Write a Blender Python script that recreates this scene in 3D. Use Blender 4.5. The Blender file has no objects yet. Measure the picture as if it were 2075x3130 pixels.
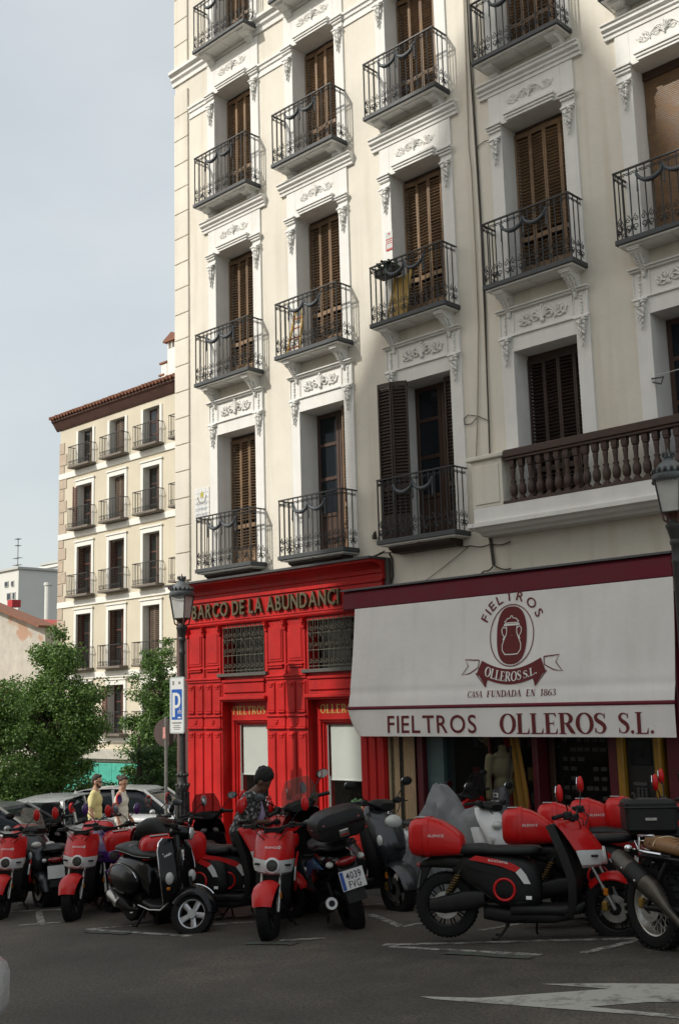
import bpy, math, random
from mathutils import Vector, Matrix
import numpy as np
R = math.radians
random.seed(7)
scene = bpy.context.scene
C = scene.collection

# ---------------------------------------------------------------- camera
CAM_H = 1.68
YAW, PITCH, ROLL = R(43.709), R(9.603), R(-1.579)
fwd = Vector((-math.sin(YAW)*math.cos(PITCH), math.cos(YAW)*math.cos(PITCH), math.sin(PITCH)))
rgt = Vector((math.cos(YAW), math.sin(YAW), 0))
upv = rgt.cross(fwd)
r2 = math.cos(ROLL)*rgt + math.sin(ROLL)*upv
u2 = -math.sin(ROLL)*rgt + math.cos(ROLL)*upv
cd = bpy.data.cameras.new('camera')
cam = bpy.data.objects.new('camera', cd); C.objects.link(cam)
m = Matrix((r2, u2, -fwd)).transposed().to_4x4()
m.translation = Vector((0, 0, CAM_H))
cam.matrix_world = m
cd.sensor_fit = 'VERTICAL'; cd.sensor_height = 36; cd.sensor_width = 24
cd.lens = 38.907; cd.clip_start = 0.05; cd.clip_end = 3000
scene.camera = cam

# ---------------------------------------------------------------- sky and sun
SUN = Vector((-0.45, -1.0, 0.85)).normalized()       # towards the sun
sun_el = math.asin(SUN.z); sun_az = math.atan2(SUN.x, SUN.y)
w = bpy.data.worlds.new('World'); scene.world = w; w.use_nodes = True
nt = w.node_tree; nt.nodes.clear()
out = nt.nodes.new('ShaderNodeOutputWorld'); bg = nt.nodes.new('ShaderNodeBackground')
sky = nt.nodes.new('ShaderNodeTexSky'); sky.sky_type = 'NISHITA'; sky.sun_disc = False
sky.sun_elevation = sun_el; sky.sun_rotation = sun_az
sky.air_density = 1.0; sky.dust_density = 5.0; sky.ozone_density = 1.2
tc = nt.nodes.new('ShaderNodeTexCoord'); mp = nt.nodes.new('ShaderNodeMapping')
mp.inputs['Scale'].default_value = (1.0, 1.0, 2.2)
nz = nt.nodes.new('ShaderNodeTexNoise'); nz.inputs['Scale'].default_value = 1.6
nz.inputs['Detail'].default_value = 5; nz.inputs['Roughness'].default_value = 0.5
rp = nt.nodes.new('ShaderNodeValToRGB')
rp.color_ramp.elements[0].position = 0.30; rp.color_ramp.elements[0].color = (.45, .45, .45, 1)
rp.color_ramp.elements[1].position = 0.72; rp.color_ramp.elements[1].color = (.82, .82, .82, 1)
mx = nt.nodes.new('ShaderNodeMix'); mx.data_type = 'RGBA'
mx.inputs[7].default_value = (5.45, 5.75, 5.6, 1)     # thin bright cloud veil
nt.links.new(tc.outputs['Generated'], mp.inputs['Vector']); nt.links.new(mp.outputs[0], nz.inputs['Vector'])
nt.links.new(nz.outputs[0], rp.inputs[0]); nt.links.new(rp.outputs[0], mx.inputs[0])
nt.links.new(sky.outputs[0], mx.inputs[6]); nt.links.new(mx.outputs[2], bg.inputs[0])
bg.inputs[1].default_value = 0.115
nt.links.new(bg.outputs[0], out.inputs[0])
sd = bpy.data.lights.new('sun', 'SUN'); sd.energy = 2.5; sd.angle = R(0.9); sd.color = (1.0, 0.96, 0.88)
so = bpy.data.objects.new('sun', sd); C.objects.link(so)
so.rotation_euler = SUN.to_track_quat('Z', 'Y').to_euler(); so.location = SUN*60
scene.view_settings.view_transform = 'Standard'; scene.view_settings.look = 'None'
scene.view_settings.exposure = 0.48; scene.view_settings.gamma = 1.0
scene.view_settings.use_curve_mapping = False
scene.render.engine = 'CYCLES'

# ---------------------------------------------------------------- helpers
def gz(x):
    # the street falls away to the left, a little faster past the corner
    if x >= -15: return 0.07*min(30.0, x)
    return -1.05 + 0.095*(max(-45.0, x)+15)
FPX = 3382.76
def ray(px, py):
    return fwd + r2*((px-1037.5)/FPX) - u2*((py-1565)/FPX)
def on_ground(px, py):
    d = ray(px, py); t = CAM_H/(0.07*d.x - d.z)
    return Vector((d.x*t, d.y*t, CAM_H+d.z*t))
def at_depth(px, py, dist):
    d = ray(px, py); return Vector((0, 0, CAM_H)) + d*dist
def on_y(px, py, y):
    d = ray(px, py); return Vector((0, 0, CAM_H)) + d*(y/d.y)

class MB:
    """collects shapes into one mesh"""
    def __init__(s): s.v = []; s.f = []
    def add(s, vs, fs):
        b = len(s.v); s.v.extend([tuple(p) for p in vs]); s.f.extend([tuple(i+b for i in q) for q in fs]); return s
    def box(s, x0, x1, y0, y1, z0, z1):
        return s.add([(x0,y0,z0),(x1,y0,z0),(x1,y1,z0),(x0,y1,z0),(x0,y0,z1),(x1,y0,z1),(x1,y1,z1),(x0,y1,z1)],
                     [(3,2,1,0),(4,5,6,7),(0,1,5,4),(1,2,6,5),(2,3,7,6),(3,0,4,7)])
    def cbox(s, x0, x1, y0, y1, z0, z1, c=0.01):
        """box with chamfered edges"""
        X=(x0,x1);Y=(y0,y1);Z=(z0,z1); vs=[]; idx={}
        c=min(c,(x1-x0)*.45,(y1-y0)*.45,(z1-z0)*.45)
        for i in (0,1):
            for j in (0,1):
                for k in (0,1):
                    sx=1-2*i; sy=1-2*j; sz=1-2*k
                    for a,p in enumerate(((X[i],Y[j]+sy*c,Z[k]+sz*c),(X[i]+sx*c,Y[j],Z[k]+sz*c),(X[i]+sx*c,Y[j]+sy*c,Z[k]))):
                        idx[(i,j,k,a)]=len(vs); vs.append(p)
        I=idx; f=[]
        f.append([I[0,0,0,0],I[0,0,1,0],I[0,1,1,0],I[0,1,0,0]]); f.append([I[1,0,0,0],I[1,1,0,0],I[1,1,1,0],I[1,0,1,0]])
        f.append([I[0,0,0,1],I[1,0,0,1],I[1,0,1,1],I[0,0,1,1]]); f.append([I[0,1,0,1],I[0,1,1,1],I[1,1,1,1],I[1,1,0,1]])
        f.append([I[0,0,0,2],I[0,1,0,2],I[1,1,0,2],I[1,0,0,2]]); f.append([I[0,0,1,2],I[1,0,1,2],I[1,1,1,2],I[0,1,1,2]])
        for i in (0,1):
            for j in (0,1): f.append([I[i,j,0,0],I[i,j,1,0],I[i,j,1,1],I[i,j,0,1]])
            for k in (0,1): f.append([I[i,0,k,0],I[i,1,k,0],I[i,1,k,2],I[i,0,k,2]])
        for j in (0,1):
            for k in (0,1): f.append([I[0,j,k,1],I[1,j,k,1],I[1,j,k,2],I[0,j,k,2]])
        for i in (0,1):
            for j in (0,1):
                for k in (0,1): f.append([I[i,j,k,0],I[i,j,k,1],I[i,j,k,2]])
        return s.add(vs,f)
    def obox(s, c, ux, uy, uz, hx, hy, hz):
        """oriented box: centre, three unit axes, half sizes"""
        c=Vector(c);ux=Vector(ux)*hx;uy=Vector(uy)*hy;uz=Vector(uz)*hz
        vs=[c+a*ux+b*uy+d*uz for d in(-1,1) for a,b in((-1,-1),(1,-1),(1,1),(-1,1))]
        return s.add(vs,[(3,2,1,0),(4,5,6,7),(0,1,5,4),(1,2,6,5),(2,3,7,6),(3,0,4,7)])
    def tube(s, pts, r, n=8, caps=True, closed=False, flat=1.0):
        pts=[Vector(p) for p in pts]; N=len(pts)
        rs=r if isinstance(r,(list,tuple)) else [r]*N
        b=len(s.v); prev=None
        for i,p in enumerate(pts):
            if closed: t=pts[(i+1)%N]-pts[i-1]
            else: t=pts[min(i+1,N-1)]-pts[max(i-1,0)]
            if t.length<1e-9: t=Vector((0,0,1))
            t.normalize()
            if prev is None:
                a=Vector((0,0,1)) if abs(t.z)<.9 else Vector((1,0,0))
                u=t.cross(a).normalized()
            else:
                u=prev-t*prev.dot(t)
                if u.length<1e-6: u=t.orthogonal()
                u.normalize()
            prev=u; w_=t.cross(u)
            for k in range(n):
                an=2*math.pi*k/n; s.v.append(tuple(p+u*(math.cos(an)*rs[i])+w_*(math.sin(an)*rs[i]*flat)))
        M=N if closed else N-1
        for i in range(M):
            j=(i+1)%N
            for k in range(n):
                s.f.append((b+i*n+k,b+i*n+(k+1)%n,b+j*n+(k+1)%n,b+j*n+k))
        if caps and not closed:
            s.f.append(tuple(b+k for k in reversed(range(n)))); s.f.append(tuple(b+(N-1)*n+k for k in range(n)))
        return s
    def lathe(s, prof, n=16, o=(0,0,0), ax=(0,0,1), caps=True, half=None):
        """profile of (radius, height) turned round the axis"""
        o=Vector(o); ax=Vector(ax).normalized(); u=ax.orthogonal().normalized(); w_=ax.cross(u); b=len(s.v)
        for r,h in prof:
            for k in range(n):
                an=2*math.pi*(k+.5)/n; s.v.append(tuple(o+ax*h+u*(r*math.cos(an))+w_*(r*math.sin(an))))
        for i in range(len(prof)-1):
            for k in range(n): s.f.append((b+i*n+k,b+i*n+(k+1)%n,b+(i+1)*n+(k+1)%n,b+(i+1)*n+k))
        if caps:
            if prof[0][0]>1e-5: s.f.append(tuple(b+k for k in reversed(range(n))))
            if prof[-1][0]>1e-5: s.f.append(tuple(b+(len(prof)-1)*n+k for k in range(n)))
        return s
    def loft(s, rings, caps=True, closed=False):
        b=len(s.v); n=len(rings[0])
        for rg in rings: s.v.extend([tuple(p) for p in rg])
        M=len(rings) if closed else len(rings)-1
        for i in range(M):
            j=(i+1)%len(rings)
            for k in range(n): s.f.append((b+i*n+k,b+i*n+(k+1)%n,b+j*n+(k+1)%n,b+j*n+k))
        if caps and not closed:
            s.f.append(tuple(b+k for k in reversed(range(n)))); s.f.append(tuple(b+(len(rings)-1)*n+k for k in range(n)))
        return s
    def prism(s, poly, fn, a0, a1):
        """polygon (2d) swept between two depths; fn(u,v,a)->xyz"""
        n=len(poly); b=len(s.v)
        for a in (a0,a1): s.v.extend([tuple(fn(u,v,a)) for u,v in poly])
        s.f.append(tuple(b+k for k in reversed(range(n)))); s.f.append(tuple(b+n+k for k in range(n)))
        for k in range(n): s.f.append((b+k,b+(k+1)%n,b+n+(k+1)%n,b+n+k))
        return s
    def ell(s, c, rx, ry, rz, n=12, m=8):
        c=Vector(c); rings=[]
        for i in range(1,m):
            a=math.pi*i/m; rings.append([(c.x+rx*math.sin(a)*math.cos(2*math.pi*k/n),c.y+ry*math.sin(a)*math.sin(2*math.pi*k/n),c.z-rz*math.cos(a)) for k in range(n)])
        b=len(s.v); s.loft(rings,caps=False)
        s.v.append((c.x,c.y,c.z-rz)); s.v.append((c.x,c.y,c.z+rz)); p=len(s.v)-2
        for k in range(n):
            s.f.append((p,b+(k+1)%n,b+k)); s.f.append((p+1,b+(m-2)*n+k,b+(m-2)*n+(k+1)%n))
        return s
    def xf(s, M):
        s.v=[tuple(M@Vector(p)) for p in s.v]; return s
    def mesh(s, name, smooth=None):
        me=bpy.data.meshes.new(name); me.from_pydata(s.v,[],s.f); me.update()
        if smooth:
            me.shade_smooth()
            me.set_sharp_from_angle(angle=R(smooth))
        return me

def ring(cx, cy, cz, hw, hh, n=2.6, k=20, axis='x', tw=1.0):
    """superellipse ring in the plane across the axis; tw = width at the top relative to the bottom"""
    out_=[]
    for i in range(k):
        a=2*math.pi*(i+.5)/k; c=math.cos(a); s_=math.sin(a)
        u=math.copysign(abs(c)**(2/n),c)*hw; v=math.copysign(abs(s_)**(2/n),s_)*hh
        u*= 1+(tw-1)*(v/hh+1)/2 if hh else 1
        if axis=='x': out_.append((cx,cy+u,cz+v))
        elif axis=='z': out_.append((cx+u,cy+v,cz))
        else: out_.append((cx+u,cy,cz+v))
    return out_

ORG={}
def tag(o,label=None,cat=None,group=None,kind=None):
    if label: o['label']=label
    if cat: o['category']=cat
    if group: o['group']=group
    if kind: o['kind']=kind
    return o
def thing(name,label,cat,loc=(0,0,0),rz=0,group=None,kind=None):
    o=bpy.data.objects.new(name,None); C.objects.link(o); o.location=loc; o.rotation_euler=(0,0,rz)
    o.empty_display_size=.2
    ORG[o.name]=Vector(loc) if rz==0 else None
    return tag(o,label,cat,group,kind)
def org(p):
    while p is not None and p.name not in ORG: p=p.parent
    return ORG[p.name] if p is not None and ORG[p.name] is not None else Vector((0,0,0))
def link(name,me,mat,parent=None,loc=None,local=False):
    """mesh in world coordinates (unless local) as a child of a thing"""
    o=bpy.data.objects.new(name,me); C.objects.link(o)
    if mat is not None and len(me.materials)==0: me.materials.append(mat)
    if parent is not None:
        o.parent=parent
        if not local: o.location=-(org(parent)-accum(parent))
    if loc is not None: o.location=Vector(o.location)+Vector(loc)
    return o
def accum(p):
    """offset of nested parents below their root thing"""
    a=Vector((0,0,0))
    while p is not None and p.name not in ORG:
        a-=Vector(p.location); p=p.parent
    return a
def obj(name,mb,mat,parent=None,smooth=None,local=False,loc=None):
    return link(name,mb.mesh(name,smooth),mat,parent,loc,local)
def copy_tree(o,parent=None):
    c=o.copy(); C.objects.link(c); c.parent=parent
    for ch in list(o.children): copy_tree(ch,c)
    return c

# ---------------------------------------------------------------- materials
MATS={}
def mat(name,col,rough=.6,metal=0.,var=.0,vscale=6.,bump=0.,bscale=40.,streak=0.,spec=.5,coat=0.,local=False,tint=None,alpha=None,trans=None,stain=None,macro=0.,mscale=.6):
    """principled material: colour broken up by noise, optional vertical streaks, optional fine relief"""
    if name in MATS: return MATS[name]
    m_=bpy.data.materials.new(name); m_.use_nodes=True; t=m_.node_tree; b=t.nodes['Principled BSDF']
    b.inputs['Roughness'].default_value=rough; b.inputs['Metallic'].default_value=metal
    b.inputs['Specular IOR Level'].default_value=spec
    if coat: b.inputs['Coat Weight'].default_value=coat; b.inputs['Coat Roughness'].default_value=.08
    b.inputs['Base Color'].default_value=(*col,1)
    if trans: b.inputs['Transmission Weight'].default_value=trans
    pos=None
    def P():
        nonlocal pos
        if pos is None:
            if local: q=t.nodes.new('ShaderNodeTexCoord'); pos=q.outputs['Object']
            else: q=t.nodes.new('ShaderNodeNewGeometry'); pos=q.outputs['Position']
        return pos
    colout=None
    if var or streak or tint or stain:
        n=t.nodes.new('ShaderNodeTexNoise'); n.inputs['Scale'].default_value=vscale; n.inputs['Detail'].default_value=6; n.inputs['Roughness'].default_value=.65
        t.links.new(P(),n.inputs['Vector'])
        r_=t.nodes.new('ShaderNodeValToRGB'); e=r_.color_ramp.elements
        e[0].position=.28; e[1].position=.72
        lo=[max(0,c*(1-var)) for c in col]; hi=[min(1,c*(1+var*.6)) for c in col]
        if tint: lo=list(tint)
        e[0].color=(*lo,1); e[1].color=(*hi,1)
        t.links.new(n.outputs[0],r_.inputs[0]); colout=r_.outputs[0]
        rr=t.nodes.new('ShaderNodeMapRange'); rr.inputs[1].default_value=.3; rr.inputs[2].default_value=.7
        rr.inputs[3].default_value=max(.02,rough-.12); rr.inputs[4].default_value=min(1,rough+.12)
        t.links.new(n.outputs[0],rr.inputs[0]); t.links.new(rr.outputs[0],b.inputs['Roughness'])
        if streak:
            mp_=t.nodes.new('ShaderNodeMapping'); mp_.inputs['Scale'].default_value=(7,7,.35); t.links.new(P(),mp_.inputs['Vector'])
            n2=t.nodes.new('ShaderNodeTexNoise'); n2.inputs['Scale'].default_value=1.0; n2.inputs['Detail'].default_value=5; t.links.new(mp_.outputs[0],n2.inputs['Vector'])
            r3=t.nodes.new('ShaderNodeMapRange'); r3.inputs[1].default_value=.5; r3.inputs[2].default_value=.78; r3.inputs[3].default_value=0; r3.inputs[4].default_value=streak
            t.links.new(n2.outputs[0],r3.inputs[0])
            mx_=t.nodes.new('ShaderNodeMix'); mx_.data_type='RGBA'; t.links.new(r3.outputs[0],mx_.inputs[0]); t.links.new(colout,mx_.inputs[6])
            sc=stain or tuple(c*.55 for c in col); mx_.inputs[7].default_value=(*sc,1); colout=mx_.outputs[2]
        if macro:
            n3=t.nodes.new('ShaderNodeTexNoise'); n3.inputs['Scale'].default_value=mscale; n3.inputs['Detail'].default_value=3; t.links.new(P(),n3.inputs['Vector'])
            r4=t.nodes.new('ShaderNodeMapRange'); r4.inputs[1].default_value=.35; r4.inputs[2].default_value=.65; r4.inputs[3].default_value=1-macro; r4.inputs[4].default_value=1+macro*.6; t.links.new(n3.outputs[0],r4.inputs[0])
            m4=t.nodes.new('ShaderNodeMix'); m4.data_type='RGBA'; m4.blend_type='MULTIPLY'; m4.inputs[0].default_value=1; t.links.new(colout,m4.inputs[6]); t.links.new(r4.outputs[0],m4.inputs[7]); colout=m4.outputs[2]
        t.links.new(colout,b.inputs['Base Color'])
    if bump:
        n=t.nodes.new('ShaderNodeTexNoise'); n.inputs['Scale'].default_value=bscale; n.inputs['Detail'].default_value=4; t.links.new(P(),n.inputs['Vector'])
        bp=t.nodes.new('ShaderNodeBump'); bp.inputs['Strength'].default_value=bump; bp.inputs['Distance'].default_value=.01
        t.links.new(n.outputs[0],bp.inputs['Height']); t.links.new(bp.outputs[0],b.inputs['Normal'])
    MATS[name]=m_; return m_
def glass(name,col=(.02,.025,.03),rough=.06,alpha=.75):
    """window glass: partly see-through, mirror-like"""
    if name in MATS: return MATS[name]
    m_=bpy.data.materials.new(name); m_.use_nodes=True; t=m_.node_tree; b=t.nodes['Principled BSDF']
    b.inputs['Base Color'].default_value=(*col,1); b.inputs['Roughness'].default_value=rough; b.inputs['Alpha'].default_value=alpha
    b.inputs['Specular IOR Level'].default_value=.18
    MATS[name]=m_; return m_

# ---------------------------------------------------------------- ground
M_asph=mat('asphalt',(.062,.055,.046),.85,var=.4,vscale=2.5,bump=.6,bscale=160)
def asphalt_nodes():
    t=M_asph.node_tree; b=t.nodes['Principled BSDF']
    g=t.nodes.new('ShaderNodeNewGeometry')
    v=t.nodes.new('ShaderNodeTexNoise'); v.inputs['Scale'].default_value=48; v.inputs['Detail'].default_value=4; v.inputs['Roughness'].default_value=.8; t.links.new(g.outputs['Position'],v.inputs['Vector'])
    r_=t.nodes.new('ShaderNodeValToRGB'); r_.color_ramp.elements[0].position=.35; r_.color_ramp.elements[0].color=(.5,.5,.5,1); r_.color_ramp.elements[1].position=.72; r_.color_ramp.elements[1].color=(2.6,2.5,2.3,1)
    t.links.new(v.outputs[0],r_.inputs[0])
    old=b.inputs['Base Color'].links[0].from_socket
    mm=t.nodes.new('ShaderNodeMix'); mm.data_type='RGBA'; mm.blend_type='MULTIPLY'; mm.inputs[0].default_value=1
    t.links.new(old,mm.inputs[6]); t.links.new(r_.outputs[0],mm.inputs[7])
    # oil stains and patched areas
    n=t.nodes.new('ShaderNodeTexNoise'); n.inputs['Scale'].default_value=.55; n.inputs['Detail'].default_value=4; t.links.new(g.outputs['Position'],n.inputs['Vector'])
    mr=t.nodes.new('ShaderNodeMapRange'); mr.inputs[1].default_value=.35; mr.inputs[2].default_value=.7; mr.inputs[3].default_value=.62; mr.inputs[4].default_value=1.3
    t.links.new(n.outputs[0],mr.inputs[0])
    m2=t.nodes.new('ShaderNodeMix'); m2.data_type='RGBA'; m2.blend_type='MULTIPLY'; m2.inputs[0].default_value=1
    t.links.new(mm.outputs[2],m2.inputs[6]); t.links.new(mr.outputs[0],m2.inputs[7]); t.links.new(m2.outputs[2],b.inputs['Base Color'])
asphalt_nodes()
g_=MB()
xs=[-600,-45,-30,-15,-10,0,10,20,30,600]; ys=[-300,-60,-20,0,5,10,20,40,80,600]
for y in ys:
    for x in xs: g_.v.append((x,y,gz(x)))
for j in range(len(ys)-1):
    for i in range(len(xs)-1):
        a=j*len(xs)+i; g_.f.append((a,a+1,a+1+len(xs),a+len(xs)))
tag(obj('road',g_,M_asph),'dark worn asphalt street in the shade',kind='structure')

def strip_on_ground(mb,poly,dz=.004):
    b=len(mb.v); mb.v.extend([(x,y,gz(x)+dz) for x,y in poly]); mb.f.append(tuple(range(b,b+len(poly))))
def worn(name,col,keep=.5,scale=9):
    """thin worn paint: mixes to bare asphalt where it has rubbed off"""
    m_=bpy.data.materials.new(name); m_.use_nodes=True; t=m_.node_tree; b=t.nodes['Principled BSDF']; b.inputs['Roughness'].default_value=.8
    g=t.nodes.new('ShaderNodeNewGeometry'); n=t.nodes.new('ShaderNodeTexNoise'); n.inputs['Scale'].default_value=scale; n.inputs['Detail'].default_value=9; n.inputs['Roughness'].default_value=.75
    t.links.new(g.outputs['Position'],n.inputs['Vector'])
    r_=t.nodes.new('ShaderNodeValToRGB'); r_.color_ramp.elements[0].position=1-keep-.07; r_.color_ramp.elements[0].color=(.062,.057,.050,1); r_.color_ramp.elements[1].position=1-keep+.09; r_.color_ramp.elements[1].color=(*col,1)
    t.links.new(n.outputs[0],r_.inputs[0]); t.links.new(r_.outputs[0],b.inputs['Base Color'])
    return m_
M_paint=worn('road_paint',(.36,.35,.31),.60,4.5); M_line=worn('bay_line_paint',(.36,.35,.31),.50,11); M_green=worn('green_paint',(.035,.13,.055),.42,10)
lines=[((263,2841),(470,2826)),((265,2841),(580,2862)),((60,2829),(185,2820)),((120,2786),(128,2828)),((654,2826),(775,2819)),((854,2876),(1000,2868)),
 ((1131,2796),(1227,2833)),((1227,2833),(1285,2823)),((1470,2845),(1605,2820)),((1171,2889),(1950,2869)),((1190,2894),(1654,2920)),((1781,2914),(1953,2873)),((30,2787),(200,2780)),
 ((600,2806),(760,2800)),((1110,2768),(1260,2757))]
for (a,b) in lines:
    A=on_ground(*a); B=on_ground(*b); d=(B-A).xy.normalized(); nrm=Vector((-d.y,d.x))*.05
    mb=MB(); n=max(2,int((B-A).length/.4)+1)
    # ragged outline
    L=[];Rr=[]
    for i in range(n+1):
        p=A.xy.lerp(B.xy,i/n); L.append(p+nrm*random.uniform(.7,1.05)); Rr.append(p-nrm*random.uniform(.7,1.05))
    strip_on_ground(mb,[tuple(p) for p in L+Rr[::-1]],.004)
    o=obj('parking_line',mb,M_line); tag(o,'faded white parking bay line on the asphalt',kind='structure')
for (pa,pb,wd) in (((1363,2914),(1625,2930),.10),((754,2884),(905,2886),.09),((262,2848),(390,2856),.08)):
    A=on_ground(*pa); B=on_ground(*pb); d=(B-A).xy.normalized(); nrm=Vector((-d.y,d.x))*wd; mb=MB()
    poly=[];
    for i in range(9): poly.append(tuple(A.xy.lerp(B.xy,i/8)+nrm*random.uniform(.4,1)))
    for i in range(9): poly.append(tuple(A.xy.lerp(B.xy,1-i/8)-nrm*random.uniform(.4,1)))
    strip_on_ground(mb,poly,.008); tag(obj('green_marking',mb,M_green),'rubbed green paint patch on the asphalt',kind='structure')
# big lane arrow
arrow=[(1283,3047),(1462,3052),(1860,3024),(1652,3009),(1860,3007),(2090,3009),(2330,3012),(2330,3074),(2090,3066),(1985,3064),(1800,3079),(2090,3106),(2140,3122),(1960,3104),(1330,3056)]
mb=MB(); strip_on_ground(mb,[tuple(on_ground(*p).xy) for p in arrow],.004)
tag(obj('lane_arrow',mb,M_paint),'white lane arrow painted on the asphalt',kind='structure')

# pavement with granite kerb stones
M_pave=mat('pavement_tiles',(.22,.20,.18),.8,var=.25,vscale=3,bump=.3,bscale=60)
M_kerb=mat('granite_kerb',(.24,.23,.215),.75,var=.3,vscale=14,bump=.3,bscale=90)
KY=10.25
mb=MB(); b0=len(mb.v)
for x in (-17.0,12.0):
    for y in (KY+.18,13.2): mb.v.append((x,y,gz(x)+.13))
mb.f.append((0,2,3,1))
pave=tag(obj('pavement',mb,M_pave),'grey paved footway in front of the shops',kind='structure')
kb=MB(); kb.cbox(-.49,.49,0,.178,-.2,.128,.012); kme=kb.mesh('kerb_stone'); kme.materials.append(M_kerb)
for i in range(16):
    x=-16.5+i*1.0
    o=bpy.data.objects.new('kerb_stone',kme); C.objects.link(o); o.parent=pave; o.location=(x,KY,gz(x)); o.rotation_euler=(0,-math.atan(.07),0)

# ---------------------------------------------------------------- main building
YW=12.32
COLS=[-14.18,-12.09,-9.97,-7.86,-5.80]
FL={1:dict(zb=3.86,top=6.33),2:dict(zb=7.165,top=9.70),3:dict(zb=10.545,top=12.86),4:dict(zb=13.60,top=16.0)}
M_wall=mat('cream_render',(.722,.68,.59),.85,var=.10,vscale=1.2,bump=.3,bscale=45,streak=.5,stain=(.55,.48,.37),macro=.07,mscale=.45)
M_trim=mat('white_trim_paint',(.77,.76,.725),.8,var=.08,vscale=3,bump=.2,bscale=50,streak=.32,stain=(.56,.53,.46))
M_iron=mat('balcony_iron',(.018,.019,.02),.5,var=.3,vscale=20)
M_slab=mat('slab_edge_paint',(.055,.062,.066),.6,var=.3,vscale=8)
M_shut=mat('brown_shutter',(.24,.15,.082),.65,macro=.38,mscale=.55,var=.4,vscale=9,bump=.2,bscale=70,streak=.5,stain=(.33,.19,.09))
M_shutd=mat('shaded_brown_shutter',(.038,.020,.013),.6,var=.4,vscale=9,bump=.2,bscale=70)  # brown shutters with the first-floor shade put into a darker colour
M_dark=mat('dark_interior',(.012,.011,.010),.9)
M_glass=glass('window_glass')
M_wood=mat('window_wood',(.055,.026,.015),.5,var=.3,vscale=12)
BX0,BX1=-15.88,-1.6
B=thing('apartment_building','tall cream apartment house with white window surrounds, brown louvred shutters and iron balconies','building',(-8.8,YW,gz(-8.8)))
# windows that exist
WIN=[(c,f) for f in (1,2,3,4) for c in range(5)]
OW=.50
def wall_grid(mb,x0,x1,z0,z1,holes,y):
    xs=sorted({x0,x1,*[v for h in holes for v in h[:2] if x0<v<x1]}); zs=sorted({z0,z1,*[v for h in holes for v in h[2:] if z0<v<z1]})
    # extra subdivision is not needed: the render is flat
    for i in range(len(xs)-1):
        for j in range(len(zs)-1):
            cx=(xs[i]+xs[i+1])/2; cz=(zs[j]+zs[j+1])/2
            if any(h[0]<cx<h[1] and h[2]<cz<h[3] for h in holes): continue
            b=len(mb.v); mb.v.extend([(xs[i],y,zs[j]),(xs[i+1],y,zs[j]),(xs[i+1],y,zs[j+1]),(xs[i],y,zs[j+1])]); mb.f.append((b,b+1,b+2,b+3))
holes=[(COLS[c]-OW,COLS[c]+OW,FL[f]['zb']+.09,FL[f]['top']) for c,f in WIN]
mb=MB(); wall_grid(mb,BX0,-10.84,3.5,17.6,holes,YW); wall_grid(mb,-10.84,BX1,2.85,17.6,holes,YW)
# returns: side walls, top, soffit over the shop
mb.add([(BX0,YW,-1.3),(BX0,26,-1.3),(BX0,26,17.6),(BX0,YW,17.6)],[(0,1,2,3)])
mb.add([(BX1,YW,-1.3),(BX1,26,-1.3),(BX1,26,17.6),(BX1,YW,17.6)],[(3,2,1,0)])
mb.add([(BX0,YW,17.6),(BX1,YW,17.6),(BX1,26,17.6),(BX0,26,17.6)],[(0,1,2,3)])
mb.add([(BX0,YW,3.5),(-10.84,YW,3.5),(-10.84,YW+.5,3.5),(BX0,YW+.5,3.5)],[(0,1,2,3)])
mb.add([(-10.84,YW,2.85),(BX1,YW,2.85),(BX1,YW+.6,2.85),(-10.84,YW+.6,2.85)],[(0,1,2,3)])
obj('wall',mb,M_wall,B)
# corner pier of separate blocks with open joints
qm=MB(); qm.cbox(-.205,.205,-.035,.02,0,.487,.008); qme=qm.mesh('corner_block'); qme.materials.append(M_wall)
z=3.85
while z<17.2:
    if not (13.30<z<13.80): link('corner_block',qme,None,B,loc=(BX0+.205,YW,z))
    z+=.50
# string courses
def course(x0,x1,prof,parent,name='string_course'):
    """moulding of (depth,z) profile run along the wall"""
    m_=MB(); m_.prism([(d,zz) for d,zz in prof],lambda u,v,a:(a,YW-u,v),x0,x1); return obj(name,m_,M_trim,parent)
course(BX0-.06,BX1,[(-.02,13.52),(.03,13.52),(.03,13.60),(.07,13.64),(.07,13.70),(.13,13.74),(.13,13.80),(-.02,13.81)],B)
for a,b in ((BX0+.44,COLS[0]-.72),(COLS[0]+.72,COLS[1]-.72),(COLS[1]+.72,COLS[2]-.72),(COLS[2]+.72,COLS[3]-.72),(COLS[3]+.72,COLS[4]-.72)):
    course(a,b,[(-.02,12.66),(.02,12.66),(.02,12.70),(.008,12.705),(.008,12.78),(.03,12.79),(.03,12.84),(.055,12.86),(.055,12.90),(-.02,12.91)],B)
# top cornice, above the frame
course(BX0-.3,BX1+.1,[(-.02,17.3),(.1,17.3),(.2,17.5),(.45,17.6),(.45,17.75),(-.02,17.76)],B,'top_cornice')

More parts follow.
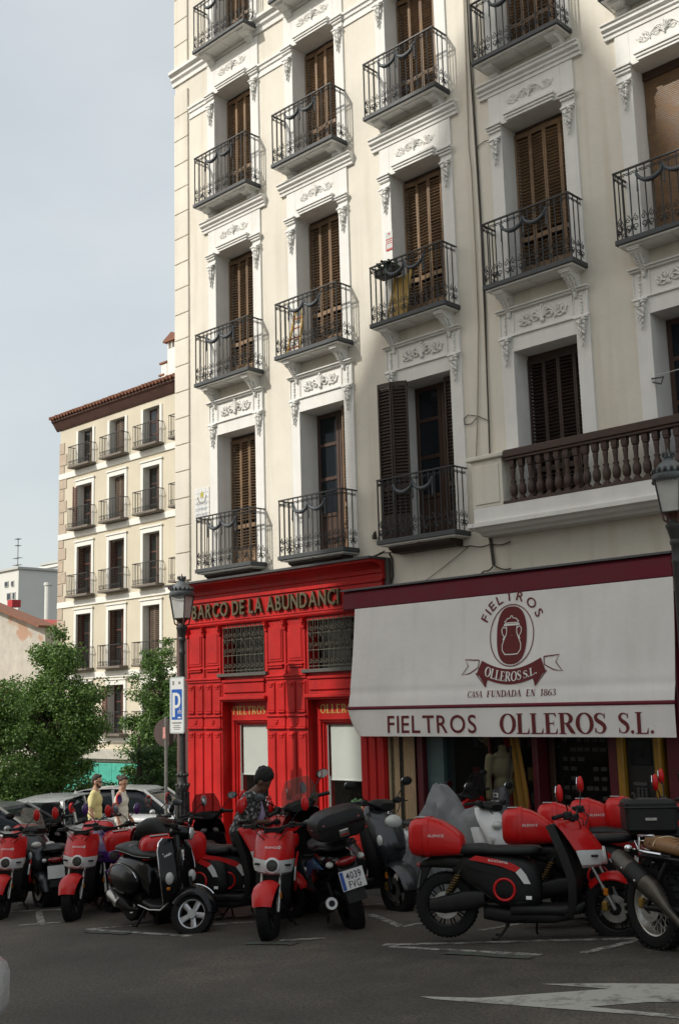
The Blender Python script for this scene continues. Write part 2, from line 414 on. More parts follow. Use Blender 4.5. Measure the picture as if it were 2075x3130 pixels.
# ---- iron railing pieces shared by all the balconies
def spiral(cx,cz,r0,r1,a0,a1,n=12,y=0):
    return [(cx+(r0+(r1-r0)*t)*math.cos(a0+(a1-a0)*t),y,cz+(r0+(r1-r0)*t)*math.sin(a0+(a1-a0)*t)) for t in [i/n for i in range(n+1)]]
BW,BD,BH=.695,.34,.985        # half width, depth, rail height above the slab underside
PIT=2*BW/13
bal=MB(); bal.tube([(0,0,.09),(0,0,BH)],.0085,6); bme=bal.mesh('baluster',40); bme.materials.append(M_iron)
sc=MB()
def scroll_cell(mb,x,y,flip,side=False):
    s=1 if flip else -1
    lo=[(0,0,.115)]
    path=spiral(s*PIT*.0,.205,PIT*.46,.008,R(-90),R(-90+s*430),12)
    path2=spiral(0,.305,.035,.006,R(90),R(90+s*400),10)
    path3=[(PIT*.45*s*math.sin(t*math.pi),0,.155+.22*t) for t in [i/6 for i in range(7)]]
    up=spiral(-PIT*.22,BH-.075,.026,.005,R(0),R(400),9); up2=spiral(PIT*.22,BH-.075,.026,.005,R(180),R(180-400),9)
    for p in (path,path2,path3,up,up2):
        q=[((0+yy),x0,z0) if side else (x0,yy,z0) for x0,yy,z0 in p]
        mb.tube([(a+(x),b+(y),c) for a,b,c in q],.0062,4,caps=False)
for i in range(13): scroll_cell(sc,-BW+PIT*(i+.5),-BD,i%2)
for sx in (-1,1):
    for i in range(3): scroll_cell(sc,sx*BW,-BD+BD/3*(i+.5),i%2,True)
# diagonal lattice ring at the corners
sme=sc.mesh('scrollwork',50); sme.materials.append(M_iron)
rl=MB()
rl.box(-BW-.012,BW+.012,-BD-.014,-BD+.014,BH-.012,BH+.008)
for sx in (-1,1): rl.box(sx*BW-.012,sx*BW+.012,-BD+.0145,0,BH-.012,BH+.008)
for sx in (-1,1): rl.tube([(sx*BW,-BD,.09),(sx*BW,-BD,BH)],.012,6)
rme=rl.mesh('handrail'); rme.materials.append(M_iron)
# swagged garland with tassels
gl=MB(); xs_=[-.36,-.0,.36]
for a,b in zip(xs_[:-1],xs_[1:]):
    pts=[]
    for i in range(13):
        t=i/12; pts.append((a+(b-a)*t,-BD-.03,BH-.16-.40*(t-t*t)*.9+(.04 if i in(0,12) else 0)))
    gl.tube(pts,[.018+.013*math.sin(math.pi*i/12)+(.003 if i%2 else 0) for i in range(13)],6)
for x in xs_:
    gl.tube([(x,-BD-.028,BH-.10),(x,-BD-.03,BH-.2),(x,-BD-.03,BH-.33),(x,-BD-.03,BH-.39)],[.012,.009,.012,.003],6)
    gl.ell((x,-BD-.03,BH-.34),.016,.016,.022,6,5)
    gl.ell((x,-BD-.03,BH-.13),.022,.018,.022,6,5)
gme=gl.mesh('garland',60); gme.materials.append(mat('garland_iron',(.065,.075,.085),.55,var=.3,vscale=20))
sl=MB(); sl.cbox(-BW-.03,BW+.03,-BD-.03,-.001,.022,.088,.006)
slme=sl.mesh('balcony_slab'); slme.materials.append(M_slab)
so_=MB(); so_.box(-BW+.005,BW-.005,-BD+.0,-.002,.0,.0215); so_.box(-BW+.06,-.03,-BD+.05,-.03,-.012,-.0005); so_.box(.03,BW-.06,-BD+.05,-.03,-.012,-.0005)
some=so_.mesh('soffit_panel'); some.materials.append(M_trim)
# consoles
def console(h,d,leaf):
    m_=MB(); prof=[(0,0),(d,0),(d,-.05),(d*.86,-.06),(d*.84,-h*.30),(d*.62,-h*.42),(d*.45,-h*.45),(d*.40,-h*.70),(d*.22,-h*.82),(d*.16,-h),(0,-h)]
    m_.prism(prof,lambda u,v,a:(a,-u,v),-.07,.07)
    m_.cbox(-.085,.085,-d-.012,-.001,-.035,-.002,.006)
    for sx in (-1,1):
        m_.tube([(sx*.072,y,z) for y,z in [(-d*.72+.045*math.cos(t)*(1-t/9),-h*.24+.045*math.sin(t)*(1-t/9)) for t in [i*.75 for i in range(10)]]],.010,5)
    if leaf:
        for k in range(9):
            t=k/8; y=-d*(.8-.62*t); z=-h*(.18+.85*t)
            for sx in (-1,0,1): m_.ell((sx*.045*(1-.4*t),y-.012*(1-abs(sx)),z),.028*(1-.4*t),.022,.034*(1-.3*t),6,5)
        m_.ell((0,-.05,-h-.04),.03,.03,.06,6,5)
    me=m_.mesh('console',45); me.materials.append(M_trim); return me
con_hi=console(.17,.27,False); con_lo=console(.26,.29,True)
# festoon hanging under the capital
fe=MB()
for k in range(16):
    t=k/15; wdt=.055*(1-t)+.008
    for j in range(3 if t<.6 else 1):
        fe.ell((random.uniform(-wdt,wdt),-.03-random.uniform(0,.03)*(1-t),-t*.34),.022*(1.15-.6*t),.022,.024,6,4)
fe.cbox(-.10,.10,-.065,0,.02,.045,.006); fe.cbox(-.085,.085,-.05,0,-.005,.018,.006)
feme=fe.mesh('festoon',60); feme.materials.append(M_trim)
# relief ornament for the panels above the first floor windows: shell, two acanthus scrolls
def relief(k,wd,h):
    m_=MB()
    for s in (-1,1):
        pts=[(s*(wd*t),-.012,h*.28*math.sin(t*2*math.pi+.3)) for t in [i/14 for i in range(15)]]
        m_.tube(pts,[k*(1.25-.75*i/14) for i in range(15)],6)
        for cx,cz,rr,a0 in ((wd*.30,-h*.02,h*.26,90),(wd*.62,h*.10,h*.22,-90),(wd*.86,-h*.05,h*.17,90)):
            p=[(s*x,-.014,zz) for x,_,zz in spiral(cx,cz,rr,k*.5,R(a0),R(a0+470),14)]
            m_.tube(p,[k*(.85-.4*i/14) for i in range(15)],5)
        for j in range(7):
            x=wd*(.15+.12*j); m_.ell((s*x,-.012,h*.24*math.sin(j*1.7)),k*1.6,k*1.1,k*2.0,6,4)
    for a in range(-3,4):
        an=R(90+a*26); m_.tube([(0,-.02,-h*.18),(math.cos(an)*h*.30,-.03,math.sin(an)*h*.30-h*.04),(math.cos(an)*h*.46,-.018,math.sin(an)*h*.46-h*.04)],[k*.5,k*1.2,k*.6],5)
    m_.ell((0,-.02,-h*.25),k*2.4,k*1.6,k*2.2,8,5); m_.ell((0,-.02,h*.42),k*1.5,k*1.3,k*2,6,5)
    me=m_.mesh('relief_ornament',60); me.materials.append(M_trim); return me
rel_lo=relief(.016,.40,.30); rel_hi=relief(.0075,.40,.24)
# small upright pendant in the end panels
pe=MB()
for k in range(6): pe.ell((0,-.01,.12-k*.048),.022-(.010 if k%2 else 0),.014,.026,6,4)
peme=pe.mesh('panel_pendant',60); peme.materials.append(M_trim)

# ---- louvred shutters
LEAF=.245; SLP=.050
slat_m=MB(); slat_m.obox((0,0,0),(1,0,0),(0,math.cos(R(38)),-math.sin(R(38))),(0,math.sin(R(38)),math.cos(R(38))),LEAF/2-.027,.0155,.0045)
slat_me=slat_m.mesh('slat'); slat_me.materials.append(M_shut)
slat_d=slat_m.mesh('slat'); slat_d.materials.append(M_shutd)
far_slats=MB(); far_slats_d=MB()
def leaf(parent,x,y,z0,z1,ang,dark,single,back=False,wd=LEAF):
    """one leaf: stiles and rails with angled slats; x,y hinge edge, ang turn about it"""
    h=z1-z0; f_=MB(); st=.027
    f_.cbox(0,st,-.018,.018,0,h,.004); f_.cbox(wd-st,wd,-.018,.018,0,h,.004)
    rails=[0,h*.30,h-.075]
    for r_ in rails: f_.cbox(st,wd-st,-.0165,.0165,r_,r_+(.10 if r_==0 else .075),.004)
    f_.cbox(st,wd-st,-.008,.008,.10,.10+h*.11,.003)
    if back: f_.box(st,wd-st,.010,.0125,.10+h*.11,h-.08)  # added backing sheet, keeps the slat gaps dark against the lit wall
    M_=Matrix.Translation((x,y,z0))@Matrix.Rotation(ang,4,'Z')
    f_.xf(M_); o=obj('shutter_leaf',f_,M_shutd if dark else M_shut,parent)
    zs=[];z=.10+h*.11+.03
    while z<h-.09:
        if not(h*.30-.022<z<h*.30+.097): zs.append(z)
        z+=SLP
    for z in zs:
        jit=random.uniform(-.12,.12) if random.random()<.12 else 0
        L=M_@Matrix.Translation((wd/2,0,z))@Matrix.Rotation(jit,4,'X')
        if single:
            q=link('slat',slat_d if dark else slat_me,None,o); q.location=Vector(q.location)+L.translation; q.rotation_euler=L.to_euler()
        else:
            t=far_slats_d if dark else far_slats; t.add([L@Vector(p) for p in slat_m.v],slat_m.f)
    return o

def window(c,f):
    x=COLS[c]; zb=FL[f]['zb']; zt=FL[f]['top']; z0=zb+.09
    # surround: two jambs and a head, proud of the wall, returning into the opening
    s=MB(); p=.03; ww=.205
    zt2={1:6.90,2:10.20,3:13.50,4:17.0}[f]; zlo=z0-.02 if f>1 else z0-.05
    s.cbox(x-OW-ww,x-OW,YW-p,YW+.012,zlo,zt2,.004); s.cbox(x+OW,x+OW+ww,YW-p,YW+.012,zlo,zt2,.004)
    s.box(x-OW+.0005,x+OW-.0005,YW-p+.001,YW+.012,zt,zt2-.001)
    s.box(x-OW-.02,x-OW,YW+.0125,YW+.40,zlo,zt+.02); s.box(x+OW,x+OW+.02,YW+.0125,YW+.40,zlo,zt+.02); s.box(x-OW,x+OW,YW+.0125,YW+.40,zt,zt+.02)
    sur=obj('window_surround',s,M_trim,B)
    # recess behind
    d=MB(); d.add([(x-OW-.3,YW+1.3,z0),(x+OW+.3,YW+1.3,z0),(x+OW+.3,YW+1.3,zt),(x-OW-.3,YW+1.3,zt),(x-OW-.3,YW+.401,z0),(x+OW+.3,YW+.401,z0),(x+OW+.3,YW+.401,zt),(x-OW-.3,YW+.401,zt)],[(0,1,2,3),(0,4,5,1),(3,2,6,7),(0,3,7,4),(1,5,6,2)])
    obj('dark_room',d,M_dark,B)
    fl_=MB(); fl_.box(x-OW,x+OW,YW,YW+.40,z0-.02,z0); obj('sill',fl_,M_slab if f>1 else M_trim,B)
    if f==1:
        # panel with relief, thin mouldings, festoons
        for zz,dd in ((6.54,.045),(6.895,.075)):
            mm=MB(); mm.cbox(x-OW-ww-.02,x+OW+ww+.02,YW-p-dd*.6,YW-p+.001,zz,zz+.028,.005); mm.cbox(x-OW-ww-.035,x+OW+ww+.035,YW-p-dd,YW-p+.001,zz+.0285,zz+.05,.005) if zz>6.8 else None
            obj('moulding',mm,M_trim,sur)
        mm=MB()
        for xx in (x-OW-ww+.012,x-OW+.03,x+OW-.03,x+OW+ww-.012): mm.cbox(xx-.009,xx+.009,YW-p-.014,YW-p+.001,6.569,6.894,.003)
        obj('moulding',mm,M_trim,sur)
        link('relief_ornament',rel_lo,None,sur,loc=(x,YW-p,6.73))
        for sx in (-1,1):
            link('panel_pendant',peme,None,sur,loc=(x+sx*(OW+.105),YW-p,6.72)); link('festoon',feme,None,sur,loc=(x+sx*(OW+.105),YW-p,6.49))
    else:
        dz=FL[f]['zb']-7.165
        if f==2: k=0
        if f==3: k=zt-9.70
        if f==4: k=zt-9.70
        if f<4:
            # cornice over the window and the stepped lintel
            if f==2: course(x-.85,x+.85,[(-.02,10.19),(.045,10.19),(.045,10.235),(.07,10.25),(.07,10.285),(.11,10.31),(.11,10.35),(.135,10.365),(.135,10.385),(-.02,10.40)],sur,'window_cornice')
            mm=MB()
            for i,(zz,dd,wd) in enumerate(((9.705+k,.035,.385),(9.745+k,.052,.405),(9.785+k,.07,.42))): mm.cbox(x-wd,x+wd,YW-p-dd,YW-p+.001,zz,zz+.0395,.004)
            obj('lintel_moulding',mm,M_trim,sur)
            for sx in (-1,1):
                mm=MB(); xc=x+sx*(OW+.105)
                for (zz,hh,dd) in ((9.52,.03,.02),(9.62,.035,.03),(9.66,.03,.05),(9.695,.03,.07)): mm.cbox(xc-.10-dd*.4,xc+.10+dd*.4,YW-p-dd,YW-p+.001,zz+k,zz+hh+k,.004)
                obj('capital',mm,M_trim,sur); link('festoon',feme,None,sur,loc=(xc,YW-p,9.46+k))
            link('relief_ornament',rel_hi,None,sur,loc=(x,YW-p-.0,10.01+k) if f==2 else (x,YW-p,13.22))
    # balcony
    if not(f==1 and c>=3):
        o=link('balcony',slme,None,B,loc=(x,YW,zb))
        P0=Vector((x,YW,zb))
        link('soffit_panel',some,None,o,local=True); link('handrail',rme,None,o,local=True); tag(link('scrollwork',sme,None,o,local=True),kind='stuff'); link('garland',gme,None,o,local=True)
        for i in range(14):
            q=link('baluster',bme,None,o,local=True); q.location=(-BW+PIT*i,-BD,0)
        for sx in (-1,1):
            for i in range(1,3): q=link('baluster',bme,None,o,local=True); q.location=(sx*BW,-BD+BD/3*i,0)
        if f>=2:
            for sx in (-1,1): q=link('console',con_hi if f>=3 else con_lo,None,o,local=True); q.location=(sx*.53,0,-.001 if 0 else -.002)
        else:
            mm=MB(); mm.prism([(0,-.09),(.18,-.09),(.22,-.06),(.28,-.03),(.28,0),(0,0)],lambda u,v,a:(a,-u,v-.013),-BW+.12,BW-.12); q=obj('slab_support',mm,M_shutd,o,local=True)
    # shutters
    ys=YW+.29
    sg=(c,f) in ((3,2),(3,1))
    if (c,f)==(1,1):
        leaf(B,x+OW-.258,YW+.20,z0+.02,zt-.02,R(-4),False,False); leaf(B,x+OW-.32,YW+.30,z0+.02,zt-.02,R(60),True,False)
        glazed(x,z0,zt,YW+.38)
    elif (c,f)==(2,1):
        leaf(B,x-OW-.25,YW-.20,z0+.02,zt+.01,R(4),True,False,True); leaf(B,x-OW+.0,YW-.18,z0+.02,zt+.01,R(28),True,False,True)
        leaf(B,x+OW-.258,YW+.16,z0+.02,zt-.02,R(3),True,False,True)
        glazed(x,z0,zt,YW+.38)
    elif (c,f)==(4,1):
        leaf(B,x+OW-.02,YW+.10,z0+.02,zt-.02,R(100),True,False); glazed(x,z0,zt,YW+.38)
    elif c==4 and f in(2,3):
        # roller blind of thin wooden laths, let down over the railing line
        mm=MB(); z=z0+.25
        while z<zt-.12:
            mm.box(x-OW+.01,x+OW-.01,ys-.012+.004*math.sin(z*9),ys-.002+.004*math.sin(z*9),z,z+.021); z+=.0255
        o=obj('roller_blind',mm,mat('wooden_lath_blind',(.20,.115,.055),.6,var=.35,vscale=9,bump=.2,bscale=70),B)
        bx=MB(); bx.cbox(x-OW+.005,x+OW-.005,ys-.04,ys+.03,zt-.119,zt-.002,.006); obj('blind_box',bx,M_wood,o)
        glazed(x,z0,zt,YW+.42)
    else:
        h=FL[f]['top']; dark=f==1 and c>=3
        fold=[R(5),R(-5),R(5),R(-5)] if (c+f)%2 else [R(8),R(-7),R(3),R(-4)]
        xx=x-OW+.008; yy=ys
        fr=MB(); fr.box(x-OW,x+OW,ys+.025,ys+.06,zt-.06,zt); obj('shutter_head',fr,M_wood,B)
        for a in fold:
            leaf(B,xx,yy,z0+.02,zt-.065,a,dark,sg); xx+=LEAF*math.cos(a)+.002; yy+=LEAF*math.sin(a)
def glazed(x,z0,zt,y):
    """pair of narrow glazed doors with glazing bars"""
    for sx in (-1,1):
        fr=MB(); xa,xb=(x-OW+.01,x-.004) if sx<0 else (x+.004,x+OW-.01)
        fr.cbox(xa,xa+.06,y-.02,y+.02,z0+.01,zt-.01,.005); fr.cbox(xb-.06,xb,y-.02,y+.02,z0+.01,zt-.01,.005)
        h=zt-z0
        for t in (0,.27,.52,.76): fr.cbox(xa+.0605,xb-.0605,y-.018,y+.018,z0+.01+h*t,z0+.07+h*t,.004)
        fr.cbox(xa+.0605,xb-.0605,y-.018,y+.018,zt-.08,zt-.011,.004); fr.box(xa+.0605,xb-.0605,y-.006,y+.006,z0+.07,z0+h*.27)
        o=obj('glazed_door',fr,M_wood,B)
        g=MB(); g.box(xa+.061,xb-.061,y-.003,y+.003,z0+h*.27+.08,zt-.081); obj('glass_pane',g,M_glass,o)
for c,f in WIN:
    if f==4 and c>2: continue
    window(c,f)
tag(obj('slats',far_slats,M_shut,B),None,None,None,'stuff'); tag(obj('slats',far_slats_d,M_shutd,B),None,None,None,'stuff')

# ---- terrace with turned balusters over the right shop
TX0,TX1,TD=-8.90,-2.2,.42; TY=YW-TD
M_terr=mat('terracotta_brown',(.058,.031,.022),.6,var=.45,vscale=10,bump=.2,bscale=50)
mm=MB(); mm.prism([(0,3.80),(TD-.16,3.80),(TD-.12,3.83),(TD-.06,3.85),(TD-.02,3.885),(TD+.05,3.90),(TD+.05,3.955),(TD+.005,3.96),(TD+.005,4.155),(0,4.155)],lambda u,v,a:(a,YW-u,v),TX0+.03,TX1); ter=obj('terrace',mm,M_trim,B)
mm=MB(); mm.prism([(0,3.868),(TD-.04,3.868),(TD+.062,3.899),(TD+.062,3.953),(0,3.953)],lambda u,v,a:(a,YW-u,v),TX0-.05,TX0+.029); obj('terrace_end',mm,M_trim,ter)
mm=MB(); mm.cbox(TX0+.02,TX0+.52,TY-.002,YW-.002,4.156,4.80,.006); mm.cbox(TX0+.07,TX0+.47,TY-.016,TY-.0025,4.20,4.72,.006); mm.cbox(TX0-.04,TX0+.56,TY-.05,YW-.003,4.801,4.862,.012)
obj('terrace_pier',mm,M_wall,ter)
mm=MB(); mm.cbox(TX0+.5605,TX1,TY-.03,TY+.13,4.77,4.875,.012); mm.cbox(TX0+.565,TX1,TY-.012,TY+.112,4.735,4.7695,.006); obj('terrace_rail',mm,M_terr,ter)
mm=MB(); mm.cbox(TX0+.5205,TX1,TY-.01,TY+.11,4.156,4.196,.004); obj('terrace_plinth',mm,M_terr,ter)
bl=MB(); prof=[(.030,0),(.030,.03),(.022,.04),(.022,.055),(.034,.075),(.040,.13),(.036,.18),(.024,.22),(.030,.245),(.030,.258),(.020,.27),(.022,.34),(.028,.40),(.024,.42),(.034,.435),(.034,.455)]
bl.lathe([(r*1.32,h) for r,h in prof],12); bl.cbox(-.04,.04,-.04,.04,.455,.54,.005); bl.cbox(-.038,.038,-.038,.038,-.001,.028,.004)
blme=bl.mesh('turned_baluster',40); blme.materials.append(M_terr)
x=TX0+.66
while x<TX1-.05:
    q=link('turned_baluster',blme,None,ter,loc=(x,TY+.05,4.196)); x+=.138

# ---------------------------------------------------------------- lettering
_tc={}
def sans(ch,ext=0.0,bev=0.0,offset=0.0):
    """outline of a plain letter as a mesh in the xy plane, height about 1"""
    k=(ch,ext,bev,offset)
    if k not in _tc:
        cu=bpy.data.curves.new('t','FONT'); cu.body=ch; cu.size=1.0/.729; cu.extrude=ext; cu.bevel_depth=bev; cu.offset=offset; cu.resolution_u=4
        o=bpy.data.objects.new('t',cu); C.objects.link(o)
        bpy.context.view_layer.update()
        me=bpy.data.meshes.new_from_object(o.evaluated_get(bpy.context.evaluated_depsgraph_get()))
        vs=[tuple(v.co) for v in me.vertices]; fs=[tuple(p.vertices) for p in me.polygons]
        bpy.data.objects.remove(o); bpy.data.curves.remove(cu); bpy.data.meshes.remove(me)
        x0=min(v[0] for v in vs); x1=max(v[0] for v in vs)
        _tc[k]=([(x-x0,y,z) for x,y,z in vs],fs,x1-x0)
    return _tc[k]
def strip(pts,wid):
    """ribbon along a centre line with a width at each point"""
    L=[];Rr=[]; n=len(pts)
    for i in range(n):
        a=Vector(pts[max(i-1,0)]); b=Vector(pts[min(i+1,n-1)]); d=(b-a); d=d.normalized() if d.length else Vector((1,0)); nn=Vector((-d.y,d.x))*wid[i]/2
        p=Vector(pts[i]); L.append(tuple(p+nn)); Rr.append(tuple(p-nn))
    v=L+Rr; f=[(i,i+1,n+i+1,n+i) for i in range(n-1)]
    return v,f
def arc(cx,cy,rx,ry,a0,a1,n=16): return [(cx+rx*math.cos(R(a0+(a1-a0)*i/n)),cy+ry*math.sin(R(a0+(a1-a0)*i/n))) for i in range(n+1)]
T_,t_=.19,.055
def _st(x,T=T_,z0=0,z1=1,serif=True):
    o=[([(x,z0),(x+T,z0),(x+T,z1),(x,z1)],[(0,1,2,3)])]
    if serif:
        for zz in (z0,z1-.05): o.append(([(x-.075,zz),(x+T+.075,zz),(x+T+.075,zz+.05),(x-.075,zz+.05)],[(0,1,2,3)]))
    return o
def _bar(x0,x1,z,h=.055): return [([(x0,z),(x1,z),(x1,z+h),(x0,z+h)],[(0,1,2,3)])]
def _tri(x,z,dz,w=.10): return [([(x-w,z),(x,z),(x,z+dz)],[(0,1,2)] if dz>0 else [(0,2,1)])]
def _ringpts(cx,cy,rx,ry,a0,a1,thick,thin,n=28):
    p=arc(cx,cy,rx,ry,a0,a1,n); w=[thin+(thick-thin)*abs(math.cos(R(a0+(a1-a0)*i/n)))**1.3 for i in range(n+1)]
    return [strip(p,w)]
def serif_glyph(ch):
    if ch=='O': return _ringpts(.42,.5,.33,.475,0,360,.19,.055,36),.84
    if ch=='L': return _st(.08)+_bar(.27,.62,0)+_tri(.64,.04,.27),.68
    if ch=='E': return _st(.08)+_bar(.27,.62,0)+_tri(.65,.04,.25)+_bar(.27,.58,.945)+_tri(.60,.955,-.2)+_bar(.27,.46,.48)+_tri(.49,.52,.12,.05)+_tri(.49,.49,-.12,.05),.70
    if ch=='F': return _st(.08)+_bar(.27,.60,.945)+_tri(.62,.955,-.24)+_bar(.27,.46,.48)+_tri(.49,.52,.12,.05)+_tri(.49,.49,-.12,.05),.66
    if ch=='I': return _st(.08),.36
    if ch=='T': return _st(.28)+_bar(.03,.72,.945)+_tri(.74,.955,-.24)+[([(.01,.955),(.11,.955),(.01,.72)],[(0,2,1)])],.76
    if ch=='S':
        p=[(.50,.74),(.47,.86),(.38,.94),(.27,.955),(.15,.91),(.09,.80),(.12,.68),(.22,.59),(.35,.51),(.46,.41),(.50,.28),(.45,.14),(.34,.055),(.21,.045),(.11,.11),(.06,.26)]
        w=[.02,.045,.055,.06,.11,.16,.18,.19,.195,.19,.175,.12,.06,.055,.045,.02]
        return [strip(p,w)]+[([(.47,.72),(.525,.72),(.525,.97),(.50,.97)],[(0,1,2,3)]),([(.035,.03),(.06,.03),(.085,.28),(.035,.28)],[(0,1,2,3)])],.58
    if ch=='R': return _st(.08)+_ringpts(.36,.735,.24,.237,90,-90,.19,.05,14)+_bar(.27,.37,.945)+_bar(.27,.37,.475)+[strip([(.40,.50),(.52,.30),(.64,.10),(.76,.02)],[.17,.19,.19,.05])],.80
    if ch=='C': return _ringpts(.44,.5,.34,.475,48,312,.19,.055,28)+[([(.64,.70),(.69,.70),(.69,.97),(.66,.97)],[(0,1,2,3)]),([(.66,.06),(.69,.06),(.70,.30),(.66,.30)],[(0,1,2,3)])],.76
    if ch=='D': return _st(.08)+_ringpts(.36,.5,.36,.473,90,-90,.19,.055,20)+_bar(.27,.37,.945)+_bar(.27,.37,0),.80
    if ch=='U': return [([(.12,.3),(.31,.3),(.31,1),(.12,1)],[(0,1,2,3)]),strip(arc(.43,.31,.215,.27,180,360,14),[.19-.01*i for i in range(15)])]+_bar(.03,.40,.95,.05)+[([(.63,.3),(.68,.3),(.68,1),(.63,1)],[(0,1,2,3)])]+_bar(.55,.77,.95,.05),.82
    if ch=='N': return [([(.12,0),(.17,0),(.17,1),(.12,1)],[(0,1,2,3)]),([(.10,1),(.32,1),(.74,0),(.55,0)],[(0,3,2,1)]),([(.68,0),(.73,0),(.73,1),(.68,1)],[(0,1,2,3)])]+_bar(.03,.27,0,.05)+_bar(.59,.82,.95,.05),.86
    if ch=='A': return [strip([(.07,0),(.37,1)],[.055,.055]),strip([(.37,1.0),(.66,0)],[.19,.19])]+_bar(.17,.50,.32,.05)+_bar(0,.20,0,.05)+_bar(.50,.80,0,.05),.82
    if ch=='1': return _st(.16,.15)+[strip([(.04,.80),(.17,.97)],[.05,.05])],.46
    if ch=='8': return _ringpts(.28,.74,.19,.22,0,360,.13,.05,24)+_ringpts(.28,.26,.22,.235,0,360,.15,.05,24),.58
    if ch=='6': return _ringpts(.29,.29,.21,.265,0,360,.15,.05,24)+[strip([(.50,.93),(.33,.92),(.17,.75),(.085,.5),(.08,.3)],[.09,.07,.10,.14,.15])],.58
    if ch=='3': return [strip([(.08,.80),(.14,.93),(.27,.96),(.40,.88),(.42,.74),(.34,.60),(.22,.54)],[.08,.06,.06,.11,.14,.09,.05]),strip([(.22,.54),(.38,.48),(.47,.32),(.42,.14),(.27,.045),(.13,.07),(.06,.20)],[.05,.10,.15,.12,.06,.06,.09])],.56
    if ch=='.': return [(arc(.12,.09,.085,.085,0,360,14)[:-1],[tuple(range(14))])],.26
    return [],.30
def text_layout(s,width,height,kind='serif',gap=.06,bold=0.):
    """list of (char, verts2d, faces) laid out to an exact width; verts in metres from the left baseline"""
    it=[];x=0
    for ch in s:
        if kind=='serif':
            g,wd=serif_glyph(ch); vs=[];fs=[]
            for i,(v,f) in enumerate(g):
                b=len(vs); vs+= [(p[0]+x,p[1],i*.01) for p in v]; fs+=[tuple(q+b for q in ff) for ff in f]
            it.append((ch,vs,fs)); x+=wd+gap*.3
        else:
            if ch==' ': x+=.36; continue
            v,f,wd=sans(ch,0,0,bold); it.append((ch,[(p[0]+x,p[1],0) for p in v],f)); x+=wd+gap+.06
    xm=x-gap
    k=width/xm
    return [(ch,[(a*k,b*height,c) for a,b,c in v],f) for ch,v,f in it]
def put_text(mb,s,width,height,fn,kind='serif',gap=.06,lift=.0006,bold=0.):
    for ch,v,f in text_layout(s,width,height,kind,gap,bold):
        mb.add([fn(a,b,c*lift/.01*.01/.01 if 0 else c*.03) for a,b,c in v],f)

# ---------------------------------------------------------------- red shopfront
M_red=mat('red_gloss_paint',(.46,.012,.011),.5,spec=.28,var=.28,vscale=1.6,bump=.25,bscale=24,streak=.55,stain=(.25,.016,.014),macro=.16,mscale=1.1)
M_gold=mat('gilt_letters',(.55,.36,.10),.4,metal=.25,var=.3,vscale=30)
M_blackgold=mat('weathered_bronze_letters',(.115,.095,.052),.45,metal=.35,var=.5,vscale=30)
M_lead=mat('lead_flashing',(.055,.057,.06),.6,var=.3,vscale=5)
M_blind=mat('white_roller_blind',(.74,.80,.74),.85,var=.05,vscale=3)
M_grey=mat('grey_metal',(.10,.10,.10),.5,var=.2,vscale=10)
YS=12.19
SF=thing('red_shopfront','red painted timber shopfront with gilt lettering, iron grilles and two display windows','shopfront',(-13.2,YS,gz(-13.2)))
ZG=-1.25
PIL=[(-15.41,-14.49),(-13.38,-12.45),(-11.35,-10.86)]
BAY=[(-14.49,-13.38),(-12.45,-11.35)]
# frieze, cornice
mm=MB(); mm.cbox(-15.45,-10.82,YS-.015,YW+.1,3.03,3.415,.004); fz=obj('frieze_board',mm,M_red,SF)
mm=MB(); mm.prism([(0,3.416),(.09,3.416),(.09,3.445),(.075,3.455),(.075,3.50),(.10,3.515),(.105,3.57),(.14,3.61),(.22,3.65),(.34,3.665),(.34,3.70),(0,3.70)],lambda u,v,a:(a,YS+.06-u,v),-15.60,-10.79); obj('cornice',mm,M_red,SF)
mm=MB(); mm.box(-15.64,-10.77,YS-.33,YW-.002,3.701,3.735); obj('lead_flashing',mm,M_lead,SF)
for z,d in ((3.035,.035),(3.385,.03)):
    mm=MB(); mm.cbox(-15.48,-10.81,YS-.015-d,YS-.0155,z,z+.028,.006); obj('frieze_moulding',mm,M_red,fz)
mm=MB(); mm.prism([(0,2.955),(.03,2.955),(.06,2.975),(.075,3.0),(.075,3.028),(0,3.028)],lambda u,v,a:(a,YS-u+.02,v),-15.47,-10.82); obj('frieze_moulding',mm,M_red,SF)
# raised letters
x0,x1=-15.20,-11.66; s='BARCO DE LA ABUNDANCI'
adv=[];x=0
for ch in s:
    if ch==' ': x+=.42; continue
    v,f,wd=sans(ch,.06,.02,.012); adv.append((ch,x,v,f,wd)); x+=wd+.17
k=(x1-x0)/(x-.17)
for ch,xa,v,f,wd in adv:
    m_=MB(); m_.add([(x0+(xa+a)*k,YS-.045-c*.35,3.115+b*.245) for a,b,c in v],f); obj('letter',m_,M_blackgold,fz)
def rosette(x,z,y,r):
    m_=MB()
    for i in range(6): an=R(60*i); m_.ell((x+math.cos(an)*r*.6,y,z+math.sin(an)*r*.6),r*.42,.012,r*.42,6,4)
    m_.tube([(x+(r*1.1)*(1-t*.8)*math.cos(t*7+.5),y-.004,z+(r*1.1)*(1-t*.8)*math.sin(t*7+.5)) for t in [i/12 for i in range(13)]],.008,5)
    m_.ell((x,y,z),r*.35,.02,r*.35,8,5); return m_
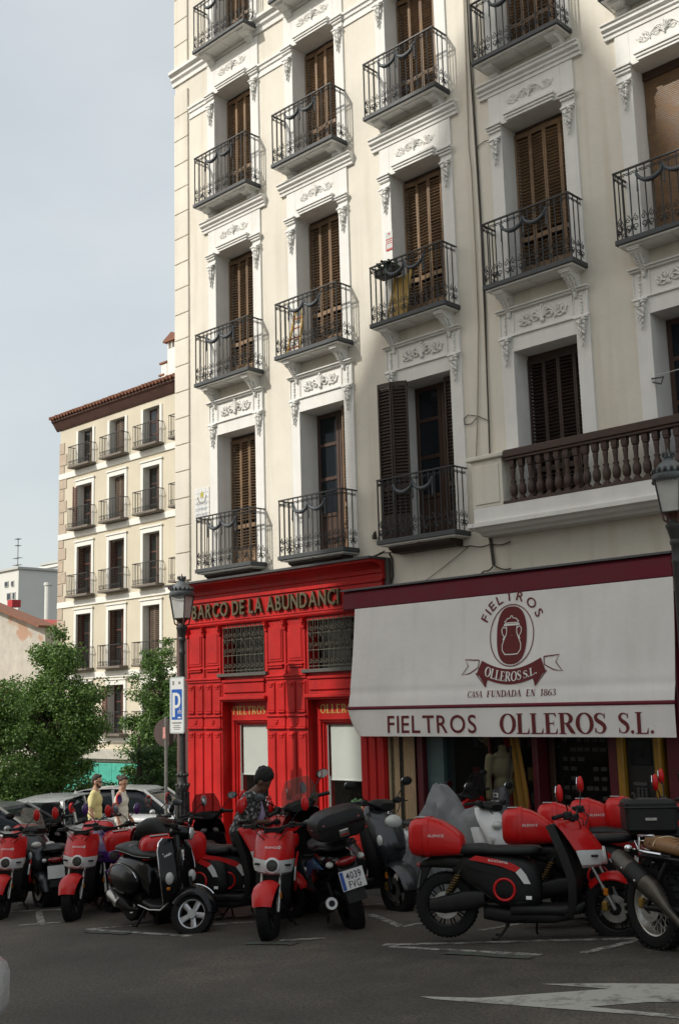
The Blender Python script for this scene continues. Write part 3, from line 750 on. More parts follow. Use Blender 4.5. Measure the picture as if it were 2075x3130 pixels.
for pi,(a,b) in enumerate(PIL):
    w_=b-a
    m_=MB(); m_.box(a,b,YS,YW+.2,ZG,2.954); p=obj('pilaster',m_,M_red,SF)
    n=2 if w_>.7 else 1
    # upper panels between fillets, little corbels on top
    for i in range(n):
        u0=a+w_*i/n; u1=a+w_*(i+1)/n
        m_=MB(); m_.cbox(u0+.06,u1-.06,YS-.018,YS-.0005,2.30,2.86,.010); m_.cbox(u0+.09,u1-.09,YS-.028,YS-.0185,2.34,2.82,.006); obj('panel',m_,M_red,p)
        m_=MB(); m_.cbox(u0+.045,u1-.045,YS-.05,YS-.0005,2.235,2.262,.008); m_.cbox(u0+.06,u1-.06,YS-.032,YS-.0005,2.20,2.234,.006); obj('ledge',m_,M_red,p)
    for i in range(n+1):
        xc=a+w_*i/n; xc=min(max(xc,a+.03),b-.03)
        m_=MB(); m_.cbox(xc-.022,xc+.022,YS-.022,YS-.0005,2.10,2.80,.006); m_.cbox(xc-.03,xc+.03,YS-.05,YS-.0005,2.80,2.83,.006)
        m_.prism([(0,2.83),(.035,2.83),(.05,2.86),(.05,2.89),(.075,2.92),(.085,2.953),(0,2.953)],lambda u,v,q:(q,YS-u,v),xc-.028,xc+.028)
        m_.ell((xc,YS-.055,2.895),.024,.026,.03,8,6); obj('corbel',m_,M_red,p)
    m_=MB(); m_.cbox(a-.01,b+.01,YS-.045,YS-.0005,2.06,2.098,.008); m_.cbox(a,b,YS-.025,YS-.0005,2.02,2.0595,.006); obj('ledge',m_,M_red,p)
    # lower half: battens with caps, carved block course, battens again
    nb=4 if w_>.7 else 3
    def battens(z0,z1,cap):
        for i in range(nb):
            u=a+w_*(i+.5)/nb; h=w_/nb*.36
            m_=MB(); m_.cbox(u-h,u+h,YS-.022,YS-.0005,z0,z1,.010)
            m_.cbox(u-h*.62,u+h*.62,YS-.04,YS-.0225,z1-.05,z1-.015,.006); m_.cbox(u-h*.45,u+h*.45,YS-.034,YS-.0225,z1-.085,z1-.0505,.006)
            if cap: m_.cbox(u-h*1.06,u+h*1.06,YS-.038,YS-.0005,z0-.03,z0-.001,.006)
            obj('batten',m_,M_red,p)
    battens(1.53,1.985,True); battens(-.14,1.19,True)
    for i in range(2 if w_>.7 else 1):
        nn=2 if w_>.7 else 1
        u0=a+w_*i/nn; u1=a+w_*(i+1)/nn
        m_=MB(); m_.cbox(u0+.03,u1-.03,YS-.02,YS-.0005,1.275,1.435,.006); m_.cbox(u0+.015,u1-.015,YS-.048,YS-.0005,1.436,1.465,.007); m_.cbox(u0+.015,u1-.015,YS-.048,YS-.0005,1.245,1.274,.007)
        q=obj('carved_block',m_,M_red,p); obj('rosette',rosette((u0+u1)/2,1.355,YS-.026,.045),M_red,q,60)
    m_=MB(); m_.cbox(a-.015,b+.015,YS-.06,YS-.0005,ZG,-.40,.01); m_.cbox(a-.005,b+.005,YS-.04,YS-.0005,-.399,-.34,.01); m_.cbox(a+.05,b-.05,YS-.02,YS-.0005,-.33,-.19,.01); obj('plinth',m_,M_red,p)
# bays
def grille(x0,x1,z0,z1,y,parent):
    m_=MB(); n=9; w_=(x1-x0)
    for i in range(n+1):
        x=x0+w_*i/n; m_.tube([(x,y,z0),(x,y,z1)],.0075,5)
    for z in (z0+.03,z0+(z1-z0)*.36,z0+(z1-z0)*.70,z1-.03): m_.box(x0,x1,y-.008,y+.008,z-.006,z+.006)
    for i in range(n):
        xc=x0+w_*(i+.5)/n; q=w_/n*.45
        for (zc,rr) in ((z0+.10,q),(z0+(z1-z0)*.46,q*.8),(z0+(z1-z0)*.80,q)):
            for s_ in (-1,1):
                m_.tube(spiral(xc+s_*q*.3,zc,rr*.75,.006,R(90),R(90+s_*430),10,y),.006,4,caps=False)
        if i%2==0:
            zc=z0+(z1-z0)*.55; m_.tube([(xc,y-.01,zc-.13),(xc-q,y-.01,zc),(xc,y-.01,zc+.13),(xc+q,y-.01,zc),(xc,y-.01,zc-.13)],.007,4)
            m_.tube([(xc,y-.01,z1-.28),(xc-.05,y-.01,z1-.2),(xc,y-.01,z1-.17),(xc+.05,y-.01,z1-.2),(xc,y-.01,z1-.28)],.008,4)
        m_.tube([(xc,y-.01,z1-.02),(xc,y-.01,z1-.30)],.006,4)
    return obj('iron_grille',m_,mat('olive_iron',(.085,.078,.055),.5,metal=.2,var=.35,vscale=25),parent,60)
for bi,(a,b) in enumerate(BAY):
    # upper light behind the grille
    m_=MB(); m_.box(a,a+.045,YS+.005,YW+.15,2.16,2.954); m_.box(b-.045,b,YS+.005,YW+.15,2.16,2.954); m_.box(a+.0455,b-.0455,YS+.005,YW+.15,2.90,2.953); fr=obj('upper_window_frame',m_,M_red,SF)
    m_=MB(); m_.box(a+.046,b-.046,YW+.10,YW+.11,2.165,2.898); obj('glass_pane',m_,glass('shop_glass',(.015,.018,.017),.05,.6),fr)
    m_=MB(); m_.box(a,b,YW+.9,YW+.92,2.1,3.0); obj('back_wall',m_,mat('shop_back',(.10,.085,.05),.9,var=.7,vscale=9),fr)
    m_=MB(); m_.cbox(a-.06,b+.05,YS-.07,YW+.1,2.099,2.155,.006); obj('stone_sill',m_,mat('dark_stone_sill',(.09,.085,.075),.8,var=.3,vscale=12),SF)
    grille(a+.05,b-.05,2.17,2.94,YS+.0,fr)
    # panel and hood over the display window
    m_=MB(); m_.box(a,b,YS+.01,YW+.1,1.775,2.0985); m_.cbox(a+.05,b-.05,YS-.02,YS+.0095,1.83,1.99,.012); pn=obj('panel',m_,M_red,SF)
    m_=MB(); m_.cbox(a-.01,b+.01,YS-.075,YS+.0095,1.715,1.772,.010); m_.cbox(a,b,YS-.045,YS+.16,1.69,1.7145,.008); m_.cbox(a+.03,b-.03,YS-.04,YS+.0095,2.0,2.045,.01); obj('hood_moulding',m_,M_red,pn)
    # letter board set back
    yb=YS+.15
    m_=MB(); m_.box(a,b,yb,YW+.2,1.385,1.69); lb=obj('letter_board',m_,M_red,SF)
    m_=MB(); m_.cbox(a+.10,b,yb-.03,yb-.0005,1.375,1.40,.006); obj('moulding',m_,M_red,lb)
    # display window frame: stepped mouldings
    for k,(d,wd) in enumerate(((.0,.05),(.03,.10),(.055,.15))):
        m_=MB(); y0=yb+d; zt=1.374-k*.02; x0=a+.09+k*.038
        m_.cbox(x0,x0+.037,y0,YW+.22,-.3,zt,.005); m_.cbox(x0+.0375,b-.02,y0,YW+.22,zt-.03,zt,.005)
        if k==0: m_.cbox(b-.05,b,y0-.05,YW+.22,-.3,zt,.005)
        obj('window_frame',m_,M_red,SF)
    m_=MB(); m_.box(a,a+.099,yb-.002,YW+.22,ZG,1.384); obj('reveal',m_,M_red,SF)
    xi0,xi1=a+.215,b-.052
    yg=yb+.07
    m_=MB(); m_.box(xi0,xi1,yg,yg+.006,-.28,1.30); obj('glass_pane',m_,glass('shopwindow_glass',(.02,.022,.02),.03,.12),SF)
    m_=MB(); m_.box(xi0+.03,xi1,yg+.03,yg+.034,.50 if bi==0 else .47,1.29); bl_=obj('roller_blind',m_,M_blind,SF)
    m_=MB(); m_.tube([(xi0+.03,yg+.032,.50 if bi==0 else .47),(xi1,yg+.032,.50 if bi==0 else .47)],.012,6); obj('blind_bar',m_,M_blind,bl_)
    m_=MB(); m_.box(xi0-.012,xi0,yg-.004,yg+.01,-.28,1.30); m_.box(xi0-.012,xi1,yg-.004,yg+.01,1.3005,1.315); m_.box(xi0+.002,xi0+.02,yg+.008,yg+.02,-.28,.52); obj('glazing_bar',m_,mat('pale_metal',(.55,.56,.53),.4,metal=.3),SF)
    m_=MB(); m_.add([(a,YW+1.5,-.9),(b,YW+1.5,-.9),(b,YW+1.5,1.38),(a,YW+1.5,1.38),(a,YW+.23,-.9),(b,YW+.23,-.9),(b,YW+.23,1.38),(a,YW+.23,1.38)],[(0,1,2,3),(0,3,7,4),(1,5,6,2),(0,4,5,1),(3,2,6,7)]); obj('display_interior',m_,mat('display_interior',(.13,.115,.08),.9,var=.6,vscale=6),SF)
    m_=MB(); m_.box(a+.1,b-.02,yb-.01,YW+.22,ZG,-.301); m_.cbox(a+.16,b-.08,yb-.03,yb-.0105,-.85,-.4,.01); obj('stall_riser',m_,M_red,SF)
# gilt serif names on the letter boards
for s,xa,xb in (('FIELTROS',-14.39,-13.61),('OLLEROS',-12.32,-11.56)):
    m_=MB(); put_text(m_,s,xb-xa,.135,lambda u,v,c,xa=xa: (xa+u,YS+.145-c,1.475+v),'serif',.25); obj('gilt_lettering',m_,M_gold,SF)
# ---------------------------------------------------------------- things behind the first shop window glass: goods seen below the blinds
g=thing('display_stand','small table with green stock below the blind in the right display window','table',(-11.85,12.8,gz(-11.85)+.13))
m_=MB(); m_.cbox(-12.2,-11.55,12.60,13.0,.02,.06,.01); obj('table_top',m_,mat('pale_wood',(.42,.33,.2),.6,var=.3,vscale=10),g)
for dx in (-12.15,-11.62):
    m_=MB(); m_.box(dx,dx+.05,12.65,12.7,-.9,.02); obj('leg',m_,M_grey,g)
m_=MB()
for i in range(14): m_.ell((-12.1+random.random()*.5,12.7+random.random()*.2,.08+random.random()*.1),.05,.05,.06,7,5)
tag(obj('potted_greenery',m_,mat('display_green',(.06,.16,.06),.6,var=.5,vscale=20),None,60),'green stock standing on the table in the right display window','goods')

# ---------------------------------------------------------------- right-hand shop under the awning
RS=thing('felt_shop_front','dark shop entrance under the white awning with hanging ribbons and display window','shopfront',(-8.2,12.5,gz(-8.2)))
M_bur=mat('burgundy_paint',(.10,.008,.016),.5,var=.25,vscale=3)
M_teal=mat('teal_panel',(.075,.13,.13),.5,var=.3,vscale=6)
def panelbox(name,x0,x1,y0,y1,z0,z1,m,parent=RS,c=.01):
    q=MB(); q.cbox(x0,x1,y0,y1,z0,z1,c); return obj(name,q,m,parent)
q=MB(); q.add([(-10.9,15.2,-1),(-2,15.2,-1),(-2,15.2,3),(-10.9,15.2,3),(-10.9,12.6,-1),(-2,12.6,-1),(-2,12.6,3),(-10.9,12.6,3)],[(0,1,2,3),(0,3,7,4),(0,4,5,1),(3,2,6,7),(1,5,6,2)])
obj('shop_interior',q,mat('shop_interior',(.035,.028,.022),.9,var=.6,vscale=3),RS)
panelbox('pier',-10.345,-10.235,12.25,12.7,-1.2,2.84,M_bur)
panelbox('pier',-8.42,-8.33,12.28,12.7,-1.2,2.84,M_bur)
panelbox('pier',-7.30,-7.17,12.28,12.7,-1.2,2.84,M_bur)
panelbox('pier',-6.50,-6.30,12.25,12.7,-1.2,2.84,M_bur)
panelbox('teal_post',-10.23,-9.93,12.34,12.6,-1.2,2.84,M_teal)
panelbox('stall_riser',-9.93,-8.42,12.33,12.6,-1.2,-.10,M_bur)
panelbox('beam',-10.9,-2,12.30,12.7,2.2,2.849,M_bur)
q=MB(); q.box(-9.93,-8.42,12.42,12.426,-.09,2.2); obj('glass_pane',q,glass('felt_glass',(.02,.02,.02),.03,.2),RS)
q=MB(); q.cbox(-9.93,-8.42,12.395,12.45,-.1,-.04,.006); q.cbox(-9.2,-9.16,12.395,12.45,-.039,2.2,.006); obj('window_frame',q,M_bur,RS)
# door leaf with glass
q=MB(); q.cbox(-8.30,-8.22,12.5,12.55,-.9,1.9,.006); q.cbox(-7.42,-7.34,12.5,12.55,-.9,1.9,.006); q.cbox(-8.2195,-7.4205,12.5,12.55,1.8,1.9,.006); q.cbox(-8.2195,-7.4205,12.5,12.55,-.9,-.55,.006); dr=obj('door',q,M_wood,RS)
q=MB(); q.box(-8.219,-7.421,12.52,12.528,-.549,1.799); obj('glass_pane',q,glass('felt_glass'),dr)
q=MB()
for r_ in range(9):
    for c_ in range(6):
        if random.random()<.7: q.box(-8.1+c_*.11,-8.02+c_*.11+random.uniform(-.02,.02),12.515,12.519,.1+r_*.12,.15+r_*.12)
tag(obj('stickers',q,mat('door_stickers',(.05,.047,.04),.7,var=.7,vscale=30),dr),kind='stuff')
# felt lengths and ribbons hanging left of the window
hang=[('beige felt roll',-10.88,-10.80,(.40,.31,.19)),('patterned ribbon',-10.795,-10.745,(.14,.12,.07)),('pale felt roll',-10.74,-10.63,(.48,.36,.22)),('dark patterned ribbon',-10.625,-10.565,(.05,.045,.035)),('wide beige felt curtain',-10.56,-10.355,(.46,.33,.20))]
for nm,xa,xb,col in hang:
    q=MB(); rings=[]; n=max(6,int((xb-xa)/.012))
    front=[];back=[]
    for i in range(n+1):
        x=xa+(xb-xa)*i/n; front.append((x,12.22+.012*math.sin(i*1.3)+.006*math.sin(i*.5)))
    for z in (-.75,2.18): q.v.extend([(x,y,z) for x,y in front]); q.v.extend([(x,y+.015,z) for x,y in front])
    N=n+1
    for i in range(n): q.f.append((i,i+1,2*N+i+1,2*N+i)); q.f.append((N+i+1,N+i,3*N+i,3*N+i+1))
    q.f.append((0,2*N,3*N,N)); q.f.append((n,N+n,3*N+n,2*N+n))
    pat='ribbon' in nm
    m_=mat('cloth_'+nm.replace(' ','_'),col,.95,var=.8 if pat else .15,vscale=38 if pat else 5,bump=.1)
    tag(obj('hanging_cloth',q,m_,None,60),nm+' hanging at the shop entrance beside the red pilaster' if 'curtain' not in nm else nm+' hanging beside the burgundy pier','cloth','cloth lengths hanging at the shop entrance')
# shelves with small goods behind the glass
sh=thing('display_shelves','dark display shelves behind the shop window glass','shelf',(-9.2,12.9,gz(-9.2)))
for z in (.18,.50,.95,1.3): panelbox('shelf',-9.88,-8.5,12.8,13.1,z,z+.02,M_wood,sh,.003)
GC=[(.30,.22,.10),(.28,.04,.03),(.10,.12,.15),(.35,.33,.28),(.06,.10,.06),(.40,.28,.06),(.22,.12,.2)]
for zi,z in enumerate((.20,.52,.97)):
    for i in range(7):
        nm_=['first','second','third','fourth','fifth','sixth','seventh'][i]+' from the left on the '+['lowest','middle','top'][zi]+' window shelf'
        x=-9.8+i*.19+random.uniform(-.03,.03); h=random.uniform(.07,.2); r_=random.uniform(.03,.06); ci=random.randrange(7)
        q=MB()
        jar_=random.random()<.5
        if jar_: q.lathe([(r_*.7,0),(r_,h*.2),(r_,h*.7),(r_*.4,h*.85),(r_*.45,h)],10,(x,12.93,z+.001))
        else: q.cbox(x-r_,x+r_,12.88,12.97,z+.001,z+h,.01)
        tag(obj('shop_item',q,mat('goods_%d'%ci,GC[ci],.5,var=.3,vscale=20),None,50),['tan','red','slate','pale','green','yellow','mauve'][ci]+(' jar ' if jar_ else ' packet ')+nm_,'goods','stock on the window shelves')
q=MB(); q.lathe([(.055,0),(.055,.015),(.048,.02)],20,(-9.36,12.6,1.08),(0,-1,0)); q.lathe([(.16,0),(.16,.02),(.12,.02),(.12,0)],24,(-9.45,12.7,1.18),(0,-1,0))
tag(obj('round_badge',q,mat('dull_brass',(.25,.20,.10),.4,metal=.5),None,50),'round brass wreath hanging high inside the display window','ornament')
# hat with a tassel of bright cloth
q=MB(); q.prism([(-.12,0),(.10,.03),(.02,-.14)],lambda u,v,a:(-8.98+u,12.55+a,1.16+v),0,.02); tag(obj('pennant',q,mat('orange_cloth',(.50,.08,.02),.8,var=.5,vscale=12)),'orange and red cloth hanging at the top of the display window','cloth')
# flag: folded red and gold cloth
q=MB(); n=24; V=[]
for j,(z,wd) in enumerate(((1.45,.16),(.9,.26),(.3,.36),(-.35,.42))):
    V.append([(-8.72+wd*(i/n)-.08+.05*j*0,12.20+.03*math.sin(i*1.1+j*.4)+.02*math.cos(i*.6),z) for i in range(n+1)])
for r0 in V: q.v.extend(r0); 
for r0 in V: q.v.extend([(x,y+.01,z) for x,y,z in r0])
N=n+1
for j in range(3):
    for i in range(n):
        a=j*N+i; q.f.append((a+N,a+N+1,a+1,a)); b_=a+4*N; q.f.append((b_,b_+1,b_+N+1,b_+N))
def flag_mat():
    m_=bpy.data.materials.new('red_gold_flag'); m_.use_nodes=True; t=m_.node_tree; b=t.nodes['Principled BSDF']; b.inputs['Roughness'].default_value=.8
    g_n=t.nodes.new('ShaderNodeTexCoord'); sp=t.nodes.new('ShaderNodeSeparateXYZ'); t.links.new(g_n.outputs['Generated'],sp.inputs[0])
    r_=t.nodes.new('ShaderNodeValToRGB'); r_.color_ramp.interpolation='CONSTANT'; e=r_.color_ramp.elements; e[0].color=(.17,.008,.008,1); e[1].position=.28; e[1].color=(.24,.12,.012,1)
    e2=e.new(.80); e2.color=(.17,.008,.008,1)
    t.links.new(sp.outputs[0],r_.inputs[0]); t.links.new(r_.outputs[0],b.inputs['Base Color']); return m_
tag(obj('hanging_flag',q,flag_mat(),None,60),'red and gold flag hanging in folds beside the shop door','flag')
# cash machine
AT=thing('cash_machine','dark cash machine in a yellow surround right of the shop door','cash machine',(-6.85,12.3,gz(-6.85)))
M_yel=mat('yellow_plastic',(.30,.155,.012),.5,var=.2,vscale=6)
for a,b in ((-7.15,-7.06),(-6.66,-6.57)): panelbox('side_panel',a,b,12.22,12.6,-.9,1.55,M_yel,AT,.015)
panelbox('lower_panel',-7.0595,-6.6605,12.24,12.6,-.9,.36,M_yel,AT); panelbox('body',-7.0595,-6.6605,12.30,12.6,.3605,1.55,mat('dark_plastic',(.012,.012,.013),.4),AT)
panelbox('screen',-7.0,-6.72,12.285,12.2995,.80,1.10,glass('screen_glass',(.01,.012,.014),.05,1),AT,.004); panelbox('card_slot',-6.98,-6.80,12.28,12.2995,.56,.60,mat('dark_grey_plastic',(.06,.06,.062),.5),AT,.004); panelbox('cash_slot',-6.98,-6.74,12.225,12.2395,.22,.27,mat('dark_grey_plastic',(.06,.06,.062),.5),AT,.004)
q=MB()
for r_ in range(4):
    for c_ in range(3): q.cbox(-6.93+c_*.05,-6.895+c_*.05,12.27,12.2995,.41+r_*.034,.436+r_*.034,.003)
obj('keypad',q,mat('dark_grey_plastic',(.06,.06,.062),.5),AT)
for x in (-6.98,-6.78):
    q=MB(); q.cbox(x,x+.07,12.285,12.2995,1.47,1.485,.003); m_=bpy.data.materials.get('lamp_glow') or bpy.data.materials.new('lamp_glow'); m_.use_nodes=True; bb=m_.node_tree.nodes['Principled BSDF']; bb.inputs['Emission Color'].default_value=(.75,.95,1,1); bb.inputs['Emission Strength'].default_value=.9; obj('light_strip',q,m_,AT)

# ---------------------------------------------------------------- awning
M_canvas=mat('white_canvas',(.76,.745,.715),.85,var=.09,vscale=1.3,bump=.25,bscale=14,streak=.22,stain=(.50,.47,.42))
M_print=mat('oxblood_print',(.125,.013,.015),.8)
M_hood=mat('burgundy_hood_cloth',(.13,.007,.020),.75,var=.2,vscale=3,bump=.08,bscale=60)
AW=thing('shop_awning','white canvas awning with dark red lettering and jar emblem under a burgundy hood','awning',(-8.7,12.0,gz(-8.7)))
AX0,AX1=-11.25,-6.14
A_T=Vector((0,12.04,2.995)); A_B=Vector((0,11.85,1.565)); A_N=Vector((0,(A_B-A_T).z,-(A_B-A_T).y)).normalized()
if A_N.y>0: A_N=-A_N
def canopy(x,z,lift=0):
    """point on the canvas for a world x and a world height"""
    t=(z-A_T.z)/(A_B.z-A_T.z); p=A_T.lerp(A_B,t); s=math.sin(max(0,min(1,t))*math.pi)
    off=-.022*s+.010*math.sin(x*1.7+t*3)*s+.004*math.sin(x*4.3-t*6)*s
    off+= -.010*math.exp(-((t-.86)/.035)**2)
    return (x,p.y+A_N.y*(off+lift),p.z+A_N.z*(off+lift))
q=MB(); nx,nz_=90,40
for s_ in (0,-.006):
    for j in range(nz_+1):
        for i in range(nx+1): q.v.append(canopy(AX0+(AX1-AX0)*i/nx,2.995+(1.565-2.995)*j/nz_,s_))
N=nx+1; K=N*(nz_+1)
for j in range(nz_):
    for i in range(nx):
        a=j*N+i; q.f.append((a,a+N,a+N+1,a+1)); q.f.append((K+a+1,K+a+N+1,K+a+N,K+a))
for i in range(nx): q.f.append((nz_*N+i,K+nz_*N+i,K+nz_*N+i+1,nz_*N+i+1))
for j in range(nz_): q.f.append((j*N,K+j*N,K+j*N+N,j*N+N)); a=j*N+nx; q.f.append((a,a+N,K+a+N,K+a))
cnp=obj('canopy',q,M_canvas,AW,60)
q=MB(); q.tube([(AX0-.01,11.85,1.545),(AX1+.01,11.85,1.545)],.026,10); obj('front_bar',q,M_hood,AW,40)
# valance
def val(x,z,lift=0):
    t=(1.52-z)/.37; c=max(0,1-(x-AX0)/.45)
    y=11.84+.010*math.sin(x*3.1)*t+.006*math.sin(x*7.7+1)*t+.06*c*c*t
    return (x+.14*c*c*t*t,y-lift,z+.015*math.sin(x*3)*0)
q=MB(); nx2,nz2=110,8
for s_ in (0,-.005):
    for j in range(nz2+1):
        for i in range(nx2+1): q.v.append(val(AX0+(AX1-AX0)*i/nx2,1.525+(1.15-1.525)*j/nz2,s_))
N=nx2+1;K=N*(nz2+1)
for j in range(nz2):
    for i in range(nx2):
        a=j*N+i; q.f.append((a,a+N,a+N+1,a+1)); q.f.append((K+a+1,K+a+N+1,K+a+N,K+a))
for i in range(nx2): q.f.append((nz2*N+i,K+nz2*N+i,K+nz2*N+i+1,nz2*N+i+1))
vl=obj('valance',q,M_canvas,AW,60)
q=MB(); put_text(q,'FIELTROS',1.56,.245,lambda u,v,c:val(-10.495+u,1.200+v,.006+c*.02),'sans',.12,bold=.012); obj('lettering',q,M_print,vl)
q=MB(); put_text(q,'OLLEROS',1.53,.255,lambda u,v,c:val(-8.57+u,1.187+v,.006+c*.03),'serif',.06); put_text(q,'S.L.',.45,.25,lambda u,v,c:val(-6.865+u,1.19+v,.006+c*.03),'serif',.1); obj('lettering',q,M_print,vl)
# hood
q=MB(); q.prism([(12.318,3.0),(12.07,2.985),(12.05,3.01),(12.05,3.225),(12.09,3.27),(12.318,3.285)],lambda u,v,a:(a,u,v),-11.50,-6.16); obj('hood',q,M_hood,AW)
q=MB(); pts=[]
q.prism([(12.3195,3.286),(12.02,3.272),(12.03,3.30),(12.3195,3.325)],lambda u,v,a:(a,u,v),-11.53,-6.14); obj('hood_flashing',q,M_lead,AW)
for x in (AX0+.25,AX1-.25):
    q=MB(); q.tube([(x,12.28,2.6),(x,11.87,1.55)],.014,6); obj('arm',q,M_grey,AW)
# emblem
LX,LZ=-8.425,2.445
def em(u,v,c=0): return canopy(LX+u,LZ+v,.007+c)
def ringstrip(mb,rx,ry,wd,c=0,n=60,cx=0,cz=0):
    p=[(cx+rx*math.cos(2*math.pi*i/n),cz+ry*math.sin(2*math.pi*i/n)) for i in range(n+1)]; v,f=strip(p,[wd]*(n+1)); mb.add([em(a,b,c) for a,b in v],f)
EMB=MB(); ringstrip(EMB,.345,.40,.013)
ovr=[]
for rr in (.02,.2,.4,.6,.8,.92,1.0): ovr.append([em(rr*.238*math.copysign(abs(math.cos(a))**.8,math.cos(a)),rr*.375*math.copysign(abs(math.sin(a))**.8,math.sin(a))) for a in [2*math.pi*i/60 for i in range(60)]])
EMB.loft(ovr,caps=False)
obj('emblem_oval',EMB,M_print,cnp)
J=MB(); jar=[(-.085,.12),(-.08,.06),(-.085,.02),(-.12,-.05),(-.148,-.12),(-.145,-.19),(-.10,-.245),(0,-.25),(.10,-.245),(.145,-.19),(.148,-.12),(.12,-.05),(.085,.02),(.08,.06),(.085,.12)]
v,f=strip(jar,[.013]*len(jar)); J.add([em(a,b,.003) for a,b in v],f)
for z0,z1,hw in ((.125,.150,.125),(.155,.168,.11)): J.add([em(a,b,.003) for a,b in ((-hw,z0),(hw,z0),(hw,z1),(-hw,z1))],[(0,1,2,3)])
lid=[(-.115,.172),(-.07,.215),(-.02,.225),(-.015,.245),(0,.252),(.015,.245),(.02,.225),(.07,.215),(.115,.172)]
v,f=strip(lid,[.012]*len(lid)); J.add([em(a,b,.004) for a,b in v],f)
for s_ in (-1,1):
    h=[(s_*.085,.09),(s_*.13,.115),(s_*.158,.08),(s_*.15,.03),(s_*.118,-.02),(s_*.11,-.05)]; v,f=strip(h,[.011,.014,.014,.012,.012,.012]); J.add([em(a,b,.005) for a,b in v],f if s_<0 else [tuple(reversed(x)) for x in f])
    h=[(s_*.10,-.01),(s_*.13,-.045),(s_*.125,-.075)]; v,f=strip(h,[.02,.022,.012]); J.add([em(a,b,.0055) for a,b in v],f)
obj('emblem_jar',J,M_canvas,cnp)
# arched name over the oval
q=MB()
lay=text_layout('FIELTROS',1.0,.125,'sans',.10,.012)
for ch,v,f in lay:
    xm=(min(p[0] for p in v)+max(p[0] for p in v))/2; th=R(158-136*xm)
    cx,cz=.415*math.cos(th)*1.03,.435*math.sin(th)+.02
    for_=[]
    for a,b,c in v:
        du,dv=(a-xm)*.92,b; for_.append(em(cx+du*math.sin(th)+dv*math.cos(th),cz-du*math.cos(th)+dv*math.sin(th),0))
    q.add(for_,f)
obj('lettering',q,M_print,cnp)
# ribbon
Rb=MB(); n=24
def rib(t): # centre line of the ribbon, t -1..1
    return (t*.50,-.375-.235*math.sqrt(max(0,1-(t*.92)**2))+.235-.12*(1-t*t)*.0-.02)
def ribc(t): return (t*.505,-.335-.20*math.cos(t*1.25))
p=[ribc(-1+2*i/n) for i in range(n+1)]; v,f=strip(p,[.195]*(n+1)); Rb.add([em(a,b) for a,b in v],f)
for s_ in (-1,1):
    tail=[(.51,-.30),(.60,-.295),(.74,-.285),(.69,-.375),(.79,-.49),(.66,-.47),(.52,-.40)]
    v,f=strip([(s_*a,b) for a,b in tail+[tail[0]]],[.014]*8); Rb.add([em(a,b,.001) for a,b in v],f)
    tr=[(.505,-.50),(.38,-.66),(.36,-.56)]; Rb.add([em(s_*a,b,.0015) for a,b in tr],[(0,1,2) if s_<0 else (0,2,1)])
    v,f=strip([(s_*.36,-.565),(s_*.385,-.66),(s_*.56,-.47)],[.013]*3); Rb.add([em(a,b,.002) for a,b in v],f)
obj('emblem_ribbon',Rb,M_print,cnp)
q=MB()
def onrib(s,u0,u1,h):
    lay=text_layout(s,u1-u0,h,'serif',.05)
    for ch,v,f in lay:
        q.add([(lambda t,b,c:(lambda P,dx,dz: em(P[0]+dx*b,P[1]+dz*b,.004+c*.03))(ribc(t),0.55*math.sin(t*.9)*-.6,1.0))((u0+a)/.505,b-.062,c) for a,b,c in v],f)
onrib('OLLEROS',-.40,.17,.125); onrib('S.L.',.205,.40,.10)
obj('lettering',q,M_canvas,cnp)
q=MB()
xx=-9.095
for wd,wl in (('CASA',.235),('FUNDADA',.535),('EN',.135),('1863',.225)):
    put_text(q,wd,wl,.085,lambda u,v,c,xx=xx:canopy(xx+u,1.655+v,.007+c*.02),'serif',.12); xx+=wl+.078
obj('lettering',q,M_print,cnp)

# ---------------------------------------------------------------- unseen blocks behind the camera, added with outlines shaped to throw the shade
M_opp=mat('opposite_render',(.62,.57,.50),.85,var=.1,vscale=1)
OB=thing('unseen_shade_house','unseen tall gabled house behind the viewpoint, outline shaped to throw the facade shade','building',(-14,-11,gz(-14)))
sh=[(-19.95,-3),(-20.2,18.6),(-20.1,22.2),(-18.75,24.3),(-17.3,27.6),(-16.8,29.0),(-16.1,28.0),(-15.5,26.7),(-14.9,24.55),(-13.6,22.4),(-8,19.0),(-3,19.0),(-3,-1)]
q=MB(); q.prism(sh,lambda u,v,a:(u,a,v),-6.5,-16); obj('wall',q,M_opp,OB)
OB2=thing('unseen_shade_row','unseen lower house row behind the viewpoint, shaped to keep the parked scooters in shade','building',(-24,-11,gz(-24)))
q=MB(); q.prism([(-6.5,-5),(-6.5,13.1),(-11,14.6),(-16,13.1),(-16,-5)],lambda u,v,a:(a,u,v),-29,-20.21); obj('wall',q,M_opp,OB2)

# ---------------------------------------------------------------- cream house across the side street
YC=27.0
M_cream=mat('ochre_render',(.58,.525,.41),.85,macro=.06,var=.08,vscale=.8,bump=.2,bscale=30,streak=.15)
M_white=mat('white_lime_paint',(.74,.73,.68),.85,var=.06,vscale=3)
M_eave=mat('brown_eave_timber',(.085,.038,.027),.75,var=.3,vscale=3)
M_tile=mat('clay_tile',(.22,.09,.05),.8,var=.4,vscale=5)
M_quoin=mat('sandstone_quoin',(.44,.36,.28),.85,var=.2,vscale=4)
M_ironb=mat('old_black_iron',(.03,.028,.025),.6,var=.3,vscale=15)
CB=thing('cream_house','ochre five storey house with brown eaves and small iron balconies behind the trees','building',(-37,YC,gz(-37)))
CX=[-41.3,-38.86,-36.43,-34.0,-31.6]; CR=[(12.15,13.90),(9.35,11.38),(6.37,8.62),(3.19,5.64),(.45,2.52)]; HWc=.56
holes=[(x-HWc,x+HWc,s+.1,t) for x in CX for s,t in CR]
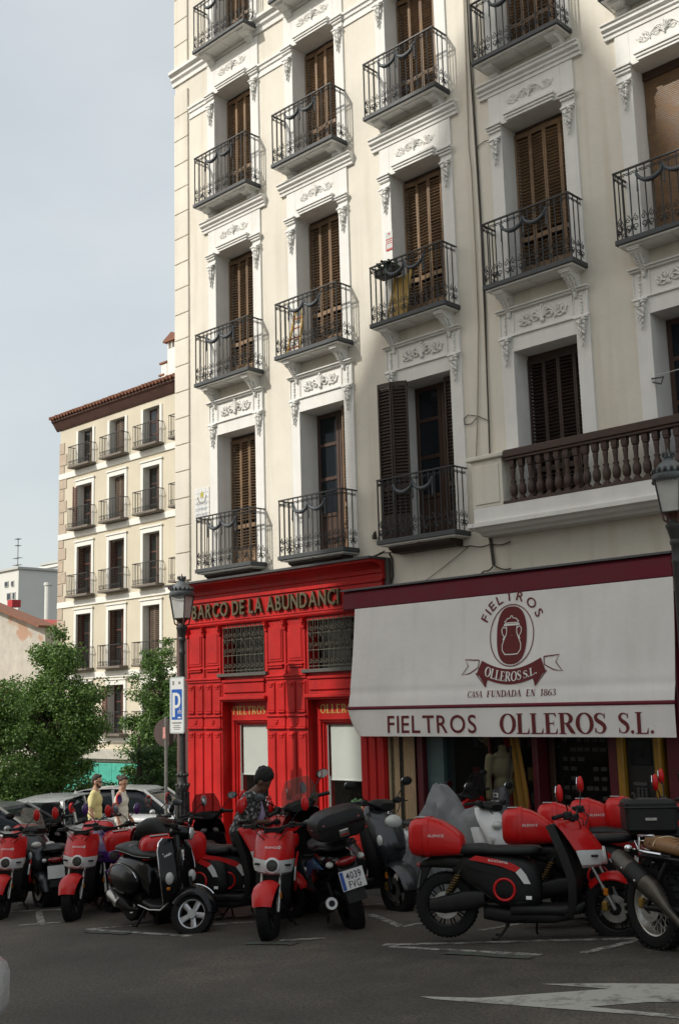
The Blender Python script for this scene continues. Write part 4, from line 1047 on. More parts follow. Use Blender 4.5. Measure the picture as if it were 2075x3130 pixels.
q=MB(); wall_grid(q,-43.35,-29.5,-4.2,14.2,holes,YC); q.add([(-43.35,YC,-4.2),(-43.35,38,-4.2),(-43.35,38,14.2),(-43.35,YC,14.2)],[(0,1,2,3)]); obj('wall',q,M_cream,CB)
# eaves and tiled roof
q=MB(); q.prism([(0,14.16),(.06,14.18),(.12,14.26),(.28,14.50),(.36,14.56),(.36,14.66),(0,14.70)],lambda u,v,a:(a,YC-u,v),-43.6,-29.3); obj('eaves',q,M_eave,CB)
q=MB(); q.add([(-43.65,YC-.42,14.70),(-29.3,YC-.42,14.70),(-29.3,YC+5.5,16.6),(-43.65,YC+5.5,16.6)],[(0,1,2,3)]); q.add([(-43.65,YC-.42,14.665),(-29.3,YC-.42,14.665),(-29.3,YC+5.5,16.5),(-43.65,YC+5.5,16.5)],[(3,2,1,0)]); rf=obj('roof',q,M_tile,CB)
tm=MB(); tm.tube([(0,0,0),(0,1.2,.415)],[.085,.075],8); tme=tm.mesh('roof_tile',40); tme.materials.append(M_tile)
for i in range(62):
    link('roof_tile',tme,None,rf,loc=(-43.55+i*.235,YC-.47,14.71+random.uniform(-.01,.01)))
for z in (11.85,9.07,6.0,2.84,.18):
    q=MB(); q.cbox(-43.38,-29.4,YC-.06,YC-.001,z,z+.26 if z>1 else z+.2,.01); obj('string_course',q,M_white,CB)
# corner stones
for i in range(28):
    z=-1.0+i*.54
    if z>13.4: break
    wd=.62 if i%2 else .42; q=MB(); q.cbox(-43.40,-43.40+wd,YC-.03,YC-.0005,z,z+.52,.012); obj('quoin',q,M_quoin,CB)
# shared balcony
cb=MB(); cb.cbox(-.82,.82,-.42,-.001,0,.10,.01); cbme=cb.mesh('balcony'); cbme.materials.append(mat('balcony_ledge_grey',(.16,.135,.11),.8,var=.3,vscale=6))
cr=MB()
for i in range(15): cr.tube([(-.78+i*.1115,-.39,.1),(-.78+i*.1115,-.39,.98)],.011,4)
for sx in (-1,1):
    for i in range(3): cr.tube([(sx*.78,-.39+.13*i,.1),(sx*.78,-.39+.13*i,.98)],.011,4)
cr.box(-.8,.8,-.405,-.375,.96,.99); cr.box(-.8,.8,-.4,-.38,.30,.315)
for sx in (-1,1): cr.box(sx*.78-.012,sx*.78+.012,-.3745,0,.96,.99)
for i in range(14):
    x=-.725+i*.1115; cr.tube([(x+.045*math.cos(a),-.395,.205+.075*math.sin(a)) for a in [j*2*math.pi/7 for j in range(8)]],.009,4,caps=False)
crme=cr.mesh('railing',40); crme.materials.append(M_ironb)
M_shg=mat('grey_brown_shutter',(.11,.075,.05),.65,var=.3,vscale=8); M_shr=mat('red_brown_shutter',(.10,.035,.022),.6,var=.3,vscale=8)
for ri,(s0,t0) in enumerate(CR):
    for ci,x in enumerate(CX):
        top=ri==0
        q=MB(); a=.16
        q.cbox(x-HWc-a,x-HWc,YC-.045,YC+.02,s0+.02,t0+(0 if top else .20),.008); q.cbox(x+HWc,x+HWc+a,YC-.045,YC+.02,s0+.02,t0+(0 if top else .20),.008)
        q.box(x-HWc-.03,x-HWc,YC+.0205,YC+.34,s0+.1,t0+.02); q.box(x+HWc,x+HWc+.03,YC+.0205,YC+.34,s0+.1,t0+.02); q.box(x-HWc,x+HWc,YC+.0205,YC+.34,t0,t0+.03)
        if not top: q.cbox(x-HWc+.0005,x+HWc-.0005,YC-.044,YC+.02,t0,t0+.20,.008); q.cbox(x-HWc-a-.05,x+HWc+a+.05,YC-.09,YC+.0,t0+.201,t0+.27,.01)
        w_=obj('window',q,M_white,CB)
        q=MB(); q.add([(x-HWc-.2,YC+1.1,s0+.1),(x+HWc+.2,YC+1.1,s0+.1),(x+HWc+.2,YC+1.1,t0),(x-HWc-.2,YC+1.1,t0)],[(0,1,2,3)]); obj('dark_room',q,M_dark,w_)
        # glazed doors
        q=MB(); y=YC+.30
        for sx in (-1,1):
            xa,xb=(x-HWc,x-.01) if sx<0 else (x+.01,x+HWc)
            q.box(xa,xa+.06,y,y+.04,s0+.1,t0); q.box(xb-.06,xb,y,y+.04,s0+.1,t0)
            for tt in (0,.33,.64,.95): q.box(xa+.0605,xb-.0605,y,y+.04,s0+.1+(t0-s0-.1)*tt,s0+.16+(t0-s0-.1)*tt)
        obj('window_frame',q,M_shr if (ci+ri)%3 else M_wood,w_)
        q=MB(); q.box(x-HWc,x+HWc,y+.015,y+.02,s0+.1,t0); obj('pane',q,glass('far_glass',(.02,.022,.022),.08,.7),w_)
        # louvred leaves, some folded in the opening, some shut, some flung open
        mode={(0,0):2,(0,1):0,(0,2):3,(1,0):4,(1,1):0,(1,2):3,(2,0):1,(2,1):1,(2,2):2,(3,0):1,(3,1):1,(3,2):0,(4,1):4,(4,0):1,(4,2):0}.get((ri,ci),1)
        def lv(x0,y0,dx,dy,m_):
            L=math.hypot(dx,dy); u=(dx/L,dy/L,0); n_=(-dy/L,dx/L,0); q=MB(); zc=(s0+.1+t0)/2; hz=(t0-s0-.12)/2
            for e in (.035,L-.035): q.obox((x0+u[0]*e,y0+u[1]*e,zc),u,n_,(0,0,1),.035,.018,hz)
            z=s0+.2
            while z<t0-.05:
                q.obox((x0+dx/2,y0+dy/2,z),u,n_,(0,0,1),L/2-.07,.012,.022); z+=.075
            obj('shutter',q,m_,w_)
        if mode==0: lv(x-.05,YC+.2,.58,0,M_shg); lv(x-.35,YC+.22,.30,-.02,M_shg)
        elif mode==1: lv(x+HWc-.02,YC+.05,-.06,.28,M_shr); lv(x-HWc+.02,YC+.05,.06,.28,M_shr)
        elif mode==2: lv(x+.05,YC+.2,.5,.0,M_shg)
        elif mode==3: lv(x+.22,YC+.15,.32,.02,M_shg)
        elif mode==4: lv(x-HWc-.30,YC-.08,.30,.02,M_shr); lv(x+HWc-.03,YC+.03,-.06,.3,M_shr)
        o=link('balcony',cbme,None,CB,loc=(x,YC,s0)); link('railing',crme,None,o,local=True)
# ground floor: cornice and green hoarding
q=MB(); q.cbox(-43.4,-29.4,YC-.35,YC-.001,-.48,-.10,.02); q.cbox(-43.4,-29.4,YC-.2,YC-.001,-.60,-.481,.01); obj('shop_cornice',q,mat('grey_stone_cornice',(.42,.40,.35),.8,var=.2,vscale=3),CB)
M_hoard=mat('green_site_netting',(.05,.36,.27),.6,var=.35,vscale=4,bump=.2,bscale=12)
HO=thing('site_hoarding','turquoise green hoarding along the foot of the cream house','hoarding',(-39,YC-.4,gz(-39)))
for i in range(8):
    q=MB(); x=-43.2+i*.95; q.cbox(x,x+.93,YC-.46,YC-.40,gz(-41),-.62,.01); obj('panel',q,M_hoard,HO)
for x in (-36.0,-34.6,-33.2): 
    q=MB(); q.cbox(x-.1,x+1.2,YC-.42,YC-.36,gz(-35),-.7,.01); obj('shutter_panel',q,M_dark,CB)
# chimneys
for (pa,pb,Y,nm) in (((512,1068),(548,1160),30.0,'tall white chimney with a tiled cap above the brown eaves'),((493,1115),(511,1165),30.3,'shorter stepped white chimney left of the capped one')):
    A=on_y(*pa,Y); Bp=on_y(*pb,Y); ch=thing('chimney',nm,'chimney',((A.x+Bp.x)/2,Y,14.9))
    q=MB(); q.cbox(A.x,Bp.x,Y,Y+.9,14.3,A.z,.02); obj('shaft',q,M_white,ch)
    if 'capped' not in nm:
        q=MB()
        for i in range(4): q.cbox(A.x+.02+i*(Bp.x-A.x-.1)/3,A.x+.09+i*(Bp.x-A.x-.1)/3,Y,Y+.9,A.z,A.z+.32,.005)
        obj('vent_pier',q,M_white,ch)
        xm=(A.x+Bp.x)/2; q=MB(); q.prism([(A.x-.18,A.z+.32),(Bp.x+.18,A.z+.32),(Bp.x+.2,A.z+.40),(xm,A.z+.72),(A.x-.2,A.z+.40)],lambda u,v,a:(u,a,v),Y-.12,Y+1.02); obj('tiled_cap',q,M_tile,ch)
    else:
        q=MB(); q.cbox(A.x-.08,Bp.x+.05,Y-.06,Y+.95,A.z,A.z+.09,.01); q.cbox(A.x-.15,A.x+.25,Y-.05,Y+.9,A.z-.55,A.z-.47,.01); obj('cap',q,M_tile,ch)

# ---------------------------------------------------------------- far pale block, antenna, old low house
M_far=mat('far_pale_render',(.62,.62,.58),.9,var=.06,vscale=.3); M_fars=mat('far_grey_side',(.45,.45,.43),.9,var=.06,vscale=.3)
dF=120
def box_from(pxa,pxb,yt,Y0,depth,name,label,mats,zb=-5,rows=(),cols=()):
    A=on_y(pxa,yt,Y0); Bq=on_y(pxb,yt,Y0); t=thing(name,label,'building',((A.x+Bq.x)/2,Y0,gz(-50)))
    q=MB(); q.box(A.x,Bq.x,Y0,Y0+depth,zb,A.z); obj('wall',q,mats[0],t)
    q=MB(); q.cbox(A.x-.3,Bq.x+.3,Y0-.3,Y0+depth,A.z,A.z+.35,.03); obj('parapet',q,mats[1],t)
    for r_ in rows:
        q=MB(); z=on_y((pxa+pxb)/2,r_[0],Y0).z
        if len(r_)==1: q.box(A.x,Bq.x,Y0-.25,Y0-.01,z,z+.35); obj('floor_band',q,mats[1],t)
    for (xa,xb,ya,yb) in cols:
        P=on_y(xa,ya,Y0); Qv=on_y(xb,yb,Y0)
        if P.z-Qv.z<.3: Qv.z=P.z-1.2
        q=MB(); q.box(P.x-.12,Qv.x+.12,Y0-.1,Y0-.005,Qv.z-.12,P.z+.12); w_=obj('window',q,mats[1],t)
        q=MB(); q.box(P.x,Qv.x,Y0-.14,Y0-.101,Qv.z,P.z); obj('pane',q,glass('far_window_glass',(.05,.06,.075),.1,1),w_)
    return t
box_from(52,186,1755,88,20,'far_block','pale grey modern block with small square windows far behind','x' and (M_fars,M_far),rows=((1790,),(1826,),(1862,)),cols=[(85,96,1776,1786),(133,144,1778,1788),(176,186,1778,1787),(102,112,1814,1824),(135,145,1815,1825),(176,186,1815,1825),(97,117,1846,1860),(158,176,1846,1862)])
box_from(-80,58,1766,80,10,'far_block','white block with a row of small windows at the far left edge','x' and (M_far,M_fars),cols=[(-12,-2,1785,1800),(18,26,1780,1792),(38,43,1778,1790),(25,34,1815,1832),(42,47,1813,1830)])
box_from(131,190,1730,95,12,'rooftop_hut','small pale rooftop block with two openings above the far block','x' and (M_far,M_fars),zb=10,cols=[(138,149,1731,1750),(155,162,1733,1750)])
an=thing('roof_antenna','thin television mast with cross bars on the far roof','antenna',on_y(55,1752,86))
P0=on_y(55,1752,86); P1=on_y(57,1645,86); q=MB(); q.tube([P0,P1],.06,5); obj('mast',q,M_grey,an)
for (py,hw) in ((1648,.5),(1668,.4),(1706,.9),(1727,.8)):
    z=on_y(56,py,86).z; q=MB(); q.tube([(P0.x-hw,86,z),(P0.x+hw,86,z)],.035,4); 
    for k in range(4): q.tube([(P0.x-hw+k*hw*.6,85.6,z),(P0.x-hw+k*hw*.6,86.4,z)],.03,4)
    obj('cross_bar',q,M_grey,an)
q=MB(); A=on_y(149,1790,70); q.tube([(A.x,70,-4),(A.x,70,A.z)],.42,14); q.tube([(A.x,70,A.z),(A.x,70,A.z+.35)],.52,14)
fl=thing('white_flue','white cylindrical flue in front of the far block','flue',(A.x,70,gz(-50))); obj('pipe',q,M_far,fl)
# old house with patchy plaster and tiled roof at the left edge
OH=thing('old_low_house','low old house with patched plaster wall and red tiled roof at the left edge','building',(-48,30,gz(-48)))
def patch_mat():
    m_=mat('patched_plaster',(.46,.43,.37),.9,var=.25,vscale=1.5,bump=.3,bscale=10); t=m_.node_tree; b=t.nodes['Principled BSDF']; old=b.inputs['Base Color'].links[0].from_socket
    g=t.nodes.new('ShaderNodeNewGeometry'); n=t.nodes.new('ShaderNodeTexNoise'); n.inputs['Scale'].default_value=.45; n.inputs['Detail'].default_value=5; t.links.new(g.outputs['Position'],n.inputs['Vector'])
    r_=t.nodes.new('ShaderNodeValToRGB'); r_.color_ramp.elements[0].position=.60; r_.color_ramp.elements[1].position=.64; t.links.new(n.outputs[0],r_.inputs[0])
    mx_=t.nodes.new('ShaderNodeMix'); mx_.data_type='RGBA'; t.links.new(r_.outputs[0],mx_.inputs[0]); t.links.new(old,mx_.inputs[6]); mx_.inputs[7].default_value=(.40,.25,.17,1); t.links.new(mx_.outputs[2],b.inputs['Base Color']); return m_
P=on_y(-60,1835,32); Qv=on_y(140,1918,32)
q=MB(); q.prism([(P.x,P.z),(P.x,-5),(Qv.x,-5),(Qv.x,Qv.z)],lambda u,v,a:(u,a,v),32,33); obj('wall',q,patch_mat(),OH)
d=Vector((Qv.x-P.x,0,Qv.z-P.z)); L=d.length; d.normalize(); n_=Vector((-d.z,0,d.x))
for i in range(int(L/.42)+2):
    for k in range(2):
        c=Vector((P.x,31.7+k*.55,P.z))+d*(i*.42)+n_*(.12-.03*k); q=MB(); q.obox(c,d,(0,1,0),n_,.215,.34,.06); obj('ridge_tile',q,M_tile,OH)
q=MB(); q.prism([(P.x,P.z-4.3),(P.x,P.z-5.4),(Qv.x+.3,P.z-6.4),(Qv.x+.3,P.z-6.2)],lambda u,v,a:(u,a,v),30.6,31.99); obj('lean_to_roof',q,M_tile,OH)
RT=thing('red_roof','red tiled roof ridge peeping above the old house','building',(on_y(110,1890,40).x,40,gz(-50)))
A=on_y(92,1893,40); Bq=on_y(182,1912,40); q=MB(); q.prism([(A.x,A.z-.8),(A.x+.4,A.z),(Bq.x,Bq.z),(Bq.x+.5,A.z-2),(A.x,A.z-2)],lambda u,v,a:(u,a,v),40,46); obj('roof',q,mat('bright_red_tile',(.40,.06,.035),.7,var=.3,vscale=3),RT)
q=MB(); A=on_y(24,1835,60); q.box(A.x,A.x+1.0,60,61,A.z-.75,A.z); RB=thing('red_hut','small red rooftop structure in front of the white block','hut',(A.x+1.3,60,gz(-50))); obj('wall',q,mat('hut_red',(.42,.03,.03),.7,var=.2,vscale=2),RB)

# ---------------------------------------------------------------- trees
def leaf_mat(name,a,b):
    m_=bpy.data.materials.new(name); m_.use_nodes=True; t=m_.node_tree; bs=t.nodes['Principled BSDF']; bs.inputs['Roughness'].default_value=.55
    g=t.nodes.new('ShaderNodeNewGeometry'); r_=t.nodes.new('ShaderNodeValToRGB'); r_.color_ramp.elements[0].color=(*a,1); r_.color_ramp.elements[1].color=(*b,1)
    t.links.new(g.outputs['Random Per Island'],r_.inputs[0]); t.links.new(r_.outputs[0],bs.inputs['Base Color'])
    tr=t.nodes.new('ShaderNodeBsdfTranslucent'); t.links.new(r_.outputs[0],tr.inputs[0]); mx_=t.nodes.new('ShaderNodeMixShader'); mx_.inputs[0].default_value=.28
    t.links.new(bs.outputs[0],mx_.inputs[1]); t.links.new(tr.outputs[0],mx_.inputs[2]); t.links.new(mx_.outputs[0],t.nodes['Material Output'].inputs[0]); return m_
M_bark=mat('bark',(.07,.055,.04),.9,var=.4,vscale=8,bump=.6,bscale=25)
def tree(label,base,height,crown,nleaf,seed,group='street trees',la=(.022,.055,.012),lb=(.075,.15,.035),ls=.066):
    """crown: list of (dx,dy,z,rx,rz) lobes; leaves sit in clumps at twig ends"""
    rnd=random.Random(seed); T=thing('street_tree',label,'tree',base,0,group)
    bx,by,bz=base; q=MB(); top=Vector((bx,by,bz+height*.80)); bends=[Vector((bx,by,bz-.1)),Vector((bx+.06,by,bz+height*.25)),Vector((bx-.05,by+.05,bz+height*.5)),top]
    q.tube(bends,[.13,.105,.07,.025],8)
    clumps=[]; rng=np.random.default_rng(seed)
    for (dx,dy,z,rx,rz_) in crown:
        n=max(6,int(25*rx*rz_)); c=Vector((bx+dx,by+dy,bz+z))
        for i in range(n):
            while True:
                u=Vector((rnd.uniform(-1,1),rnd.uniform(-1,1),rnd.uniform(-1,1)))
                if .25<u.length<1: break
            e=c+Vector((u.x*rx,u.y*rx,u.z*rz_)); clumps.append((e,rnd.uniform(.20,.42)))
            if i%2==0:
                h=min(max((e.z-bz)/height*.8-.05,.22),.78); s_=Vector((bx,by,bz+height*h)); mid=s_.lerp(e,.5)+Vector((rnd.uniform(-.12,.12),rnd.uniform(-.12,.12),rnd.uniform(0,.15)))
                q.tube([s_,mid,e],[.042,.026,.008],5)
    obj('trunk',q,M_bark,T,50)
    V=[];F=[]; per=max(8,int(nleaf/len(clumps)))
    for (e,r_) in clumps:
        m=per; d=rng.normal(size=(m,3)); d/=np.linalg.norm(d,axis=1)[:,None]; rad=r_*rng.random(m)**.5
        p=np.array(e)+d*rad[:,None]*np.array([1.25,1.25,.8]); nrm=d*.5+rng.normal(size=(m,3))*.6+np.array([0,0,.5]); nrm/=np.linalg.norm(nrm,axis=1)[:,None]
        u=np.cross(nrm,rng.normal(size=(m,3))); u/=np.linalg.norm(u,axis=1)[:,None]; v=np.cross(nrm,u); s_=ls*rng.uniform(.6,1.25,m)[:,None]
        for k in range(m):
            b=len(V); P_=p[k];U=u[k]*s_[k];Vv=v[k]*s_[k]*.5
            V+= [tuple(P_-U*.6),tuple(P_+Vv*.9-U*.05),tuple(P_+U*.75-nrm[k]*s_[k]*.25),tuple(P_-Vv*.9-U*.05)]; F.append((b,b+1,b+2,b+3))
    me=bpy.data.meshes.new('crown'); me.from_pydata(V,[],F); link('crown',me,leaf_mat('leaves_%d'%seed,la,lb),T)
    return T
def gp(px,d):
    P=at_depth(px,2400,d/ray(px,2400).dot(fwd)); return (P.x,P.y,gz(P.x))
tree('large leafy street tree on the left in front of the cream house',gp(178,31),6.4,[(-.25,0,5.6,.6,.6),(-.2,0,4.9,.85,.95),(.4,.2,4.2,1.0,.8),(-.9,.1,3.9,.9,.8),(.55,0,3.0,1.15,.8),(-.5,0,2.9,1.2,.9),(-1.3,0,2.9,.8,1.0),(.1,-.3,1.9,1.35,.75),(-1.0,0,1.9,.9,.8),(.9,0,2.2,.6,.6),(0,0,3.6,1.3,1.3),(-1.6,0,4.2,.7,.7),(-1.7,0,3.4,.7,.8),(1.2,0,3.3,.55,.5),(.3,0,5.0,.5,.5)],56000,11,la=(.032,.08,.014),lb=(.16,.275,.055))
tree('dense bushy tree cut by the left edge of the picture',gp(-60,29),4.8,[(.3,0,4.3,.7,.7),(.9,0,3.7,.8,.7),(.3,0,3.6,.9,1.0),(.8,0,2.6,1.0,.9),(-.4,0,2.9,1.1,1.2),(.3,0,1.7,1.2,.8),(1.0,0,1.6,.7,.7)],28000,12,la=(.04,.095,.016),lb=(.15,.26,.055))
tree('narrower street tree between the cream house windows and the street lamp',gp(492,36),6.4,[(.1,0,5.5,.65,.8),(-.1,0,4.6,.95,.8),(.4,0,4.0,.9,.8),(.3,0,2.9,1.0,.8),(-.4,0,2.4,1.0,.7),(.5,0,1.9,1.0,.8),(-.6,0,1.7,.8,.6),(.2,0,1.2,1.0,.6),(-.8,0,3.4,.7,.6),(0,0,3.5,1.0,1.0)],34000,13,la=(.035,.085,.016),lb=(.14,.25,.05))
tree('low bushy tree filling the gap left of the red shopfront',gp(425,33),3.8,[(.6,.4,2.3,.8,.8),(.5,.3,1.5,.9,.7)],8000,14)
# shrubs along the far kerb
for i,(px,d,s_) in enumerate(((110,34,1.0),(250,35,1.0),(40,33,1.1))):
    b=gp(px,d); tree(['round dark shrub below the large tree','round dark shrub right of the large tree trunk','round dark shrub at the far left behind the cars'][i],b,2.2*s_,[(0,0,1.3,1.2*s_,.8*s_),(.5,0,1.0,.9*s_,.7*s_)],9000,20+i,'shrubs behind the parked cars',(.015,.04,.01),(.05,.105,.025))

# ---------------------------------------------------------------- cars
M_tyre=mat('tyre_rubber',(.009,.009,.009),.75,spec=.25,var=.3,vscale=20,bump=.2,bscale=90)
M_alloy=mat('alloy_rim',(.45,.46,.48),.35,metal=.9,var=.15,vscale=15)
M_carglass=glass('car_glass',(.012,.016,.02),.04,.93)
M_blk=mat('black_plastic',(.011,.011,.012),.42,var=.3,vscale=9)
M_lampred=mat('tail_lamp_red',(.28,.006,.006),.2); M_lampclr=mat('head_lamp_clear',(.55,.56,.55),.12,spec=.8)
def car(label,px,d,heading,paint,L=4.2,H=1.48,Wd=1.74,van=False,dz=0,loc=None):
    P=Vector(gp(px,d)) if loc is None else Vector(loc); T=thing('parked_car',label,'car',(P.x,P.y,P.z+dz),heading,'cars parked along the far kerb')
    # body: rings along the length
    hw=Wd/2; body=MB(); rings=[]
    prof=[(-.5,.38,.72,.86),(-.485,.30,.86,.93),(-.40,.22,.93,.985),(-.2,.20,.95,1),(0,.20,.94,1),(.18,.20,.93,1),(.30,.20,.90,.98),(.42,.22,.80,.95),(.485,.28,.70,.88),(.5,.36,.60,.80)]
    for t,z0,z1,wf in prof: rings.append(ring(t*L,0,(z0+z1)/2,hw*wf,(z1-z0)/2,4.5,24))
    body.loft(rings); b=obj('body',body,paint,T,40,True)
    # cabin
    cab=MB(); rear=-.49 if van else -.44; rings=[]
    spec=[(rear,.86,.90,.80),(rear+.03,.84,1.25 if not van else H-.1,.84),(rear+.10,.84,H-.03,.82),(-.15,.84,H,.82),(.03,.84,H-.02,.82),(.12,.84,H-.18,.82),(.24,.84,.98,.82),(.27,.84,.90,.80)]
    for t,z0,z1,wf in spec:
        rg=[]
        for (u,v) in ring(0,0,0,1,1,5,24,'z') and [(p[0],p[1]) for p in ring(0,0,0,1,1,5,24,'z')]:
            zz=(z0+z1)/2+v*(z1-z0)/2; tp=1-.20*max(0,(zz-.95))/(.55); rg.append((t*L,u*hw*wf*tp,zz))
        rings.append(rg)
    cab.loft(rings); c=obj('cabin_glass',cab,M_carglass,T,40,True)
    # roof skin and pillars
    rf_=MB(); rings=[]
    for t,z in ((rear+.07,H-.06),(rear+.12,H-.015),(-.15,H+.012),(.02,H-.006),(.07,H-.06)):
        rings.append(ring(t*L,0,z-.012,hw*.70,.022,3,20))
    rf_.loft(rings); obj('roof',rf_,paint,T,50,True)
    pl=MB()
    for sx in (-1,1):
        pl.tube([(.255*L,sx*hw*.80,.95),(.07*L,sx*hw*.685,H-.04)],.035,6); pl.tube([((rear+.015)*L,sx*hw*.83,.90),((rear+.07)*L,sx*hw*.70,H-.06)],.06,6); pl.tube([(-.10*L,sx*hw*.835,.92),(-.13*L,sx*hw*.70,H-.03)],.04,6)
        if van: pl.tube([(-.30*L,sx*hw*.835,.92),(-.31*L,sx*hw*.70,H-.03)],.05,6)
    obj('pillar',pl,paint,T,40,True)
    for sx in (-1,1):
        m_=MB(); m_.ell((.17*L,sx*(hw+.09),.98),.07,.09,.06,8,6); obj('wing_mirror',m_,paint,T,60,True)
        m_=MB(); m_.ell((.468*L,sx*hw*.62,.66),.10,.17,.08,10,6); obj('headlight',m_,M_lampclr,T,60,True)
        m_=MB(); m_.ell((-.485*L,sx*hw*.76,.80),.06,.10,.14,8,6); obj('tail_light',m_,M_lampred,T,60,True)
        for ax in (-.30,.31):
            w_=MB(); w_.lathe([(.20,-.09),(.27,-.10),(.31,-.07),(.315,0),(.31,.07),(.27,.10),(.20,.09)],20,(ax*L,sx*(hw-.10),.315),(0,1,0),False); wo=obj('wheel',w_,M_tyre,T,50,True)
            w_=MB(); w_.lathe([(.02,.06*sx),(.06,.07*sx),(.19,.05*sx),(.215,.08*sx)],20,(ax*L,sx*(hw-.10),.315),(0,1,0),False)
            for k in range(5):
                an=R(72*k); w_.obox((ax*L+math.cos(an)*.12,sx*(hw-.03),.315+math.sin(an)*.12),(math.cos(an),0,math.sin(an)),(0,1,0),(-math.sin(an),0,math.cos(an)),.09,.012,.028)
            obj('rim',w_,M_alloy,wo,40,True)
    m_=MB(); m_.box(-.5*L-.012,-.5*L+.03,-.26,.26,.52,.63); obj('number_plate',m_,mat('plate_white',(.7,.7,.68),.5),T,None,True)
    m_=MB(); m_.cbox(.485*L,.503*L,-hw*.5,hw*.5,.36,.54,.01); obj('grille',m_,M_blk,T,None,True)
    return T
def paintm(n,c,metal=.0): return mat('car_paint_'+n,c,.3,metal,var=.06,vscale=2,coat=.6)
P_sil=paintm('silver',(.48,.49,.50),.3); P_wh=paintm('white',(.68,.68,.67)); P_dk=paintm('dark_blue',(.012,.014,.02)); P_gr=paintm('grey',(.16,.165,.17),.3)
car('silver estate car behind the man in the yellow shirt',212,27.5,R(125),P_sil,4.4,1.52,van=True)
car('white hatchback behind the woman in the white top',440,27.8,R(28),paintm('pale_grey',(.42,.43,.44),.2),4.1,1.50)
car('dark saloon at the far left behind the silver estate',28,30.5,R(35),P_dk,4.5,1.5)
car('grey car cut by the left edge of the picture',8,25.0,R(30),P_gr,4.2,1.42)
car('white van end beyond the silver estate',130,31.0,R(120),P_wh,4.2,1.5)

# ---------------------------------------------------------------- street lamps
M_lampiron=mat('lamp_iron',(.045,.046,.045),.5,metal=.3,var=.35,vscale=14,bump=.15,bscale=50)
M_lampglass=mat('frosted_lamp_glass',(.50,.50,.47),.5,var=.1,vscale=9)
def lamp(label,x,y,rot=0,brown=False):
    zb=gz(x)+.13; T=thing('street_lamp',label,'street lamp',(x,y,zb),R(rot),'iron street lamps on the footway')
    k=4.46/4.54
    q=MB(); prof=[(.16,0),(.16,.06),(.135,.10),(.125,.30),(.14,.34),(.14,.38),(.10,.44),(.085,.60),(.088,.90),(.08,1.22),(.098,1.26),(.10,1.30),(.078,1.34),(.068,1.40),(.07,1.46),(.06,1.50),(.052,1.54),(.046,2.4),(.042,3.28),(.050,3.30),(.050,3.33),(.042,3.35),(.043,3.48),(.055,3.50),(.055,3.53),(.046,3.55),(.075,3.66),(.085,3.68),(.085,3.71),(.05,3.74),(.035,3.78)]
    q.lathe([(r_,h*k) for r_,h in prof],20); o=obj('column',q,M_lampiron,T,35,True)
    q=MB()
    for i in range(10):
        an=2*math.pi*i/10; c,s_=math.cos(an),math.sin(an)
        q.tube([(c*.084,s_*.084,.62*k),(c*.09,s_*.09,.85*k),(c*.082,s_*.082,1.16*k),(c*.098,s_*.098,1.22*k)],[.014,.022,.020,.010],6)
        q.ell((c*.094,s_*.094,1.32*k),.022,.022,.03,6,5); q.ell((c*.078,s_*.078,1.47*k),.02,.02,.026,6,4)
    obj('leaf_ornament',q,M_lampiron,o,60,True)
    # lantern: four sided, wider at the top
    z0,z1=3.84*k,4.20*k; hb,ht=.088,.128
    q=MB(); q.lathe([(.03,3.74*k),(.05,3.78*k),(.09,3.82*k),(.125,3.835*k)],8); 
    for i in range(4):
        an=R(90*i+45); q.tube([(math.cos(an)*.05,math.sin(an)*.05,3.72*k),(math.cos(an)*.11,math.sin(an)*.11,3.76*k),(math.cos(an)*.124,math.sin(an)*.124,3.84*k)],.012,5)
    ln=obj('lantern_cup',q,mat('lamp_cup_rust',(.10,.04,.03),.6,var=.3,vscale=14),T,40,True)
    for i in range(4):
        an=R(90*i); c,s_=math.cos(an),math.sin(an)
        def pt(u,w_,z): return (c*u-s_*w_,s_*u+c*w_,z)
        q=MB(); q.add([pt(hb,-hb,z0),pt(hb,hb,z0),pt(ht,ht,z1),pt(ht,-ht,z1),pt(hb-.006,-hb,z0),pt(hb-.006,hb,z0),pt(ht-.006,ht,z1),pt(ht-.006,-ht,z1)],[(0,1,2,3),(7,6,5,4)]); obj('lantern_pane',q,M_lampglass,ln,None,True)
        q=MB(); q.tube([pt(hb+.004,hb+.004,z0),pt(ht+.004,ht+.004,z1)],.010,5); q.tube([pt(hb+.003,-hb,z0),pt(hb+.003,hb,z0)],.010,5); obj('lantern_bar',q,M_lampiron,ln,None,True)
    q=MB(); q.lathe([(0.176,z1-.01),(0.191,z1+.01),(0.191,z1+.045),(0.168,z1+.06),(0.176,z1+.075),(0.176,z1+.085),(0.148,z1+.11),(0.117,z1+.16),(0.070,z1+.20),(0.039,z1+.215),(0.039,z1+.23),(0.058,z1+.24),(0.058,z1+.255),(0.031,z1+.26),(0.023,z1+.275),(0.027,z1+.29),(0.009,z1+.30),(0.006,z1+.335)],20); cp=obj('lantern_hood',q,mat('lamp_hood_grey',(.13,.145,.15),.5,metal=.3,var=.3,vscale=12),T,40,True)
    q=MB()
    for i in range(16):
        an=2*math.pi*i/16; q.ell((math.cos(an)*.173,math.sin(an)*.173,z1+.095),.02,.02,.03,6,4)
        if i%2==0: q.ell((math.cos(an)*.058,math.sin(an)*.058,z1+.27),.014,.014,.03,5,4)
    for i in range(40):
        an=2*math.pi*i/40; q.box(math.cos(an)*0.186-.005,math.cos(an)*0.186+.005,math.sin(an)*0.186-.005,math.sin(an)*0.186+.005,z1-.035,z1-.011)
    obj('crown_ornament',q,M_lampiron,cp,60,True)
    return T
LL=Vector((-13.46,10.54,0)); LR=Vector((-5.42,10.74,0))
lamp('iron street lamp carrying the parking sign at the left corner of the red shopfront',LL.x,LL.y,20)
lamp('iron street lamp with lantern at the right edge in front of the white awning',LR.x,LR.y,12)

